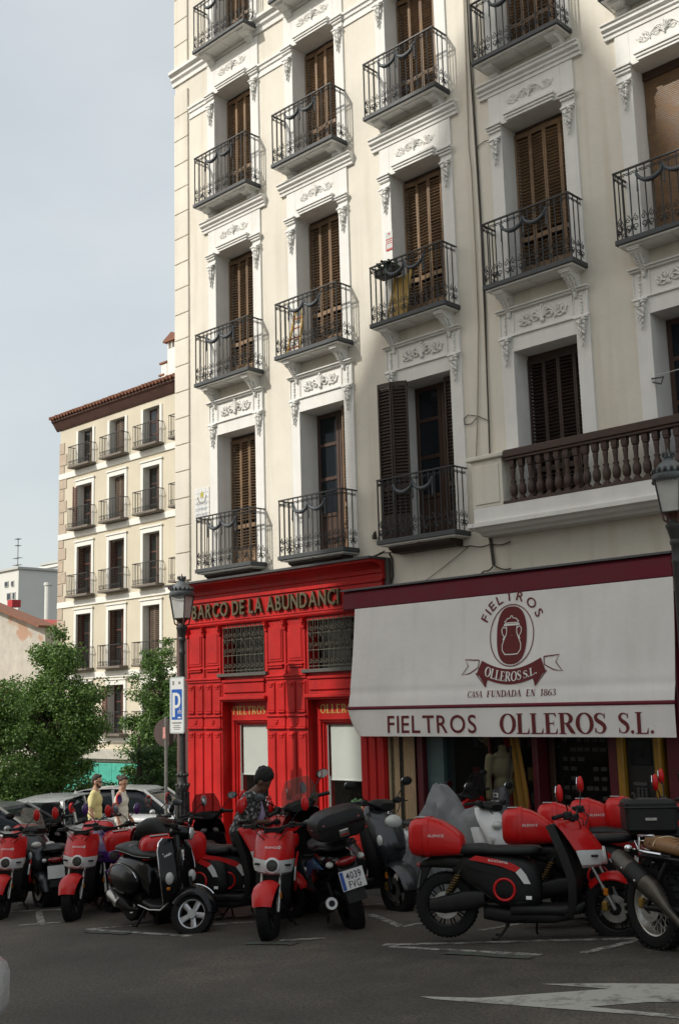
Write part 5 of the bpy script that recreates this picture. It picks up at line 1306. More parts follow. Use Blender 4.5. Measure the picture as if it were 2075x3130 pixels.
# ---------------------------------------------------------------- parking sign on the left lamp
sx,sy=LL.x-.02,LL.y-.075; SGR=R(12)
SG=thing('parking_sign','white parking sign with blue P panel and motorcycle symbol on the left lamp post','sign',(sx,sy,0),SGR)
def rrect(w_,h,r_,n=5):
    p=[]
    for cx,cy,a in ((w_/2-r_,h/2-r_,0),(-w_/2+r_,h/2-r_,90),(-w_/2+r_,-h/2+r_,180),(w_/2-r_,-h/2+r_,270)):
        for i in range(n+1): p.append((cx+r_*math.cos(R(a+90*i/n)),cy+r_*math.sin(R(a+90*i/n))))
    return p
SW_,SH_,SZ=.275,.835,1.66
q=MB(); q.prism(rrect(SW_,SH_,.025),lambda u,v,a:(u,a,SZ+v),-.012,.012); sp=obj('plate',q,mat('sign_white',(.70,.71,.69),.45),SG,None,True)
q=MB(); o_=rrect(SW_-.02,SH_-.02,.022); v,f=strip(o_+[o_[0]],[.006]*(len(o_)+1)); q.add([(a,-.0135,SZ+b) for a,b in v],f); obj('border_line',q,mat('sign_teal_line',(.12,.30,.32),.5),sp,None,True)
q=MB(); q.add([(a,-.0135,SZ+b) for a,b in ((-.100,-.215),(.100,-.215),(.100,.235),(-.100,.235))],[(0,1,2,3)]); obj('blue_panel',q,mat('sign_blue',(.012,.095,.42),.45),sp,None,True)
q=MB(); P_=[([(-.080,-.175),(-.035,-.175),(-.035,.185),(-.080,.185)],[(0,1,2,3)])]
q.add([(a,-.0165,SZ+b) for a,b in P_[0][0]],P_[0][1]); bw=[(-.035,.162),(0,.162),(.035,.145),(.052,.10),(.052,.04),(.035,-.005),(0,-.022),(-.035,-.022)]; v,f=strip(bw,[.045]*len(bw)); q.add([(a,-.0168,SZ+b) for a,b in v],f)
obj('letter_p',q,mat('sign_white',(.70,.71,.69),.45),sp,None,True)
q=MB()
for cx in (.035,.078): p=arc(cx,-.105,.014,.022,0,360,12); v,f=strip(p,[.006]*13); q.add([(a,-.0170,SZ+b) for a,b in v],f)
for pts in ([(.035,-.105),(.05,-.085),(.068,-.082),(.078,-.105)],[(.068,-.082),(.062,-.05),(.056,-.035)],[(.05,-.085),(.045,-.07)]): v,f=strip(pts,[.006]*len(pts)); q.add([(a,-.0175,SZ+b) for a,b in v],f)
q.add([(a,-.0180,SZ+b) for a,b in ((.022,-.195),(.065,-.195),(.065,-.205),(.088,-.185),(.065,-.165),(.065,-.175),(.022,-.175))],[tuple(range(7))])
obj('motorcycle_symbol',q,mat('sign_white',(.70,.71,.69),.45),sp,None,True)
q=MB()
def dashes(zc,n,w_,h): # lines of print too small to read
    for i in range(n):
        x=-w_/2+w_*i/n; q.box(x,x+w_/n*.72,-.0138,-.0130,SZ+zc-h/2,SZ+zc+h/2)
q.v=[];q.f=[]
dashes(-.262,13,.185,.022); dashes(-.302,10,.12,.012); dashes(-.330,12,.15,.012); dashes(-.356,9,.11,.010)
for (a,b,c,d) in ((-.085,-.05,.30,.36),(.03,.075,.31,.35)): q.box(a,b,-.0138,-.0130,SZ+c,SZ+d)
tag(obj('small_print',q,mat('sign_print_grey',(.22,.23,.22),.6),sp,None,True),kind='stuff')
for z in (SZ+.28,SZ-.28):
    q=MB(); q.lathe([(.056,-.018),(.056,.018)],14,(.02,.075,z)); obj('clamp_band',q,M_grey,SG,40,True)

# ---------------------------------------------------------------- round road sign seen from behind
b=gp(508,24); RS_=thing('round_road_sign','round traffic sign seen from its grey back on a pole behind the lamp','sign',b)
q=MB(); zt=on_y(508,2240,b[1]).z; q.tube([(b[0],b[1],b[2]),(b[0],b[1],zt+.35)],.035,8); obj('pole',q,mat('galvanised_pole',(.20,.20,.19),.5,metal=.4,var=.2,vscale=9),RS_,40)
q=MB(); ax=Vector((-.3,.95,0)).normalized(); q.lathe([(.0,-.01),(.30,-.012),(.305,0),(.30,.012),(0,.012)],28,(b[0]-.1*1,b[1]+.06,zt),ax); obj('disc',q,mat('sign_back_brown',(.07,.045,.04),.6,var=.3,vscale=6),RS_,40)
q=MB(); q.box(b[0]-.045,b[0]+.045,b[1]-.05,b[1]-.042,zt-.12,zt+.12); obj('sticker',q,mat('red_white_sticker',(.55,.25,.23),.5,var=.6,vscale=30),RS_)

# ---------------------------------------------------------------- cables and pipes on the facade
M_cable=mat('black_cable',(.06,.048,.036),.7,var=.3,vscale=9); M_pipe=mat('painted_pipe',(.36,.31,.24),.7,var=.2,vscale=6)
def cable(label,pts,r_=.012,m=M_cable,y=YW-.022,name='cable',sag=0):
    q=MB(); P_=[on_y(px,py,y if len(p)<3 else p[2]) for p in pts for px,py in (p[:2],)]
    S=[]
    for i in range(len(P_)-1):
        for k in range(6): t=k/6; a=P_[i].lerp(P_[i+1],t); a.z-=sag*4*t*(1-t); S.append(a)
    S.append(P_[-1]); q.tube(S,r_,6); return tag(obj(name,q,m,None,60),label,'cable','cables on the facade')
cable('dark cable bundle running down the wall beside the third balcony column',[(1424,-30),(1432,130),(1443,300),(1455,480),(1470,720),(1482,1000),(1492,1270),(1497,1420)],.011)
cable('second cable twisting beside the dark bundle on the wall',[(1432,-30),(1440,150),(1449,330),(1461,520),(1475,760),(1484,980),(1488,1150)],.007)
cable('thin pale conduit left of the dark cable bundle',[(1415,-30),(1424,200),(1432,450),(1440,520),(1452,760),(1462,1000),(1458,1300),(1452,1480)],.009,M_pipe)
cable('looped loose wire beside the open shutters',[(1490,1285),(1460,1272),(1430,1268),(1417,1280),(1420,1297),(1440,1296),(1458,1275)],.006)
cable('wire branching from the bundle to a window capital',[(1452,470),(1462,445),(1480,432),(1500,425)],.006)
cable('black wires running along the ledge above the red cornice',[(600,1788),(700,1770),(840,1745),(1000,1722),(1110,1704),(1168,1690)],.014,y=YW-.05,sag=.02)
cable('second wire looping along the ledge above the red cornice',[(560,1770),(640,1784),(760,1756),(905,1737),(1060,1712),(1175,1684)],.009,y=YW-.06,sag=.05)
cable('black cable dropping at the right end of the red cornice',[(1190,1692),(1198,1710),(1200,1760),(1196,1782)],.016)
cable('pipe running down from the terrace corner to the awning hood',[(1490,1610),(1498,1650),(1508,1726)],.022,mat('dark_pipe',(.07,.06,.05),.6))
cable('thin wire slanting across the cream wall above the awning',[(1300,1775),(1360,1730),(1430,1672)],.004)
cable('bundle of cables along the top of the awning hood',[(1370,1790),(1430,1765),(1480,1745),(1508,1727),(1560,1738)],.010,y=YW-.04,sag=.03)
cable('wires under the third balcony running to the terrace',[(1160,1690),(1290,1668),(1380,1660),(1440,1668),(1500,1662),(1560,1655)],.009,y=YW-.05,sag=.03)
cable('clothes line wire stretched across the right window of the terrace',[(2005,1148),(2075,1128),(2200,1095)],.005,mat('pale_wire',(.6,.6,.56),.6),YW-.15)
q=MB(); A=on_y(1990,1158,YW-.06); q.tube([A,A+Vector((.16,0,-.01)),A+Vector((.12,0,-.09)),A+Vector((.02,-.02,-.05))],.012,6); tag(obj('wall_bracket',q,M_grey),'small metal wall bracket beside the right terrace window','bracket')
q=MB(); A=on_y(1144,1640,YW-.05); 
for k in range(5): q.tube([A,A+Vector((random.uniform(-.05,.08),-.03,random.uniform(-.05,.07)))],.012,5)
q.cbox(A.x-.03,A.x+.03,A.y-.03,A.y+.03,A.z-.04,A.z+.03,.01); tag(obj('cable_clamp',q,M_cable),'black cable clamp between the second and third first floor balconies','clamp')
# downpipe between red front and cream wall
q=MB(); q.tube([(-10.78,YW-.05,3.72),(-10.78,YW-.05,3.1)],.05,10); tag(obj('downpipe',q,mat('dark_pipe',(.07,.06,.05),.6),None,40),'short downpipe at the right end of the red shopfront cornice','pipe')

# ---------------------------------------------------------------- plaques on the wall
A=on_y(604,1508,YW-.02); Bq=on_y(652,1570,YW-.02); PLX0,PLX1=-15.33,-14.93
zt,zb=on_y(625,1490,YW).z,on_y(625,1586,YW).z
pq=thing('street_plaque','pale ceramic street name plaque with a gold star and laurel on the left corner','plaque',((PLX0+PLX1)/2,YW,zb))
M_cer=mat('ceramic_white',(.70,.70,.68),.35,var=.06,vscale=9); tw=(PLX1-PLX0)/4; th=(zt-zb)/6
for i in range(4):
    for j in range(6):
        q=MB(); q.cbox(PLX0+i*tw+.002,PLX0+(i+1)*tw-.002,YW-.014,YW-.001,zb+j*th+.002,zb+(j+1)*th-.002,.002); obj('tile',q,M_cer,pq)
xc=(PLX0+PLX1)/2; zc=zb+(zt-zb)*.74
q=MB(); st=[]
for i in range(16):
    a=2*math.pi*i/16; r_=.062 if i%2==0 else .036; st.append((xc+math.cos(a)*r_,YW-.0165,zc+.02+math.sin(a)*r_*1.15))
q.add(st,[tuple(range(16))]); obj('gold_star',q,mat('gold_paint',(.42,.36,.05),.6),pq)
q=MB(); p=arc(xc,zc+.04,.125,.17,195,345,18); v,f=strip(p,[.016+.006*(i%2) for i in range(19)]); q.add([(a,YW-.0162,b_) for a,b_ in v],f); obj('laurel',q,mat('olive_paint',(.20,.16,.10),.7),pq)
q=MB(); put_text(q,'PLAZA DEL',.30,.07,lambda u,v,c:(PLX0+.05+u,YW-.0165-c*.01,zb+.255+v),'sans',.1)
for row,(n,w_) in enumerate(((9,.32),(8,.34))):
    for i in range(n): x=PLX0+.03+w_*i/n; z=zb+.15-row*.105; q.box(x,x+.008,YW-.0165,YW-.0155,z,z+.06); q.box(x+.0085,x+.022,YW-.0165,YW-.0155,z+random.choice((0,.025,.05)),z+random.choice((.008,.033,.058))+.002)
obj('lettering',q,mat('faded_blue_print',(.34,.38,.43),.7),pq)
A=on_y(1178,714,YW-.035); Bq=on_y(1201,768,YW-.035); x0,x1=A.x,Bq.x; zt=on_y(1178,712,YW-.035).z; zb=on_y(1180,769,YW-.035).z
al=thing('alarm_sign','small red and grey alarm company sign on the white window surround','sign',((x0+x1)/2,YW-.035,zb))
q=MB(); q.cbox(x0,x1,YW-.037,YW-.0305,zb,zt,.002); obj('plate',q,mat('alarm_grey',(.50,.51,.49),.5),al)
q=MB(); h=zt-zb; M_al=mat('alarm_red',(.42,.03,.02),.5)
for (a,b_) in ((0,.10),(.36,.40),(.46,.50),(.56,.62)): q.box(x0,x1,YW-.0385,YW-.0375,zb+h*a,zb+h*b_)
q.box(x0,x0+.01,YW-.0385,YW-.0375,zb+h*.101,zb+h*.359); q.box(x1-.01,x1,YW-.0385,YW-.0375,zb+h*.101,zb+h*.359); q.box((x0+x1)/2-.02,(x0+x1)/2+.02,YW-.0385,YW-.0375,zb+h*.83,zb+h*.92)
obj('red_print',q,M_al,al)

# ---------------------------------------------------------------- things left out on the balconies
M_lad=mat('yellow_ladder_wood',(.50,.33,.09),.6,var=.2,vscale=9)
x=COLS[1]-.40; z=7.165+.09; L=thing('step_ladder','yellow folded step ladder leaning on the second balcony of the second floor','ladder',(x,YW-.15,z))
for k,(dx) in enumerate((-.18,.12)):
    q=MB(); q.tube([(x+dx,YW-.22,z),(x+dx*.6,YW-.06,z+.80)],.022,6); obj('rail',q,M_lad,L)
for k in range(4):
    t=.15+.22*k; q=MB(); q.tube([(x-.18+.07*t,YW-.22+.16*t,z+.80*t),(x+.12-.05*t,YW-.22+.16*t,z+.80*t)],.014,5); obj('rung',q,mat('orange_rung',(.5,.16,.04),.6),L)
q=MB(); q.cbox(x-.12,x+.10,YW-.13,YW-.04,z+.02,z+.55,.03); tag(obj('white_bag',q,mat('white_plastic',(.62,.60,.56),.6,var=.2,vscale=8)),'white and orange bag behind the yellow ladder on the balcony','bag')
x=COLS[2]-.28; L=thing('wooden_board','yellow wooden folding chair leaning on the third balcony of the second floor','chair',(x,YW-.2,z))
q=MB(); q.add([(x-.13,YW-.24,z),(x+.17,YW-.24,z),(x+.15,YW-.08,z+.72),(x-.13,YW-.08,z+.72),(x-.13,YW-.22,z),(x+.17,YW-.22,z),(x+.15,YW-.06,z+.72),(x-.13,YW-.06,z+.72)],[(0,1,2,3),(7,6,5,4),(0,4,5,1),(1,5,6,2),(2,6,7,3),(3,7,4,0)]); obj('seat_board',q,mat('ochre_board',(.42,.27,.06),.6,var=.2,vscale=6),L)
for dx in (-.17,.19): q=MB(); q.tube([(x+dx,YW-.26,z),(x+dx*.85,YW-.06,z+.82)],.018,6); obj('frame_leg',q,M_lad,L)
x=COLS[2]-.42; q=MB(); q.cbox(x-.22,x+.16,YW-.33,YW-.10,z+.72,z+.84,.015); PB=thing('planter','planter with dark foliage hung on the third balcony rail of the second floor','planter',(x,YW-.2,z+.7)); obj('box',q,mat('dark_planter',(.05,.05,.045),.7),PB)
q=MB()
for i in range(60): c=Vector((x+random.uniform(-.22,.16),YW-.22+random.uniform(-.1,.1),z+.84+random.uniform(0,.10))); u=Vector((random.uniform(-1,1),random.uniform(-1,1),random.uniform(-.3,1))).normalized(); q.obox(c,u,u.orthogonal(),u.cross(u.orthogonal()),.035,.014,.001)
obj('foliage',q,mat('planter_leaves',(.03,.06,.02),.6,var=.5,vscale=30),PB)

# ---------------------------------------------------------------- people
def solid(name,mb,m,parent,vox=.012,sm=6,local=True):
    """one continuous surface grown over overlapping shapes"""
    o=obj(name,mb,m,parent,None,local); r_=o.modifiers.new('join','REMESH'); r_.mode='VOXEL'; r_.voxel_size=vox; r_.use_smooth_shade=True
    s_=o.modifiers.new('relax','SMOOTH'); s_.iterations=sm; s_.factor=.5; return o
def limb(mb,pts,rs,n=10):
    mb.tube(pts,rs,n)
    for p,r_ in zip(pts,rs): mb.ell(p,r_,r_,r_,10,7)
def hand(mb,w_,d,side,curl=.5):
    """palm, four fingers and a thumb; w_ wrist, d direction the hand points"""
    w_=Vector(w_); d=Vector(d).normalized(); s_=Vector((0,side,0)); f=d.cross(s_).normalized()
    s_=f.cross(d).normalized()
    pc=w_+d*.055; mb.obox(pc,d,f,s_,.048,.036,.014)
    for i in range(4):
        o=pc+d*.045+f*(-.028+.019*i); L=(.062,.074,.070,.055)[i]; k1=(d*(1-curl*.4)-s_*curl*.6).normalized(); k2=(d*(1-curl)-s_*curl).normalized()
        mb.tube([o,o+k1*L*.55,o+k1*L*.55+k2*L*.5],[.0095,.009,.007],6)
    o=pc-d*.02-f*.035; mb.tube([o,o-f*.022+d*.03,o-f*.02+d*.058-s_*.01],[.012,.011,.008],6)
def person(label,loc,heading,h,J,cloth,skin,hair,extras=None,head_turn=0,head_pitch=0,kid=''):
    """J: joints in metres for a 1.75 m body facing +x"""
    k=h/1.75; T=thing('person',label,'person',loc,heading)
    V=lambda p:Vector(p)*k
    b=MB(); neck=V(J['neck']); hd=V(J['head'])
    # torso, neck
    pel=V(J['pelvis']); ch=V(J['chest'])
    for c,rx,ry,rz_ in ((pel,.115,.165,.12),(pel.lerp(ch,.45),.105,.145,.14),(ch,.12,.175,.16)): b.ell(c,rx*k,ry*k,rz_*k,14,10)
    limb(b,[ch+Vector((0,0,.10*k)),neck,hd-Vector((0,0,.05*k))],[.09*k,.058*k,.055*k])
    # head with face
    Hm=Matrix.Translation(hd)@Matrix.Rotation(head_turn,4,'Z')@Matrix.Rotation(head_pitch,4,'Y')
    hb=MB(); hb.ell((0,0,.03),.095,.076,.115,16,12); hb.ell((.022,0,-.045),.072,.06,.075,14,10); hb.ell((.088,0,-.01),.022,.014,.022,8,6); hb.ell((.100,0,-.022),.014,.016,.012,8,6); hb.ell((.073,0,-.085),.026,.03,.022,8,6); hb.ell((.088,0,-.052),.012,.026,.008,8,5); hb.ell((.078,0,.028),.02,.055,.012,8,5)
    for s_ in (-1,1): hb.ell((-.005,s_*.078,-.005),.022,.012,.034,8,6)
    b.add([Hm@(Vector(p)*k) for p in hb.v],hb.f)
    for s_,nm in ((1,'l'),(-1,'r')):
        a=[V(J[nm+'_sh']),V(J[nm+'_el']),V(J[nm+'_wr'])]; limb(b,a,[.058*k,.043*k,.029*k]); hand(b,a[2],a[2]-a[1],s_)
        l=[V(J[nm+'_hip']),V(J[nm+'_kn']),V(J[nm+'_an'])]; limb(b,l,[.088*k,.058*k,.04*k]); b.ell(l[2]+Vector((.06,0,-.045))*k,.12*k,.042*k,.035*k,10,6)
    body=solid('body',b,skin,T,.010,4)
    e=MB()
    for s_ in (-1,1): e.ell((.083,s_*.032,.005),.012,.016,.009,8,6)
    e.xf(Hm@Matrix.Scale(k,4)); obj('eyes',e,mat('eye_dark',(.03,.025,.02),.3),body,60,True)
    # clothes
    t=MB(); 
    for c,rx,ry,rz_ in ((pel+Vector((0,0,.04*k)),.145,.19,.13),(pel.lerp(ch,.45),.142,.18,.16),(ch,.148,.205,.165)): t.ell(c,rx*k,ry*k,rz_*k,14,10)
    t.ell(ch+Vector((0,0,.13*k)),.09*k,.15*k,.06*k,12,8)
    for nm in 'lr':
        sh,el,wr=V(J[nm+'_sh']),V(J[nm+'_el']),V(J[nm+'_wr'])
        if cloth['sleeve']=='short': limb(t,[sh,sh.lerp(el,.78)],[.075*k,.066*k])
        elif cloth['sleeve']=='long': limb(t,[sh,el,el.lerp(wr,.9)],[.078*k,.062*k,.048*k])
        else: limb(t,[sh-Vector((0,sh.y*.22,0)),sh-Vector((0,sh.y*.2,.02))],[.062*k,.06*k])
    if cloth.get('hem'): t.ell(pel-Vector((0,0,.06*k)),.135*k,.185*k,.10*k,14,8)
    solid('shirt',t,cloth['shirt'],T,.012,5)
    p=MB(); p.ell(pel-Vector((0,0,.03*k)),.128*k,.178*k,.12*k,14,10)
    for nm in 'lr': limb(p,[V(J[nm+'_hip']),V(J[nm+'_kn']),V(J[nm+'_kn']).lerp(V(J[nm+'_an']),cloth.get('leg',.92))],[.10*k,.072*k,.06*k])
    solid('trousers',p,cloth['trousers'],T,.012,5)
    s_=MB()
    for nm in 'lr':
        a=V(J[nm+'_an']); s_.ell(a+Vector((.065,0,-.045))*k,.135*k,.05*k,.042*k,12,8); s_.ell(a+Vector((0,0,-.02))*k,.05*k,.045*k,.05*k,10,8)
    solid('shoes',s_,cloth['shoes'],T,.012,3)
    hr=MB(); hair(hr); hr.xf(Hm@Matrix.Scale(k,4)); solid('hair',hr,cloth['hair'],T,.010,2)
    if extras: extras(T,Hm,k)
    return T
STAND=dict(pelvis=(0,0,.96),chest=(0,0,1.28),neck=(.01,0,1.50),head=(.03,0,1.63),
 l_sh=(0,.19,1.42),l_el=(-.03,.235,1.13),l_wr=(.05,.24,.89),r_sh=(0,-.19,1.42),r_el=(-.05,-.235,1.13),r_wr=(.02,-.24,.89),
 l_hip=(0,.09,.92),l_kn=(.14,.10,.50),l_an=(.12,.10,.09),r_hip=(0,-.09,.92),r_kn=(-.02,-.10,.50),r_an=(-.24,-.10,.13))
M_skin1=mat('light_skin',(.46,.27,.19),.55,var=.08,vscale=12,local=True); M_skin2=mat('dark_skin',(.12,.06,.04),.5,var=.1,vscale=12,local=True); M_skin3=mat('tan_skin',(.40,.22,.15),.55,var=.08,vscale=12,local=True)
def hair_short(m):
    m.ell((-.018,0,.065),.092,.082,.098,14,10); m.ell((-.055,0,.01),.052,.074,.085,12,8); m.ell((.045,0,.12),.055,.06,.035,10,6)
def beard(T,Hm,k):
    q=MB(); q.ell((.055,0,-.085),.042,.052,.035,12,8); q.ell((.03,.05,-.055),.03,.016,.045,8,6); q.ell((.03,-.05,-.055),.03,.016,.045,8,6); q.xf(Hm@Matrix.Scale(k,4)); solid('beard',q,mat('dark_brown_hair',(.035,.022,.014),.7),T,.010,2)
    q=MB()
    for s_ in (-1,1): q.cbox(.085,.10,s_*.036-.026,s_*.036+.026,-.008,.028,.006); q.cbox(-.01,.085,s_*.080-.003,s_*.080+.003,.012,.02,.002)
    q.xf(Hm@Matrix.Scale(k,4)); obj('sunglasses',q,M_blk,T,None,True)
def hair_bun(m):
    hair_short(m); m.ell((-.13,0,.085),.055,.052,.052,12,8); m.ell((-.075,0,.06),.05,.06,.06,10,8)
    m.tube([(-.04,.06,0),(-.05,.065,-.06)],[.02,.008],6)
def bag_strap(T,Hm,k):
    q=MB(); q.tube([(.02,-.10,1.46),(.125,-.02,1.36),(.15,.08,1.15),(.10,.19,.98)],.010,6); q.tube([(.02,-.10,1.46),(-.12,-.02,1.36),(-.13,.08,1.15),(-.05,.20,.98)],.010,6); q.xf(Matrix.Scale(k,4)); obj('bag_strap',q,M_blk,T,40,True)
def afro(m):
    m.ell((-.02,0,.07),.108,.098,.098,16,12); m.ell((-.05,0,.02),.07,.088,.085,12,8)
    for i in range(40):
        a=random.uniform(0,6.28); t_=random.uniform(.1,1.3); m.ell((-.02+.10*math.sin(t_)*math.cos(a),.092*math.sin(t_)*math.sin(a),.075+.092*math.cos(t_)),.022,.022,.022,6,5)
def at_px(px,d):
    P=at_depth(px,2400,d/ray(px,2400).dot(fwd)); return (P.x,P.y,gz(P.x))
M_ytee=mat('yellow_tee',(.62,.55,.27),.9,var=.08,vscale=9,bump=.3,bscale=18,local=True)
J1=dict(STAND); person('bearded person in a pale yellow t-shirt and sunglasses walking behind the scooters',at_px(292,22),R(48),1.76,J1,dict(sleeve='short',shirt=M_ytee,trousers=mat('dark_jeans',(.03,.035,.05),.9,local=True),shoes=M_blk,hair=mat('dark_brown_hair',(.035,.022,.014),.7),hem=True),M_skin1,hair_short,beard,head_turn=R(-8),head_pitch=R(4))
J2=dict(STAND); J2['l_wr']=(.12,.22,.93); J2['l_kn']=(0,.10,.5); J2['l_an']=(-.18,.10,.12); J2['r_kn']=(.12,-.1,.5); J2['r_an']=(.14,-.1,.09)
person('person with a hair bun in a white sleeveless top and cross-body strap walking',at_px(372,21.6),R(40),1.68,J2,dict(sleeve='none',shirt=mat('white_lace_top',(.66,.63,.57),.9,var=.25,vscale=55,bump=.3,bscale=40,local=True),trousers=mat('white_trousers',(.55,.53,.48),.9,local=True),shoes=M_blk,hair=mat('dark_brown_hair',(.035,.022,.014),.7),hem=True),M_skin3,hair_bun,bag_strap,head_turn=R(-25),head_pitch=R(12))
# rider sitting astride a parked scooter, bent over a phone
SIT=dict(pelvis=(-.06,0,.90),chest=(.04,0,1.20),neck=(.12,0,1.39),head=(.19,0,1.49),
 l_sh=(.08,.19,1.33),l_el=(.10,.24,1.06),l_wr=(.33,.13,1.05),r_sh=(.08,-.19,1.33),r_el=(.10,-.24,1.06),r_wr=(.33,-.12,1.05),
 l_hip=(-.04,.10,.87),l_kn=(.34,.22,.70),l_an=(.28,.24,.12),r_hip=(-.04,-.10,.87),r_kn=(.34,-.22,.70),r_an=(.28,-.24,.12))
def pattern():
    m_=mat('black_white_shirt',(.025,.025,.028),.8,local=True); t=m_.node_tree; b_=t.nodes['Principled BSDF']; tcn=t.nodes.new('ShaderNodeTexCoord'); n=t.nodes.new('ShaderNodeTexNoise'); n.inputs['Scale'].default_value=26; n.inputs['Detail'].default_value=3; t.links.new(tcn.outputs['Object'],n.inputs['Vector'])
    r_=t.nodes.new('ShaderNodeValToRGB'); r_.color_ramp.elements[0].position=.53; r_.color_ramp.elements[0].color=(.018,.018,.02,1); r_.color_ramp.elements[1].position=.60; r_.color_ramp.elements[1].color=(.28,.27,.27,1); t.links.new(n.outputs[0],r_.inputs[0]); t.links.new(r_.outputs[0],b_.inputs['Base Color']); return m_
def phone(T,Hm,k):
    q=MB(); q.obox((.42*k,0,1.08*k),(.7,0,.7),(0,1,0),(-.7,0,.7),.075,.038,.005); obj('phone',q,M_blk,T,None,True)
    q=MB(); q.tube([(.13*k,0,1.26*k),(.16*k,0,1.12*k),(.13*k,0,.98*k)],[.05,.06,.05],8); obj('undershirt',q,mat('lilac_undershirt',(.42,.36,.55),.8,local=True),T,50,True)
RIDER=at_px(752,12.6)
person('person in a black and white patterned shirt bent over a phone on a parked scooter',RIDER,R(42),1.72,SIT,dict(sleeve='short',shirt=pattern(),trousers=mat('black_trousers',(.015,.015,.017),.9,local=True),shoes=M_blk,hair=mat('black_curly_hair',(.012,.010,.009),.8)),M_skin2,afro,phone,head_turn=R(-6),head_pitch=R(34))

# ---------------------------------------------------------------- mannequin with a satchel by the shop window
A=on_y(1540,2400,12.10); zg=gz(A.x)+.13
MN=thing('mannequin','headless mannequin in an olive jacket beside the shop display window','mannequin',(A.x,12.10,zg))
q=MB(); q.ell((0,0,1.00),.10,.14,.16,14,10); q.ell((0,0,1.22),.10,.165,.17,14,10); q.ell((0,0,1.38),.07,.14,.06,12,8); q.tube([(0,0,1.38),(0,0,1.52)],[.06,.05],10)
for s_ in (-1,1): limb(q,[(0,s_*.18,1.36),(0,s_*.22,1.10),(.03,s_*.21,.86)],[.058,.05,.04])
solid('jacket',q,mat('olive_jacket',(.10,.088,.045),.85,var=.15,vscale=8,bump=.3,bscale=14,local=True),MN,.012,4)
q=MB(); q.tube([(0,0,0),(0,0,.95)],.02,8); q.lathe([(.18,0),(.18,.02),(.03,.04)],18); obj('stand',q,M_grey,MN,40,True)
MN.rotation_euler=(0,0,R(-35))
A=on_y(1523,2455,11.98); BG=thing('satchel','dark grey shoulder satchel with a white buckle hanging in front of the mannequin','bag',(A.x,11.98,A.z-.22))
q=MB(); q.loft([ring(0,0,.0,.11,.05,4,16,'z'),ring(0,0,.03,.15,.065,4,16,'z'),ring(0,0,.20,.16,.07,4,16,'z'),ring(0,0,.36,.14,.06,3,16,'z'),ring(0,0,.43,.10,.04,2.5,16,'z')]); obj('body',q,mat('grey_nylon',(.055,.058,.066),.6,var=.2,vscale=9),BG,50,True)
q=MB(); q.tube([(-.12,.02,.40),(-.06,.06,.75),(.06,.10,.95),(.12,.02,.40)],.014,6); obj('strap',q,M_blk,BG,40,True)
q=MB(); 
for (a,b_,c,d) in ((-.05,.05,.33,.345),(-.05,.05,.29,.305),(-.05,-.035,.3055,.3295),(.035,.05,.3055,.3295)): q.box(a,b_,-.080,-.066,c,d)
obj('buckle',q,mat('pale_buckle',(.6,.6,.58),.4),BG,None,True)
BG.rotation_euler=(R(-6),0,R(-20))

# ---------------------------------------------------------------- scooters: shared pieces
M_sred=mat('scooter_red',(.54,.009,.010),.34,spec=.3,var=.10,vscale=4,coat=.15,local=True,streak=.08,stain=(.36,.05,.04))
M_swhite=mat('scooter_white',(.66,.66,.65),.35,var=.05,vscale=3,coat=.3,local=True)
M_sblk=mat('matt_black_plastic',(.009,.0088,.0088),.48,var=.5,vscale=6,bump=.12,bscale=110,spec=.28,local=True,streak=.3,stain=(.028,.026,.024))
M_gblk=mat('gloss_black_paint',(.006,.006,.007),.2,var=.2,vscale=5,coat=.12,spec=.25,local=True)
M_seat=mat('black_seat_vinyl',(.014,.014,.0145),.5,spec=.35,var=.25,vscale=9,bump=.15,bscale=120,local=True)
M_steel=mat('bare_steel',(.42,.41,.39),.35,metal=.9,var=.25,vscale=12,local=True)
M_chrome=mat('chrome',(.75,.76,.78),.08,metal=1.0,local=True)
M_mirror=mat('mirror_glass',(.80,.84,.88),.03,metal=1.0,local=True)
M_spring=mat('brass_spring',(.35,.22,.06),.4,metal=.8,local=True)
M_purple=mat('purple_paint',(.055,.012,.13),.35,var=.1,vscale=3,coat=.4,local=True); M_blue=mat('blue_paint',(.02,.10,.24),.3,var=.1,vscale=3,coat=.5,local=True)
M_gmet=mat('dark_grey_metallic',(.028,.030,.033),.32,metal=.35,var=.15,vscale=5,coat=.5,local=True)
M_amber=mat('amber_lens',(.50,.16,.01),.2,local=True); M_rlens=mat('red_lens',(.25,.006,.008),.15,coat=.5,local=True); M_clens=mat('clear_lens',(.52,.53,.50),.1,coat=.6,local=True)
M_smoke=glass('smoked_screen',(.03,.03,.032),.08,.55); M_clearscr=glass('clear_screen',(.25,.24,.20),.1,.35)
M_wht=mat('print_white',(.72,.72,.70),.6,local=True)
class Bike:
    def __init__(s,label,cat,loc,heading,lean=0,group=None,name='scooter',kind=None):
        s.T=thing(name,label,cat,loc,heading,group); s.T.rotation_euler=(-lean,0,heading); s.S=Matrix.Identity(4)
    def p(s,name,mb,m,parent=None,smooth=45,steer=False):
        if steer: mb.xf(s.S)
        return obj(name,mb,m,parent or s.T,smooth,True)
    def steering(s,ang,x,rake=R(25)):
        ax=Vector((-math.sin(rake),0,math.cos(rake))); s.S=Matrix.Translation((x,0,.3))@Matrix.Rotation(ang,4,ax)@Matrix.Translation((-x,0,-.3))
def mir(f):
    for s in (-1,1): f(s)
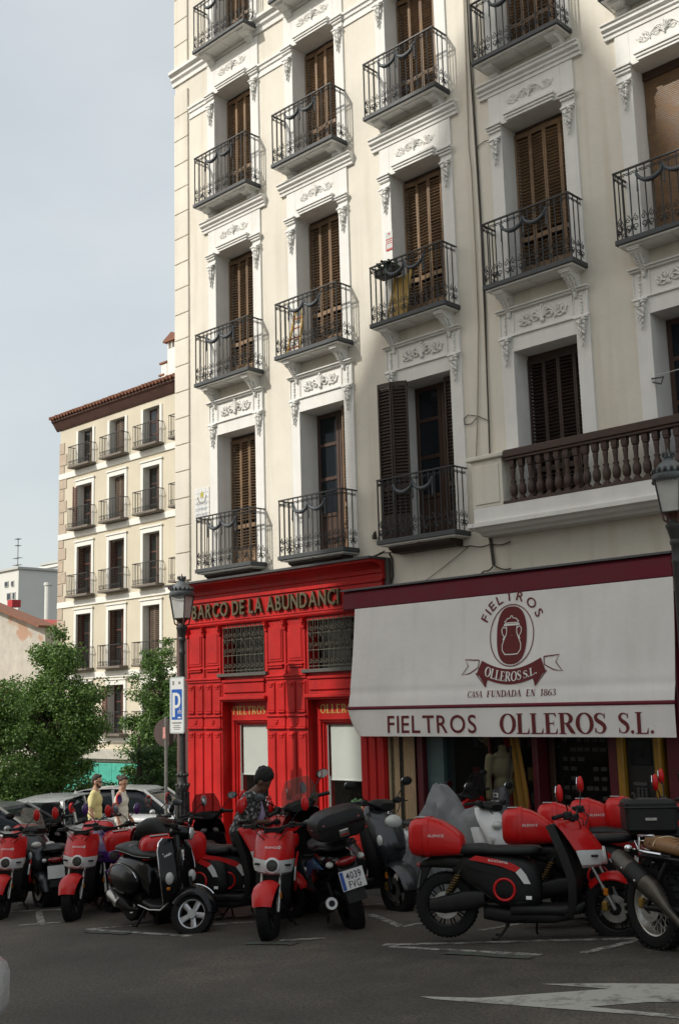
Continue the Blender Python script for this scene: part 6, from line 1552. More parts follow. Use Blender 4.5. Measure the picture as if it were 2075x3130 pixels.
def wheel(B_,x,r,w_,rim,steer=False,spokes=5,hub=.045,wire=False,disc=True,y0=0,sw=.016):
    q=MB(); ri=r-.38*w_-.035
    q.lathe([(ri,-w_*.42),(r-.30*w_,-w_*.50),(r-.10*w_,-w_*.43),(r-.02*w_,-w_*.25),(r,-w_*.05),(r,w_*.05),(r-.02*w_,w_*.25),(r-.10*w_,w_*.43),(r-.30*w_,w_*.50),(ri,w_*.42),(ri,-w_*.42)],40,(x,y0,r),(0,1,0),False)
    # tread blocks
    for k in range(44):
        a=2*math.pi*k/44
        for s_ in (-1,1):
            c=Vector((x+math.cos(a+.03*s_)*(r-.01*w_),y0+s_*w_*.24,r+math.sin(a+.03*s_)*(r-.01*w_))); rad=Vector((math.cos(a),0,math.sin(a))); tg=Vector((-math.sin(a),.5*s_,math.cos(a))).normalized(); q.obox(c,tg,Vector((0,1,0)),rad,.010*r/.25,w_*.13,.004)
    t=B_.p('wheel',q,M_tyre,None,35,steer)
    q=MB(); q.lathe([(ri+.004,-w_*.40),(ri+.006,-w_*.34),(ri-.012,-w_*.30),(ri-.016,0),(ri-.012,w_*.30),(ri+.006,w_*.34),(ri+.004,w_*.40)],36,(x,y0,r),(0,1,0),False)
    q.lathe([(.0,-w_*.38),(hub,-w_*.38),(hub,w_*.38),(0,w_*.38)],14,(x,y0,r),(0,1,0),False)
    n=36 if wire else spokes
    for k in range(n):
        a=2*math.pi*k/n; d=Vector((math.cos(a),0,math.sin(a)))
        if wire:
            a2=a+(.5 if k%2 else -.5); q.tube([Vector((x,y0+(.5 if k%4<2 else -.5)*w_*.6,r))+Vector((math.cos(a2),0,math.sin(a2)))*hub,Vector((x,y0,r))+d*(ri-.012)],.0028,4,caps=False)
        else:
            for s_ in ((-1,1) if spokes>6 else (0,)):
                e=Vector((x,y0,r))+d*(ri-.01)+Vector((-math.sin(a),0,math.cos(a)))*s_*.018
                q.tube([Vector((x,y0,r))+d*hub*.8,e],[sw*.8,sw],6,flat=1.6 if spokes<=6 else 1)
    B_.p('rim',q,rim,t,40,steer)
    if disc:
        q=MB(); q.lathe([(.055,.004),(.115,.004),(.115,-.004),(.055,-.004),(.055,.004)],28,(x,y0-w_*.52,r),(0,1,0),False); B_.p('brake_disc',q,M_steel,t,40,steer)
        q=MB(); q.cbox(x-.11,x-.05,y0-w_*.52-.03,y0-w_*.52+.02,r-.02,r+.06,.01); B_.p('brake_caliper',q,M_spring,t,40,steer)
    return t
def shell(rows,nx=14,th=.02):
    """curved panel: rows of (z, x at the middle, half width, sweep back at the edges)"""
    q=MB()
    for off in (0,-th):
        for z,xc,hw,bg in rows:
            for i in range(nx+1):
                u=-1+2*i/nx; q.v.append((xc-bg*abs(u)**2.2+off,u*hw,z+(off*.2)))
    N=nx+1; K=N*len(rows)
    for j in range(len(rows)-1):
        for i in range(nx):
            a=j*N+i; q.f.append((a,a+1,a+N+1,a+N)); q.f.append((K+a+N,K+a+N+1,K+a+1,K+a))
    for i in range(nx): q.f.append((K+i,K+i+1,i+1,i)); a=(len(rows)-1)*N+i; q.f.append((a,a+1,K+a+1,K+a))
    for j in range(len(rows)-1): a=j*N; q.f.append((a+N,K+a+N,K+a,a)); a=j*N+nx; q.f.append((a,K+a,K+a+N,a+N))
    return q
def shell_x(rows,y,z,lift=.004):
    for (za,xa,ha,ba),(zb,xb,hb,bb) in zip(rows[:-1],rows[1:]):
        lo,hi=min(za,zb),max(za,zb)
        if lo<=z<=hi:
            t=(z-za)/(zb-za); hw=ha+(hb-ha)*t; return xa+(xb-xa)*t-(ba+(bb-ba)*t)*abs(y/hw)**2.2+lift
    return rows[-1][1]
def body(rings,n=2.8,k=20):
    """loft of (x, z centre, half width, half height[, exponent, taper]) stations"""
    q=MB(); q.loft([ring(r_[0],0,r_[1],r_[2],r_[3],r_[4] if len(r_)>4 else n,k,'x',r_[5] if len(r_)>5 else 1) for r_ in rings]); return q
def plate2(poly,y,th,s=1):
    q=MB(); q.prism(poly,lambda u,v,a:(u,s*(y+a),v),0,th); return q
def bars(B_,x,z,wd,m_stem,m_mir,drop=.02,stem=.20,back=-.07,mr=(.022,.055,.075),mx=0,glassy=True,tilt=0,grip=M_sblk):
    q=MB(); q.tube([(x+back,-wd,z),(x-.0,-wd*.55,z+.012),(x+.03,-.06,z-drop),(x+.03,.06,z-drop),(x,wd*.55,z+.012),(x+back,wd,z)],.012,8); hb=B_.p('handlebar',q,M_sblk,None,45,True)
    for s in (-1,1):
        q=MB(); q.tube([(x+back-.005,s*wd*1.02,z),(x+back*.45,s*wd*.68,z+.008)],.019,10); B_.p('grip',q,grip,hb,45,True)
        q=MB(); q.tube([(x+.02,s*wd*.60,z+.005),(x+.055,s*wd*.66,z),(x+.03,s*wd*.98,z-.005)],[.008,.007,.006],6); B_.p('brake_lever',q,M_steel if 0 else M_sblk,hb,45,True)
        q=MB(); q.cbox(x-.02,x+.05,s*wd*.62-.03,s*wd*.62+.03,z-.02,z+.04,.01); B_.p('switch_box',q,M_sblk,hb,45,True)
        q=MB(); c=Vector((x+mx,s*wd*1.06,z+stem)); q.tube([(x+.02,s*wd*.60,z+.03),(x+.02,s*wd*.72,z+stem*.45),(c.x,c.y-s*.02,c.z-.03)],.006,6); st=B_.p('mirror_stem',q,M_sblk,hb,45,True)
        q=MB(); q.ell(c,mr[0],mr[1],mr[2],12,8); B_.p('mirror',q,m_mir,st,60,True)
        if glassy:
            q=MB(); q.lathe([(0,0),(.9,0),(.95,-.01)],16,(0,0,0),(1,0,0)); q.v=[(c.x-mr[0]*.86+p[0]*.5-.0,c.y+p[1]*mr[1]*.9,c.z+p[2]*mr[2]*.9) for p in q.v]; B_.p('mirror_glass',q,M_mirror,st,30,True)
    return hb
def fork(B_,x0,z0,x1,z1,y,m=M_steel,r_=.018):
    for s in (-1,1):
        q=MB(); a=Vector((x0,s*y,z0)); b=Vector((x1,s*y,z1)); q.tube([a,a.lerp(b,.5),a.lerp(b,.5),b],[r_*.8,r_*.8,r_*1.25,r_*1.15],10); f=B_.p('fork_leg',q,m,None,45,True)
        q=MB(); c=a.lerp(b,.62); q.cbox(c.x-.012,c.x+.03,s*(y+.022)-.008,s*(y+.022)+.008,c.z-.03,c.z+.03,.005); B_.p('reflector',q,M_amber,f,45,True)
def fender(B_,x,r,w_,m,a0,a1,thick=.012,n=16,steer=True,lift=.025,pt=.0):
    q=MB(); rings=[]
    for i in range(n+1):
        t=i/n; a=R(a0+(a1-a0)*t); rr=r+lift+pt*t; wd=w_*(.62+.38*math.sin(math.pi*min(1,max(0,.15+.8*t)))); c=Vector((x,0,r)); d=Vector((math.cos(a),0,math.sin(a)))
        pts=[]
        for k in range(9):
            u=-1+2*k/8; pts.append(c+d*(rr-.045*abs(u)**2.5)+Vector((0,u*wd*.62,0)))
        for k in range(8,-1,-1):
            u=-1+2*k/8; pts.append(c+d*(rr-thick-.045*abs(u)**2.5)+Vector((0,u*(wd*.62-.004),0)))
        rings.append(pts)
    q.loft(rings); return B_.p('front_mudguard',q,m,None,50,steer)
def stand(B_,x=-.12,w_=.16,back=.10):
    q=MB()
    for s in (-1,1): q.tube([(x,s*w_*.5,.24),(x-back*.3,s*w_*.7,.10),(x-back,s*w_,.006),(x-back-.05,s*w_*1.1,.008)],.011,6)
    q.tube([(x,-w_*.5,.22),(x,w_*.5,.22)],.012,6); B_.p('centre_stand',q,M_sblk)
def sidestand(B_,x=.02):
    q=MB(); q.tube([(x,.10,.22),(x-.03,.22,.03),(x-.02,.25,.006)],[.011,.010,.012],6); B_.p('side_stand',q,M_sblk)
def flat_text(q,s,wd,h,fn,kind='sans'): put_text(q,s,wd,h,fn,kind,.10,bold=.01)

# ---------------------------------------------------------------- shared red and white electric scooter
SROWS_W=[(.605,.595,.145,.10),(.63,.645,.185,.15),(.69,.665,.205,.19),(.75,.652,.210,.20)]
SROWS_R=[(.752,.650,.206,.20),(.82,.605,.205,.20),(.90,.54,.200,.19),(.965,.475,.190,.18),(.995,.435,.165,.16)]
def silence(label,loc,heading,steer=0,lean=R(3),group='shared red and white electric scooters',box=True,logo='SILENCE',colour=None,flank='',mirror=None,case=None):
    red=colour or M_sred; wh=M_swhite if colour is None else colour
    B_=Bike(label,'scooter',loc,heading,lean,group,'electric_scooter'); B_.steering(steer,.66)
    wheel(B_,.73,.275,.125,M_sblk,True,10,sw=.008); wheel(B_,-.73,.275,.145,M_sblk,False,10,sw=.008)
    fork(B_,.545,.66,.74,.275,.095); fender(B_,.73,.275,.19,red,20,140)
    # front
    w_=B_.p('front_panel',shell(SROWS_W,16,.03),wh,None,40); r_=B_.p('front_panel',shell(SROWS_R,16,.03),red,None,40)
    q=MB(); q.lathe([(.072,-.02),(.078,.0),(.070,.014),(.058,.018)],24,(.652,0,.70),(1,0,.12)); B_.p('headlight_ring',q,wh,w_)
    q=MB(); q.lathe([(.058,-.005),(.056,.018),(.050,.020)],24,(.652,0,.70),(1,0,.12)); q.lathe([(0,.022),(.020,.024),(.022,.020)],16,(.652,0,.70),(1,0,.12)); hl=B_.p('headlight',q,M_sblk,w_)
    q=MB(); q.lathe([(.049,.019),(.03,.026),(.0,.029)],20,(.652,0,.70),(1,0,.12)); B_.p('headlight_lens',q,glass('headlight_glass',(.10,.10,.09),.05,.6),hl)
    for s in (-1,1):
        q=MB(); q.cbox(.545,.605,s*.150-.034,s*.150+.034,.695,.712,.006); B_.p('front_indicator',q,M_sblk,w_)
    if logo:
        q=MB(); flat_text(q,'SILENCE',.125,.018,lambda u,v,c:(shell_x(SROWS_R,-.0,.855+v,.005),-.085+u if 0 else -.085+u,.855+v)); 
        p=arc(.058,.864,.011,.011,0,360,14); v,f=strip(p,[.006]*15); q.add([(shell_x(SROWS_R,a,b,.005),a,b) for a,b in v],f); B_.p('lettering',q,M_wht,r_)
    # leg shield, floor, belly
    B_.p('leg_shield',shell([(.22,.38,.15,.02),(.30,.43,.165,.03),(.50,.46,.178,.05),(.70,.41,.18,.06),(.90,.33,.172,.06),(.96,.30,.155,.06)],10,.07),M_sblk)
    B_.p('floorboard',body([(-.16,.245,.15,.05),(-.05,.25,.165,.05),(.25,.25,.165,.045),(.40,.265,.15,.05),(.47,.30,.12,.04)],4),M_sblk)
    B_.p('belly',body([(-.40,.22,.10,.06),(-.20,.20,.13,.07),(.20,.19,.13,.05),(.36,.21,.09,.04)],4),M_sblk)
    # battery body
    mbdy=B_.p('body',body([(-.66,.60,.10,.06),(-.56,.58,.15,.12),(-.40,.52,.175,.19),(-.20,.48,.185,.225),(-.04,.46,.18,.22),(.05,.45,.165,.19),(.10,.44,.12,.13)],3.6,24),M_sblk)
    st=B_.p('seat',body([(-.66,.735,.10,.025),(-.60,.74,.145,.045),(-.42,.745,.155,.052),(-.30,.735,.15,.045),(-.12,.735,.15,.045),(.02,.74,.13,.045),(.09,.745,.09,.035),(.12,.742,.05,.02)],3,20),M_seat)
    for s in (-1,1):
        y=.186
        pr=plate2([(-.50,.665),(-.44,.70),(-.28,.675),(-.12,.635),(-.055,.600),(-.10,.565),(-.22,.612),(-.38,.645)],y,.016,s); fl=B_.p('flank_panel',pr,red,mbdy,30)
        pr=plate2([(-.054,.599),(-.01,.545),(.025,.47),(-.03,.47),(-.065,.52),(-.099,.564)],y-.001,.016,s); B_.p('flank_panel',pr,wh,mbdy,30)
        pr=plate2([(-.52,.655),(-.40,.635),(-.23,.60),(-.11,.553),(-.075,.51),(-.04,.46),(-.12,.46),(-.30,.55),(-.50,.60)],y-.004,.012,s); B_.p('side_cover',pr,M_gblk if 0 else M_sblk,mbdy,30)
        q=MB(); q.tube([(-.20+.088*math.cos(a),s*.192,.42+.088*math.sin(a)) for a in [2*math.pi*i/32 for i in range(32)]],.012,8,closed=True); B_.p('red_ring',q,red if colour is None else M_sblk,mbdy)
        if flank:
            q=MB(); sg=1 if s<0 else -1
            flat_text(q,flank,.17,.028,lambda u,v,c:(( -.33+u) if s<0 else (-.16-u),s*(y+.0185),(.655-.13*(u if s<0 else .17-u))+v)); B_.p('lettering',q,M_wht,fl)
    # rear end
    q=MB()
    for s in (-1,1): q.tube([(-.55,s*.13,.62),(-.73,s*.145,.33)],[.016,.016],8); q.tube([(-.58,s*.13,.58),(-.70,s*.142,.38)],.022,8)
    B_.p('shock_absorber',q,M_sblk)
    for s in (-1,1):
        q=MB()
        pts=[]
        for i in range(90):
            t=i/89; c=Vector((-.60,s*.135,.545)).lerp(Vector((-.695,s*.142,.39)),t); pts.append(c+Vector((.026*math.cos(i*.55),.026*math.sin(i*.55),0)))
        q.tube(pts,.005,5); B_.p('spring',q,M_spring)
    q=body([(-.86,.275,.045,.05),(-.73,.285,.055,.075),(-.55,.32,.06,.085),(-.38,.34,.06,.07)],3); q.xf(Matrix.Translation((0,-.12,0))); B_.p('swing_arm',q,M_sblk)
    q=body([(-.80,.275,.03,.04),(-.55,.32,.035,.05),(-.38,.34,.04,.05)],3); q.xf(Matrix.Translation((0,.12,0))); B_.p('swing_arm',q,M_sblk)
    rg=B_.p('tail',body([(-.96,.60,.05,.03),(-.86,.63,.09,.045),(-.70,.64,.12,.06),(-.55,.63,.13,.06)],3),M_sblk)
    q=MB(); q.cbox(-.99,-.955,-.06,.06,.59,.63,.008); B_.p('tail_light',q,M_rlens,rg)
    q=MB(); q.add([(-.98,-.10,.42),(-.98,.10,.42),(-.955,.10,.56),(-.955,-.10,.56),(-.972,-.10,.42),(-.972,.10,.42),(-.947,.10,.56),(-.947,-.10,.56)],[(3,2,1,0),(4,5,6,7),(0,1,5,4),(3,7,6,2)]); B_.p('number_plate',q,M_swhite,rg)
    q=MB(); q.prism([(-.97,.56),(-.90,.62),(-.86,.60),(-.955,.42),(-.99,.38)],lambda u,v,a:(u,a,v),-.06,.06); B_.p('rear_mudguard',q,M_sblk,rg)
    q=MB()
    for s in (-1,1): q.tube([(-.55,s*.12,.70),(-.72,s*.13,.70),(-.92,s*.09,.68),(-.95,0,.68)],.011,6)
    B_.p('carrier',q,M_sblk)
    if box:
        bx=body([(-1.04,.845,.145,.11,3.5),(-1.02,.845,.185,.145,3.5),(-.98,.845,.205,.165,3.5),(-.90,.848,.212,.17,3.5),(-.895,.848,.220,.178,3.5),(-.855,.848,.220,.178,3.5),(-.85,.848,.212,.17,3.5),(-.76,.835,.205,.155,3.5),(-.66,.81,.19,.125,3.5),(-.59,.785,.165,.095,3.5),(-.565,.775,.14,.07,3.5)],3.5,28)
        b_=B_.p('delivery_box',bx,red,None,40)
        q=MB(); q.cbox(-.99,-.90,-.10,.10,1.0145,1.022,.003) if case is None else None
        if case is None: B_.p('box_label',q,mat('box_label_grey',(.35,.33,.32),.5,local=True),b_)
        for s in (-1,1):
            q=MB(); flat_text(q,'SILENCE',.15,.022,lambda u,v,c:(((-.86+u) if s<0 else (-.71-u)),s*(.2165-.05*max(0,((-.86+u) if s<0 else (-.71-u))+.80)**1),.855+v)); B_.p('lettering',q,M_wht,b_)
    if case:
        topcase(B_,-.82,.80,case)
    q=MB(); q.cbox(.34,.44,-.10,.10,.975,1.035,.02); B_.p('dashboard',q,M_sblk,None,45,True)
    q=MB(); q.tube([(.46,0,.66),(.40,0,1.02)],.03,10); B_.p('steering_head',q,M_sblk)
    q=MB()
    for s in (-1,1):
        q.tube([(.44,s*.19,1.06),(.50,s*.15,1.0),(.49,s*.08,.93),(.46,s*.04,.88)],.005,5); q.tube([(.43,s*.17,1.05),(.52,s*.10,1.02),(.50,s*.03,.95)],.004,5)
    q.tube([(.60,.10,.60),(.66,.13,.50),(.70,.11,.36)],.005,5); B_.p('cable',q,M_sblk,None,45,True)
    q=MB()
    for z_ in (.30,.40): q.tube([(shell_x([(.22,.38,.15,.02),(.30,.43,.165,.03),(.50,.46,.178,.05)],y_,z_,.002),y_,z_) for y_ in [-.14+.028*i for i in range(11)]],.003,4)
    q.tube([(-.50,-.150,.64),(-.35,-.178,.58),(-.20,-.188,.545),(-.05,-.182,.50),(.06,-.162,.44)],.003,4); q.tube([(-.45,-.172,.44),(-.25,-.187,.30),(0,-.182,.32)],.003,4); B_.p('panel_seam',q,M_gblk)
    q=MB(); q.cbox(-.02,.03,-.190,-.184,.34,.37,.002); B_.p('fleet_sticker',q,M_wht,mbdy)
    bars(B_,.40,1.05,.32,M_sblk,mirror or red,stem=.21,mr=(.028,.042,.075))
    stand(B_,-.18,.15); sidestand(B_,.05)
    return B_
def topcase(B_,x,z,style,w_=.22):
    if style=='round':
        bx=body([(x-.22,z+.13,.13,.06,3),(x-.20,z+.13,.20,.11,3),(x-.12,z+.14,w_,.145,2.8),(x,z+.145,w_+.005,.15,2.6),(x+.12,z+.13,w_-.01,.125,2.6),(x+.20,z+.10,w_-.05,.07,2.6)],2.8,26)
        b_=B_.p('top_case',bx,M_sblk,None,50); q=body([(x-.225,z+.13,.18,.008,4),(x-.12,z+.135,w_+.006,.010,4),(x+.10,z+.13,w_+.002,.010,4),(x+.19,z+.115,w_-.05,.008,4)],4,26); B_.p('seam',q,M_gblk,b_); return b_
    if style=='hard':
        q=MB(); q.cbox(x-.20,x+.22,-w_-.02,w_+.02,z,z+.27,.03); b_=B_.p('top_case',q,M_sblk,None,30); q=MB(); q.cbox(x-.215,x+.235,-w_-.035,w_+.035,z+.20,z+.215,.006); B_.p('seam',q,M_gblk,b_)
        for s in (-1,1):
            q=MB(); q.cbox(x-.05,x+.05,s*(w_+.02)-.012,s*(w_+.02)+.02,z+.10,z+.13,.006); B_.p('latch',q,M_steel,b_)
        q=MB(); q.tube([(x-.1,-.08,z+.27),(x-.1,-.07,z+.31),(x-.1,.07,z+.31),(x-.1,.08,z+.27)],.012,6); B_.p('handle',q,M_sblk,b_); return b_
    if style=='red_lid':
        bx=body([(x-.215,z+.12,.15,.07,3.4),(x-.195,z+.13,.215,.115,3.4),(x-.10,z+.14,.245,.135,3.2),(x+.02,z+.14,.245,.135,3.0),(x+.14,z+.125,.225,.11,2.8),(x+.20,z+.10,.17,.06,2.8)],3,28)
        b_=B_.p('top_case',bx,M_sblk,None,50)
        q=body([(x-.222,z+.135,.20,.012,4),(x-.10,z+.14,.25,.014,4),(x+.10,z+.135,.24,.013,4),(x+.19,z+.12,.18,.010,4)],4,26); B_.p('seam',q,M_gblk,b_)
        q=MB(); q.add([(x-.213,-.17,z+.165),(x-.213,.17,z+.165),(x-.185,.15,z+.225),(x-.185,-.15,z+.225),(x-.20,-.17,z+.165),(x-.20,.17,z+.165),(x-.17,.15,z+.222),(x-.17,-.15,z+.222)],[(3,2,1,0),(4,5,6,7),(0,1,5,4),(3,7,6,2),(1,2,6,5),(0,4,7,3)]); B_.p('red_reflector',q,M_rlens,b_)
        q=MB(); q.cbox(x-.232,x-.21,-.045,.045,z+.04,z+.10,.006); B_.p('lock',q,M_steel,b_); q=MB(); q.cbox(x-.236,x-.2325,-.035,.035,z+.05,z+.065,.001); B_.p('lock_badge',q,M_rlens,b_); return b_

# ---------------------------------------------------------------- ordinary scooters
def gscooter(label,loc,heading,paint,steer=0,lean=R(4),scale=1.0,screen=None,case=None,rim=M_sblk,accent=None,plate=None,mirror=None,seat=M_seat,lamp='twin',group=None,exhaust=1,badge=False,shield=None):
    B_=Bike(label,'scooter',loc,heading,lean,group,'scooter'); B_.steering(steer,.62)
    ac=accent or paint
    wheel(B_,.68,.25,.12,rim,True,5); wheel(B_,-.64,.25,.14,rim,False,5)
    fork(B_,.56,.60,.685,.25,.085,M_sblk,.02); fender(B_,.68,.25,.19,paint,5,150,pt=-.01)
    rows=[(.46,.60,.06,.03),(.50,.66,.12,.06),(.58,.70,.17,.10),(.68,.70,.20,.13),(.80,.655,.215,.15),(.90,.59,.205,.16),(.98,.51,.17,.14),(1.02,.45,.12,.12)]
    fr=B_.p('front_fairing',shell(rows,18,.03),paint,None,45)
    rows2=[(.30,.46,.12,.04),(.42,.535,.165,.07),(.55,.56,.205,.10),(.70,.545,.225,.12),(.82,.50,.21,.13)]
    B_.p('leg_shield',shell(rows2,14,.06),shield or ac,None,45)
    if lamp=='twin':
        for s in (-1,1):
            q=MB(); q.ell((.605,s*.105,.845),.055,.075,.045,12,8); B_.p('headlight',q,M_clens,fr)
            q=MB(); q.ell((.575,s*.175,.70),.045,.022,.055,10,7); B_.p('front_indicator',q,M_clens,fr)
    else:
        q=MB(); q.ell((.60,0,.88),.06,.11,.07,14,9); B_.p('headlight',q,M_clens,fr)
        for s in (-1,1):
            q=MB(); q.ell((.575,s*.165,.70),.045,.03,.06,10,7); B_.p('front_indicator',q,M_clens,fr)
    q=MB(); q.cbox(.70,.72,-.06,.06,.62,.66,.008); B_.p('nose_grille',q,M_sblk,fr)
    if badge:
        q=MB(); q.tube([(.54-.0,.022*math.cos(a),.955+.022*math.sin(a)) for a in [2*math.pi*i/16 for i in range(16)]],.004,5,closed=True); q.tube([(.54,-.018,.955),(.54,.018,.955)],.003,4); q.tube([(.54,0,.937),(.54,0,.973)],.003,4); B_.p('badge',q,M_chrome,fr)
    if screen:
        sr=[(.97,.53,.17,.12),(1.08,.46,.19,.12),(1.22,.37,.17,.10),(1.32,.30,.12,.07)]; B_.p('windscreen',shell(sr,14,.005),screen,None,45)
    B_.p('floorboard',body([(-.10,.26,.15,.07),(.05,.25,.165,.055),(.30,.26,.165,.055),(.46,.30,.14,.06)],4),M_sblk)
    tun=B_.p('body',body([(-.92,.66,.07,.05),(-.80,.63,.14,.10),(-.60,.58,.175,.155),(-.35,.52,.18,.20),(-.15,.47,.165,.20),(-.02,.42,.14,.16),(.10,.38,.10,.10)],2.8,24),paint)
    for s in (-1,1):
        pr=plate2([(-.75,.62),(-.45,.68),(-.20,.62),(-.05,.50),(-.14,.46),(-.30,.56),(-.55,.60)],.176,.012,s); B_.p('side_panel',pr,ac,tun,30)
    B_.p('engine',body([(-.76,.27,.06,.06),(-.60,.29,.10,.11),(-.35,.30,.11,.10),(-.20,.30,.08,.07)],3),M_sblk)
    B_.p('seat',body([(-.84,.775,.06,.02),(-.76,.79,.13,.045),(-.55,.785,.155,.055),(-.42,.755,.16,.05),(-.25,.745,.155,.045),(-.08,.745,.12,.045),(0,.735,.07,.03)],2.8,20),seat)
    tl=MB(); tl.ell((-.90,0,.665),.045,.10,.04,12,8); B_.p('tail_light',tl,M_rlens,tun)
    for s in (-1,1):
        q=MB(); q.ell((-.875,s*.145,.665),.05,.035,.028,10,7); B_.p('rear_indicator',q,M_clens,tun)
    q=MB()
    for s in (-1,1): q.tube([(-.45,s*.15,.74),(-.70,s*.165,.79),(-.92,s*.12,.80),(-.96,0,.80)],.012,8)
    B_.p('grab_rail',q,M_sblk)
    q=MB(); q.prism([(-.90,.63),(-.97,.45),(-1.0,.33),(-.985,.33),(-.90,.50),(-.84,.60)],lambda u,v,a:(u,a,v),-.085,.085); mg=B_.p('rear_mudguard',q,M_sblk)
    q=MB(); q.add([(-1.005,-.11,.44),(-1.005,.11,.44),(-.975,.11,.60),(-.975,-.11,.60),(-.997,-.11,.44),(-.997,.11,.44),(-.967,.11,.60),(-.967,-.11,.60)],[(3,2,1,0),(4,5,6,7),(0,1,5,4),(3,7,6,2),(0,4,7,3),(1,2,6,5)]); npl=B_.p('number_plate',q,M_swhite,mg)
    if plate:
        def pf(u,v,c): t=(v-.44)/.16; return (-1.007+.03*t-.0,.11-u,v)
        q=MB(); q.add([pf(.004,.445,0),pf(.036,.445,0),pf(.036,.595,0),pf(.004,.595,0)],[(3,2,1,0)]); B_.p('plate_band',q,mat('plate_blue',(.01,.06,.30),.5,local=True),npl)
        for (tx,zz,x0,wd) in ((plate[0],.525,.055,.14),(plate[1],.452,.065,.11)):
            q=MB(); flat_text(q,tx,wd,.060,lambda u,v,c,zz=zz,x0=x0: (lambda P:(P[0]-.002,P[1],P[2]))(pf(x0+u,zz+v,0))); q.f=[tuple(reversed(f)) for f in q.f]; B_.p('plate_lettering',q,mat('plate_black',(.01,.01,.012),.5,local=True),npl)
    # exhaust
    e=exhaust; q=MB(); q.tube([(-.25,-.12*e,.22),(-.40,-.17*e,.20),(-.50,-.19*e,.24),(-.80,-.20*e,.33),(-.84,-.20*e,.34)],[.022,.03,.06,.062,.05],14); ex=B_.p('exhaust',q,M_sblk)
    q=MB(); q.lathe([(.028,.012),(.05,.014),(.054,.0),(.05,-.01),(.028,-.012)],20,(-.845,-.20*e,.342),(-1,0,.25),False); B_.p('exhaust_tip',q,M_steel if not plate else M_swhite,ex)
    q=MB()
    for s in (-1,1): q.tube([(-.58,s*.13,.58),(-.66,s*.13,.30)],.024,8)
    B_.p('shock_absorber',q,M_sblk)
    B_.p('handlebar_cover',body([(.34,1.03,.10,.035),(.40,1.045,.17,.045),(.46,1.04,.16,.045),(.52,1.02,.10,.035)],2.6),M_sblk)
    q=MB()
    for s in (-1,1): q.tube([(.46,s*.20,1.06),(.53,s*.17,1.02),(.55,s*.12,.96)],.005,5)
    q.tube([(.60,-.09,.56),(.67,-.12,.44),(.66,-.09,.30)],.005,5); B_.p('cable',q,M_sblk,None,45,True)
    bars(B_,.42,1.06,.33,M_sblk,mirror or M_sblk,stem=.19,mr=(.02,.068,.045))
    if case: topcase(B_,-.86,.80+(.06 if case=='red_lid' else 0),case)
    stand(B_,-.15,.15); B_.T.scale=(scale,)*3; return B_

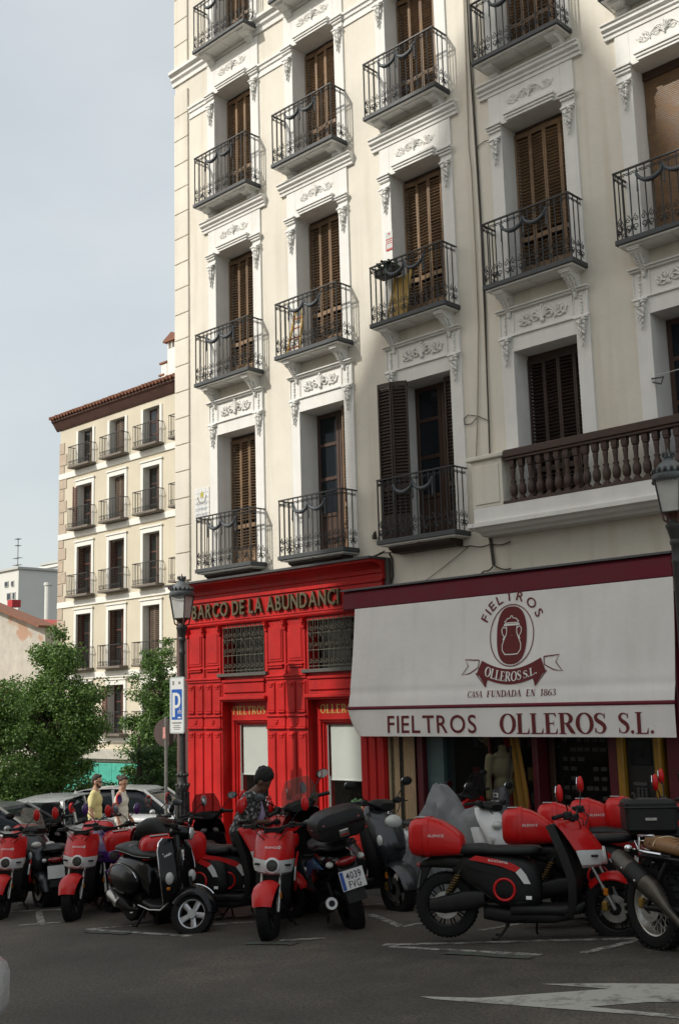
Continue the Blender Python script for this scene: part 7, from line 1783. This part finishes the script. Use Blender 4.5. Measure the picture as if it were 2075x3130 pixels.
# ---------------------------------------------------------------- black classic scooter
def classic(label,loc,heading,steer):
    B_=Bike(label,'scooter',loc,heading,R(0),None,'scooter'); B_.steering(steer,.60,R(26))
    wheel(B_,.66,.225,.115,M_alloy,True,5,disc=False,sw=.022); wheel(B_,-.62,.225,.115,M_alloy,False,5,disc=False)
    q=MB(); q.tube([(.52,.07,.60),(.60,.085,.40),(.655,.09,.23)],[.025,.022,.03],10); B_.p('fork_leg',q,M_sblk,None,45,True)
    # front mudguard: bulbous, wraps the wheel top
    q=MB(); rings=[]
    for i in range(13):
        t=i/12; a=R(12+150*t); wd=.055+.055*math.sin(math.pi*min(1,.15+t*.8)); rr=.275+.02*math.sin(math.pi*t)
        d=Vector((math.cos(a),0,math.sin(a))); c=Vector((.66,0,.225)); rings.append([c+d*(rr-.10*abs(u)**2)+Vector((0,u*wd,0)) for u in [-1+2*k/8 for k in range(9)]]+[c+d*(rr-.015-.10*abs(u)**2)+Vector((0,u*(wd-.008),0)) for u in [1-2*k/8 for k in range(9)]])
    q.loft(rings); mg=B_.p('front_mudguard',q,M_gblk,None,60,True)
    q=MB(); q.tube([(.66+.285*math.cos(R(a)),0,.225+.30*math.sin(R(a))) for a in range(50,110,10)],.008,6); B_.p('mudguard_crest',q,M_chrome,mg,45,True)
    # leg shield with rolled bright edge
    rows=[(.30,.42,.17,.05),(.40,.455,.195,.06),(.55,.46,.21,.07),(.70,.43,.215,.075),(.85,.375,.205,.075),(.93,.34,.17,.07),(.97,.32,.12,.06)]
    ls=B_.p('leg_shield',shell(rows,18,.018),M_gblk,None,50)
    for s in (-1,1):
        q=MB(); q.tube([(x-bg-.008,s*hw*1.0,z) for z,x,hw,bg in rows],.008,6); B_.p('edge_trim',q,M_chrome,ls)
    q=body([(.30,.60,.05,.10),(.40,.62,.062,.28),(.455,.62,.05,.27),(.49,.60,.035,.20)],2.6); q.v=[(p[0],p[1],p[2]) for p in q.v]; hc=B_.p('horn_cover',q,M_gblk,ls,50)
    q=MB(); q.cbox(.45,.495,-.012,.012,.70,.86,.006); B_.p('horn_badge',q,M_chrome,hc)
    for s in (-1,1):
        q=MB(); q.ell((.435,s*.135,.575),.028,.05,.065,12,8); B_.p('front_indicator',q,M_clens,ls)
        q=MB(); q.cbox(.435,.46,s*.155-.018,s*.155+.018,.46,.49,.006); B_.p('reflector',q,M_amber,ls)
    q=MB()
    # script on the shield: a slanted flowing line of strokes
    def shx(y,z): return shell_x(rows,y,z,.004)
    pts=[]
    for i in range(40):
        t=i/39; y=-.165+.085*t; z=.79+.035*t+.014*math.sin(t*31)+(.02 if i<4 else 0); pts.append((shx(y,z),y,z))
    q.tube(pts,.0030,4); B_.p('script_badge',q,M_chrome,ls)
    # headset
    hs=body([(.24,1.02,.06,.05),(.30,1.035,.11,.065),(.38,1.035,.12,.07),(.45,1.03,.10,.06),(.475,1.025,.06,.035)],2.4); hs.xf(B_.S); hso=B_.p('headset',hs,M_gblk,None,50)
    q=MB(); q.lathe([(.062,-.01),(.066,.01),(.058,.02),(.03,.03),(0,.033)],22,(.462,0,1.035),(1,0,.05)); B_.p('headlight',q,M_clens,hso,45,True)
    q=MB(); q.lathe([(.062,.0),(.070,.004),(.066,.014)],22,(.462,0,1.035),(1,0,.05)); B_.p('headlight_rim',q,M_chrome,hso,45,True)
    bars(B_,.32,1.045,.31,M_sblk,M_sblk,stem=.17,back=-.06,mr=(.018,.052,.052))
    q=MB(); q.tube([(.46,0,.45),(.35,0,1.0)],.045,10); B_.p('steering_column',q,M_gblk)
    B_.p('floorboard',body([(-.12,.27,.16,.035),(.10,.255,.185,.03),(.30,.265,.19,.03),(.43,.30,.16,.03)],4),M_sblk)
    q=MB()
    for s in (-1,1): q.tube([(-.20,s*.165,.235),(.10,s*.195,.225),(.34,s*.19,.25),(.43,s*.15,.33)],.009,6)
    B_.p('floor_trim',q,M_steel)
    # rear body and bulging cowls
    rb=B_.p('body',body([(-.98,.46,.06,.06),(-.90,.50,.13,.14),(-.74,.54,.165,.18),(-.50,.57,.17,.17),(-.28,.56,.155,.17),(-.14,.50,.13,.19),(-.06,.40,.11,.13)],2.4,26),M_gblk,None,50)
    for s in (-1,1):
        q=MB(); q.ell((-.58,s*.145,.465),.36,.10,.175,22,14); B_.p('side_cowl',q,M_gblk,rb,60)
        q=MB(); q.tube([(-.58+.345*math.cos(R(a)),s*(.168+.02*math.sin(R(a))),.47+.165*math.sin(R(a))) for a in range(15,175,16)],.005,5); B_.p('cowl_trim',q,M_chrome,rb)
        q=MB(); q.ell((-.86,s*.155,.56),.04,.02,.05,8,6); B_.p('rear_indicator',q,M_rlens,rb)
    se=body([(-.90,.745,.05,.02,2.4),(-.86,.77,.12,.05,2.4),(-.70,.785,.155,.07,2.5),(-.50,.775,.16,.065,2.5),(-.34,.755,.155,.055,2.5),(-.20,.75,.135,.05,2.4),(-.08,.745,.09,.035,2.2),(-.04,.74,.05,.02,2.2)],2.4,22); sa=B_.p('seat',se,M_seat,None,50)
    q=MB()
    for s in (-1,1): q.tube([(-.86,s*.115,.752),(-.70,s*.157,.765),(-.50,s*.163,.757),(-.34,s*.157,.74),(-.20,s*.137,.735),(-.08,s*.092,.735)],.004,5)
    q.tube([(-.50,-.15,.79),(-.51,-.10,.835),(-.51,.10,.835),(-.50,.15,.79)],.008,5); B_.p('seat_piping',q,mat('pale_piping',(.30,.30,.29),.6,local=True),sa)
    q=MB(); q.ell((-.985,0,.53),.03,.055,.06,10,8); B_.p('tail_light',q,M_rlens,rb)
    q=MB(); q.cbox(-1.02,-1.01,-.11,.11,.30,.44,.002); B_.p('number_plate',q,M_swhite,rb)
    q=MB(); q.tube([(-.30,-.10,.17),(-.42,-.15,.16),(-.50,-.165,.20),(-.78,-.165,.29),(-.82,-.165,.30)],[.02,.03,.072,.07,.055],16); ex=B_.p('exhaust',q,M_sblk)
    q=MB()
    for i in range(5):
        c=Vector((-.60-.035*i,-.24+.006*i,.235+.012*i)); q.obox(c,(.25,0,.97),(0,1,0),(-.97,0,.25),.06,.006,.010)
    q.tube([(-.57,-.195,.22),(-.80,-.20,.29)],[.062,.055],14); B_.p('exhaust_guard',q,M_steel,ex)
    B_.p('engine',body([(-.72,.25,.05,.06),(-.55,.27,.09,.09),(-.30,.28,.08,.07)],3),M_sblk)
    q=MB()
    for s in (-1,1): q.tube([(-.16,s*.07,.24),(-.19,s*.12,.12),(-.24,s*.17,.005),(-.29,s*.19,.008)],.014,8)
    B_.p('centre_stand',q,M_sblk); return B_

# ---------------------------------------------------------------- retro motorcycle at the right edge
def moto(label,loc,heading,lean):
    B_=Bike(label,'motorcycle',loc,heading,lean,None,'motorcycle'); B_.steering(R(10),.70)
    M_rim=mat('pale_alloy_rim',(.55,.53,.48),.4,metal=.8,local=True)
    wheel(B_,-.70,.315,.15,M_rim,False,wire=True,hub=.06); wheel(B_,.75,.315,.12,M_rim,True,wire=True,hub=.05)
    # knobbly tyre blocks
    q=MB()
    for k in range(34):
        a=2*math.pi*k/34
        for s in (-1,1):
            c=Vector((-.70+math.cos(a+.09*(s>0))*.316,s*.045,.315+math.sin(a+.09*(s>0))*.316)); q.obox(c,(-math.sin(a),0,math.cos(a)),(0,1,0),(math.cos(a),0,math.sin(a)),.019,.028,.010)
    tag(B_.p('tread',q,M_tyre),kind='stuff')
    q=MB()
    for s in (-1,1): q.tube([(-.70,s*.11,.315),(-.05,s*.12,.36)],[.028,.032],8); q.tube([(-.42,s*.125,.68),(-.66,s*.125,.34)],.022,8)
    B_.p('swing_arm',q,M_sblk)
    q=MB(); q.tube([(.10,-.10,.25),(-.18,-.16,.22),(-.36,-.18,.34),(-.46,-.185,.42)],[.025,.028,.035,.06],12); q.tube([(-.44,-.185,.41),(-.52,-.19,.47),(-.90,-.20,.66),(-.94,-.20,.68)],[.05,.078,.078,.058],18); ex=B_.p('exhaust',q,mat('dull_titanium',(.10,.09,.075),.4,metal=.8,var=.3,vscale=8,local=True))
    q=MB(); q.tube([(-.60,-.192,.512),(-.76,-.197,.588)],[.081,.081],18); B_.p('exhaust_shield',q,M_sblk,ex)
    for t in (.3,.7):
        q=MB(); c=Vector((-.52,-.19,.47)).lerp(Vector((-.90,-.20,.66)),t); q.ell(c+Vector((0,-.08,0)),.012,.008,.012,8,6); B_.p('rivet',q,M_steel,ex)
    M_tan=mat('tan_leather',(.24,.12,.045),.5,var=.2,vscale=9,bump=.2,bscale=60,local=True)
    se=B_.p('seat',body([(-.74,.79,.08,.03),(-.70,.80,.12,.055),(-.50,.80,.135,.06),(-.25,.785,.135,.055),(-.05,.78,.12,.05),(.02,.78,.08,.03)],2.8,22),M_tan)
    q=MB()
    for i in range(9):
        x=-.62+i*.065; q.tube([(x,.13*math.cos(a)*1.03,.795+.062*math.sin(a)) for a in [math.pi*k/10 for k in range(11)]],.004,5)
    B_.p('stitching',q,mat('dark_tan',(.10,.05,.02),.6,local=True),se)
    q=MB()
    for i in (0,5): x=-.56+i*.065; q.tube([(x,.135*math.cos(a)*1.03,.795+.067*math.sin(a)) for a in [math.pi*k/10 for k in range(11)]],.006,5)
    B_.p('seat_piping',q,mat('cream_piping',(.50,.42,.28),.6,local=True),se)
    q=MB(); q.tube([(-.45,-.15,.74),(-.70,-.155,.74),(-.80,-.12,.80),(-.80,.12,.80),(-.70,.155,.74),(-.45,.15,.74)],.014,8); q.tube([(-.70,-.155,.74),(-.72,-.15,.86),(-.55,-.14,.87)],.013,8); B_.p('grab_rail',q,M_chrome)
    B_.p('tail',body([(-.78,.70,.05,.03),(-.66,.72,.10,.04),(-.40,.71,.11,.05)],3),M_sblk)
    q=MB(); q.ell((-.84,0,.70),.03,.06,.035,12,8); B_.p('tail_light',q,M_rlens)
    for s in (-1,1):
        q=MB(); q.tube([(-.74,s*.08,.72),(-.78,s*.17,.75)],.010,6); q.ell((-.79,s*.20,.755),.03,.035,.03,12,8); B_.p('rear_indicator',q,M_chrome)
    B_.p('tank',body([(.02,.84,.09,.06),(.10,.87,.15,.11),(.30,.89,.165,.12),(.45,.88,.13,.09),(.52,.86,.07,.05)],2.4,22),M_gblk)
    B_.p('engine',body([(-.20,.42,.12,.12),(0,.42,.17,.18),(.25,.42,.17,.18),(.40,.40,.11,.12)],3.2),M_grey)
    q=MB()
    for s in (-1,1): q.tube([(.50,s*.06,.84),(.10,s*.12,.62),(-.20,s*.12,.45),(.05,s*.13,.20),(.40,s*.10,.24),(.50,s*.05,.75)],.02,8); q.tube([(-.02,s*.12,.72),(-.75,s*.10,.70)],.014,6)
    B_.p('frame',q,M_sblk)
    fork(B_,.56,.88,.75,.315,.10); fender(B_,.75,.315,.15,M_gblk,50,140)
    q=MB(); q.lathe([(.0,-.12),(.08,-.10),(.09,0),(.085,.02),(0,.03)],20,(.62,0,.88),(1,0,0)); B_.p('headlight',q,M_chrome,None,45,True)
    bars(B_,.50,1.02,.37,M_sblk,M_sblk,stem=.20,mr=(.02,.05,.05)); sidestand(B_,.0)
    return B_

# ---------------------------------------------------------------- placing them
def from_front(px,py,heading,reach,lift=0):
    g=on_ground(px,py); return (g.x-math.cos(heading)*reach,g.y-math.sin(heading)*reach,gz(g.x-math.cos(heading)*reach))
def here(px,py):
    g=on_ground(px,py); return (g.x,g.y,gz(g.x))
H=R(29.6)
silence('red and white electric scooter side on in the right foreground with a round red box',here(1626,2870),H,R(-14),R(4),flank='acciona',logo='SILENCE')
silence('red and white electric scooter facing the viewer in the middle of the front row',from_front(822,2868,R(-47),.73),R(-47),R(-12),R(3))
silence('red and white electric scooter facing the viewer left of the black classic scooter',from_front(222,2812,R(-43),.73),R(-43),R(-10),R(3))
silence('red and white electric scooter cut by the left edge of the picture',from_front(2,2808,R(-40),.73),R(-40),R(-8),R(3))
# row of parked shared scooters behind the foreground one
silence('red electric scooter whose box stands just right of the white scooter',here(1905,2822),H+R(3),R(-10),R(4))
silence('red electric scooter parked second behind the foreground one',here(2005,2796),H+R(2),R(8),R(4))
silence('red electric scooter parked third behind the foreground one',here(2100,2776),H,R(12),R(4))
silence('red electric scooter at the back of the row near the cash machine',here(2215,2774),H,R(5),R(4))
# behind the black classic scooter
silence('red electric scooter with its lettered box just behind the black classic scooter',here(470,2796),R(150),R(10),R(3))
silence('red electric scooter with its lettered box beside the black top case',here(560,2790),R(148),R(-10),R(3))
silence('red electric scooter with a low box in front of the walking couple',here(330,2756),R(158),R(8),R(3))
silence('red and white electric scooter with a black top case right of the classic scooter',here(680,2812),R(24),R(0),R(4),box=False,case='round')
silence('red electric scooter with a purple neighbour behind the middle front one',from_front(800,2775,R(-50),.73),R(-50),R(6),R(3))
silence('purple shared scooter behind the left front scooter',here(300,2770),R(-20),R(0),R(3),group=None,colour=M_purple,box=False,logo='')
silence('purple shared scooter left of the scooter with the number plate',here(905,2765),R(150),R(12),R(3),group=None,colour=M_purple,box=False,logo='')
silence('red electric scooter the bent person sits on',(RIDER[0],RIDER[1],RIDER[2]),R(42),R(-15),R(0),box=False)
classic('glossy black classic scooter with silver five spoke wheel in the left foreground',here(492,2836),R(-8),R(44))
gscooter('dark maxi scooter with a clear screen at the far left',from_front(128,2772,R(2),.68),R(2),M_gmet,R(-12),R(4),screen=M_clearscr,accent=M_gblk)
gscooter('black scooter seen from behind with number plate and red lidded top case',(lambda g:(g.x+math.cos(R(150))*.64,g.y+math.sin(R(150))*.64,gz(g.x+math.cos(R(150))*.64)))(on_ground(1080,2830)),R(150),M_gblk,R(8),R(13),accent=M_blue,case='red_lid',scale=1.12,shield=M_gblk,plate=('4039','FVG'),screen=M_clearscr,exhaust=-1)
gscooter('dark grey metallic scooter facing right beside the lidded top case',from_front(1212,2782,R(-6),.72),R(-6),M_gmet,R(-8),R(3),accent=M_sblk,lamp='single',badge=True,scale=1.10)
gscooter('white scooter with a large headlight between the covered one and the red boxes',from_front(1560,2760,R(-2),.68),R(-2),M_swhite,R(0),R(3))
gscooter('black scooter with a smoked screen in front of the left display window',here(640,2768),R(135),M_sblk,R(5),R(3),screen=M_smoke)
gscooter('black scooter behind the electric scooters at the left',here(170,2752),R(150),M_gblk,R(12),R(3),screen=M_smoke)
gscooter('dark scooter with a hard black top case at the right edge',here(2335,2850),R(36),M_sblk,R(5),R(3),case='hard')
moto('retro motorcycle with a tan seat and wire wheels cut by the right edge',(lambda g:(g.x+math.cos(R(-22))*.70,g.y+math.sin(R(-22))*.70,gz(g.x)))(on_ground(2012,2898)),R(-22),R(3))
# scooter under a grey cover
A=here(1415,2748); CV=thing('covered_scooter','scooter hidden under a crumpled grey rain cover','scooter',A,R(196))
q=MB(); rings=[]; rc=random.Random(5)
stn=[(-.62,.30,.10,.22),(-.58,.80,.16,.29),(-.48,1.05,.20,.32),(-.34,1.08,.21,.33),(-.22,1.04,.20,.34),(-.08,.98,.19,.35),(.02,1.06,.26,.36),(.12,1.14,.28,.37),(.20,1.19,.25,.37),(.27,1.21,.22,.36),(.34,1.15,.20,.35),(.44,1.0,.18,.33),(.54,.80,.14,.28),(.64,.62,.10,.24),(.70,.25,.05,.14)]
from mathutils import noise as mnoise
def sect(x,h,tw,bw):
    half=[(bw,.05),(bw*1.02,.22),(bw*.98,h*.45),((bw+tw)*.5,h*.72),(tw*1.05,h*.90),(tw*.55,h*.985)]
    P=[(y,z) for y,z in half]+[(0,h)]+[(-y,z) for y,z in reversed(half)]
    out_=[]
    for k in range(len(P)-1):
        for j in range(4): t=j/4; out_.append((x,P[k][0]*(1-t)+P[k+1][0]*t,P[k][1]*(1-t)+P[k+1][1]*t))
    out_.append((x,P[-1][0],P[-1][1])); return out_
jit=[(x+rc.uniform(-.02,.02),h*(1+rc.uniform(-.03,.03)),tw*(1+rc.uniform(-.2,.2)),bw*(1+rc.uniform(-.08,.08))) for x,h,tw,bw in stn]
for i in range(len(jit)-1):
    for j in range(4):
        t=j/4; rings.append(sect(*[jit[i][k]*(1-t)+jit[i+1][k]*t for k in range(4)]))
rings.append(sect(*jit[-1]))
def wrinkle(p):
    v=Vector(p); n1=1-abs(mnoise.noise(Vector((v.x*5,v.y*5,v.z*2.2))))*2; n2=1-abs(mnoise.noise(Vector((v.x*11+3,v.y*11,v.z*5))))*2
    d=Vector((v.x*.4,v.y*2.0,.35)).normalized(); return tuple(v+d*(.045*n1+.018*n2-.03))
rings=[[wrinkle(p) for p in rg] for rg in rings]
q.loft(rings); cv=obj('rain_cover',q,mat('grey_rain_cover',(.20,.205,.21),.65,var=.3,vscale=5,bump=.3,bscale=30,local=True),CV,40,True)
q=MB(); q.lathe([(.0,0),(.06,0),(.06,.004),(0,.004)],18,(.36,-.30,.42),(0.15,-1,.25)); 
for s in (-1,1):
    q2=MB(); q2.lathe([(.15,-.06),(.25,-.05),(.25,.05),(.15,.06),(.15,-.06)],24,(s*.40,0,.25),(0,1,0),False); obj('wheel',q2,M_tyre,CV,40,True)
# dark red scooter half seen behind the cover
gscooter('red scooter with a round white badge behind the covered one',here(1530,2708),R(170),M_sred,R(10),R(3),screen=M_smoke)
# white car corner close to the camera, bottom left
car('pale car whose front corner shows at the bottom left',0,0,R(118),P_wh,4.1,1.45,loc=(-5.92,1.45,gz(-5.9)))
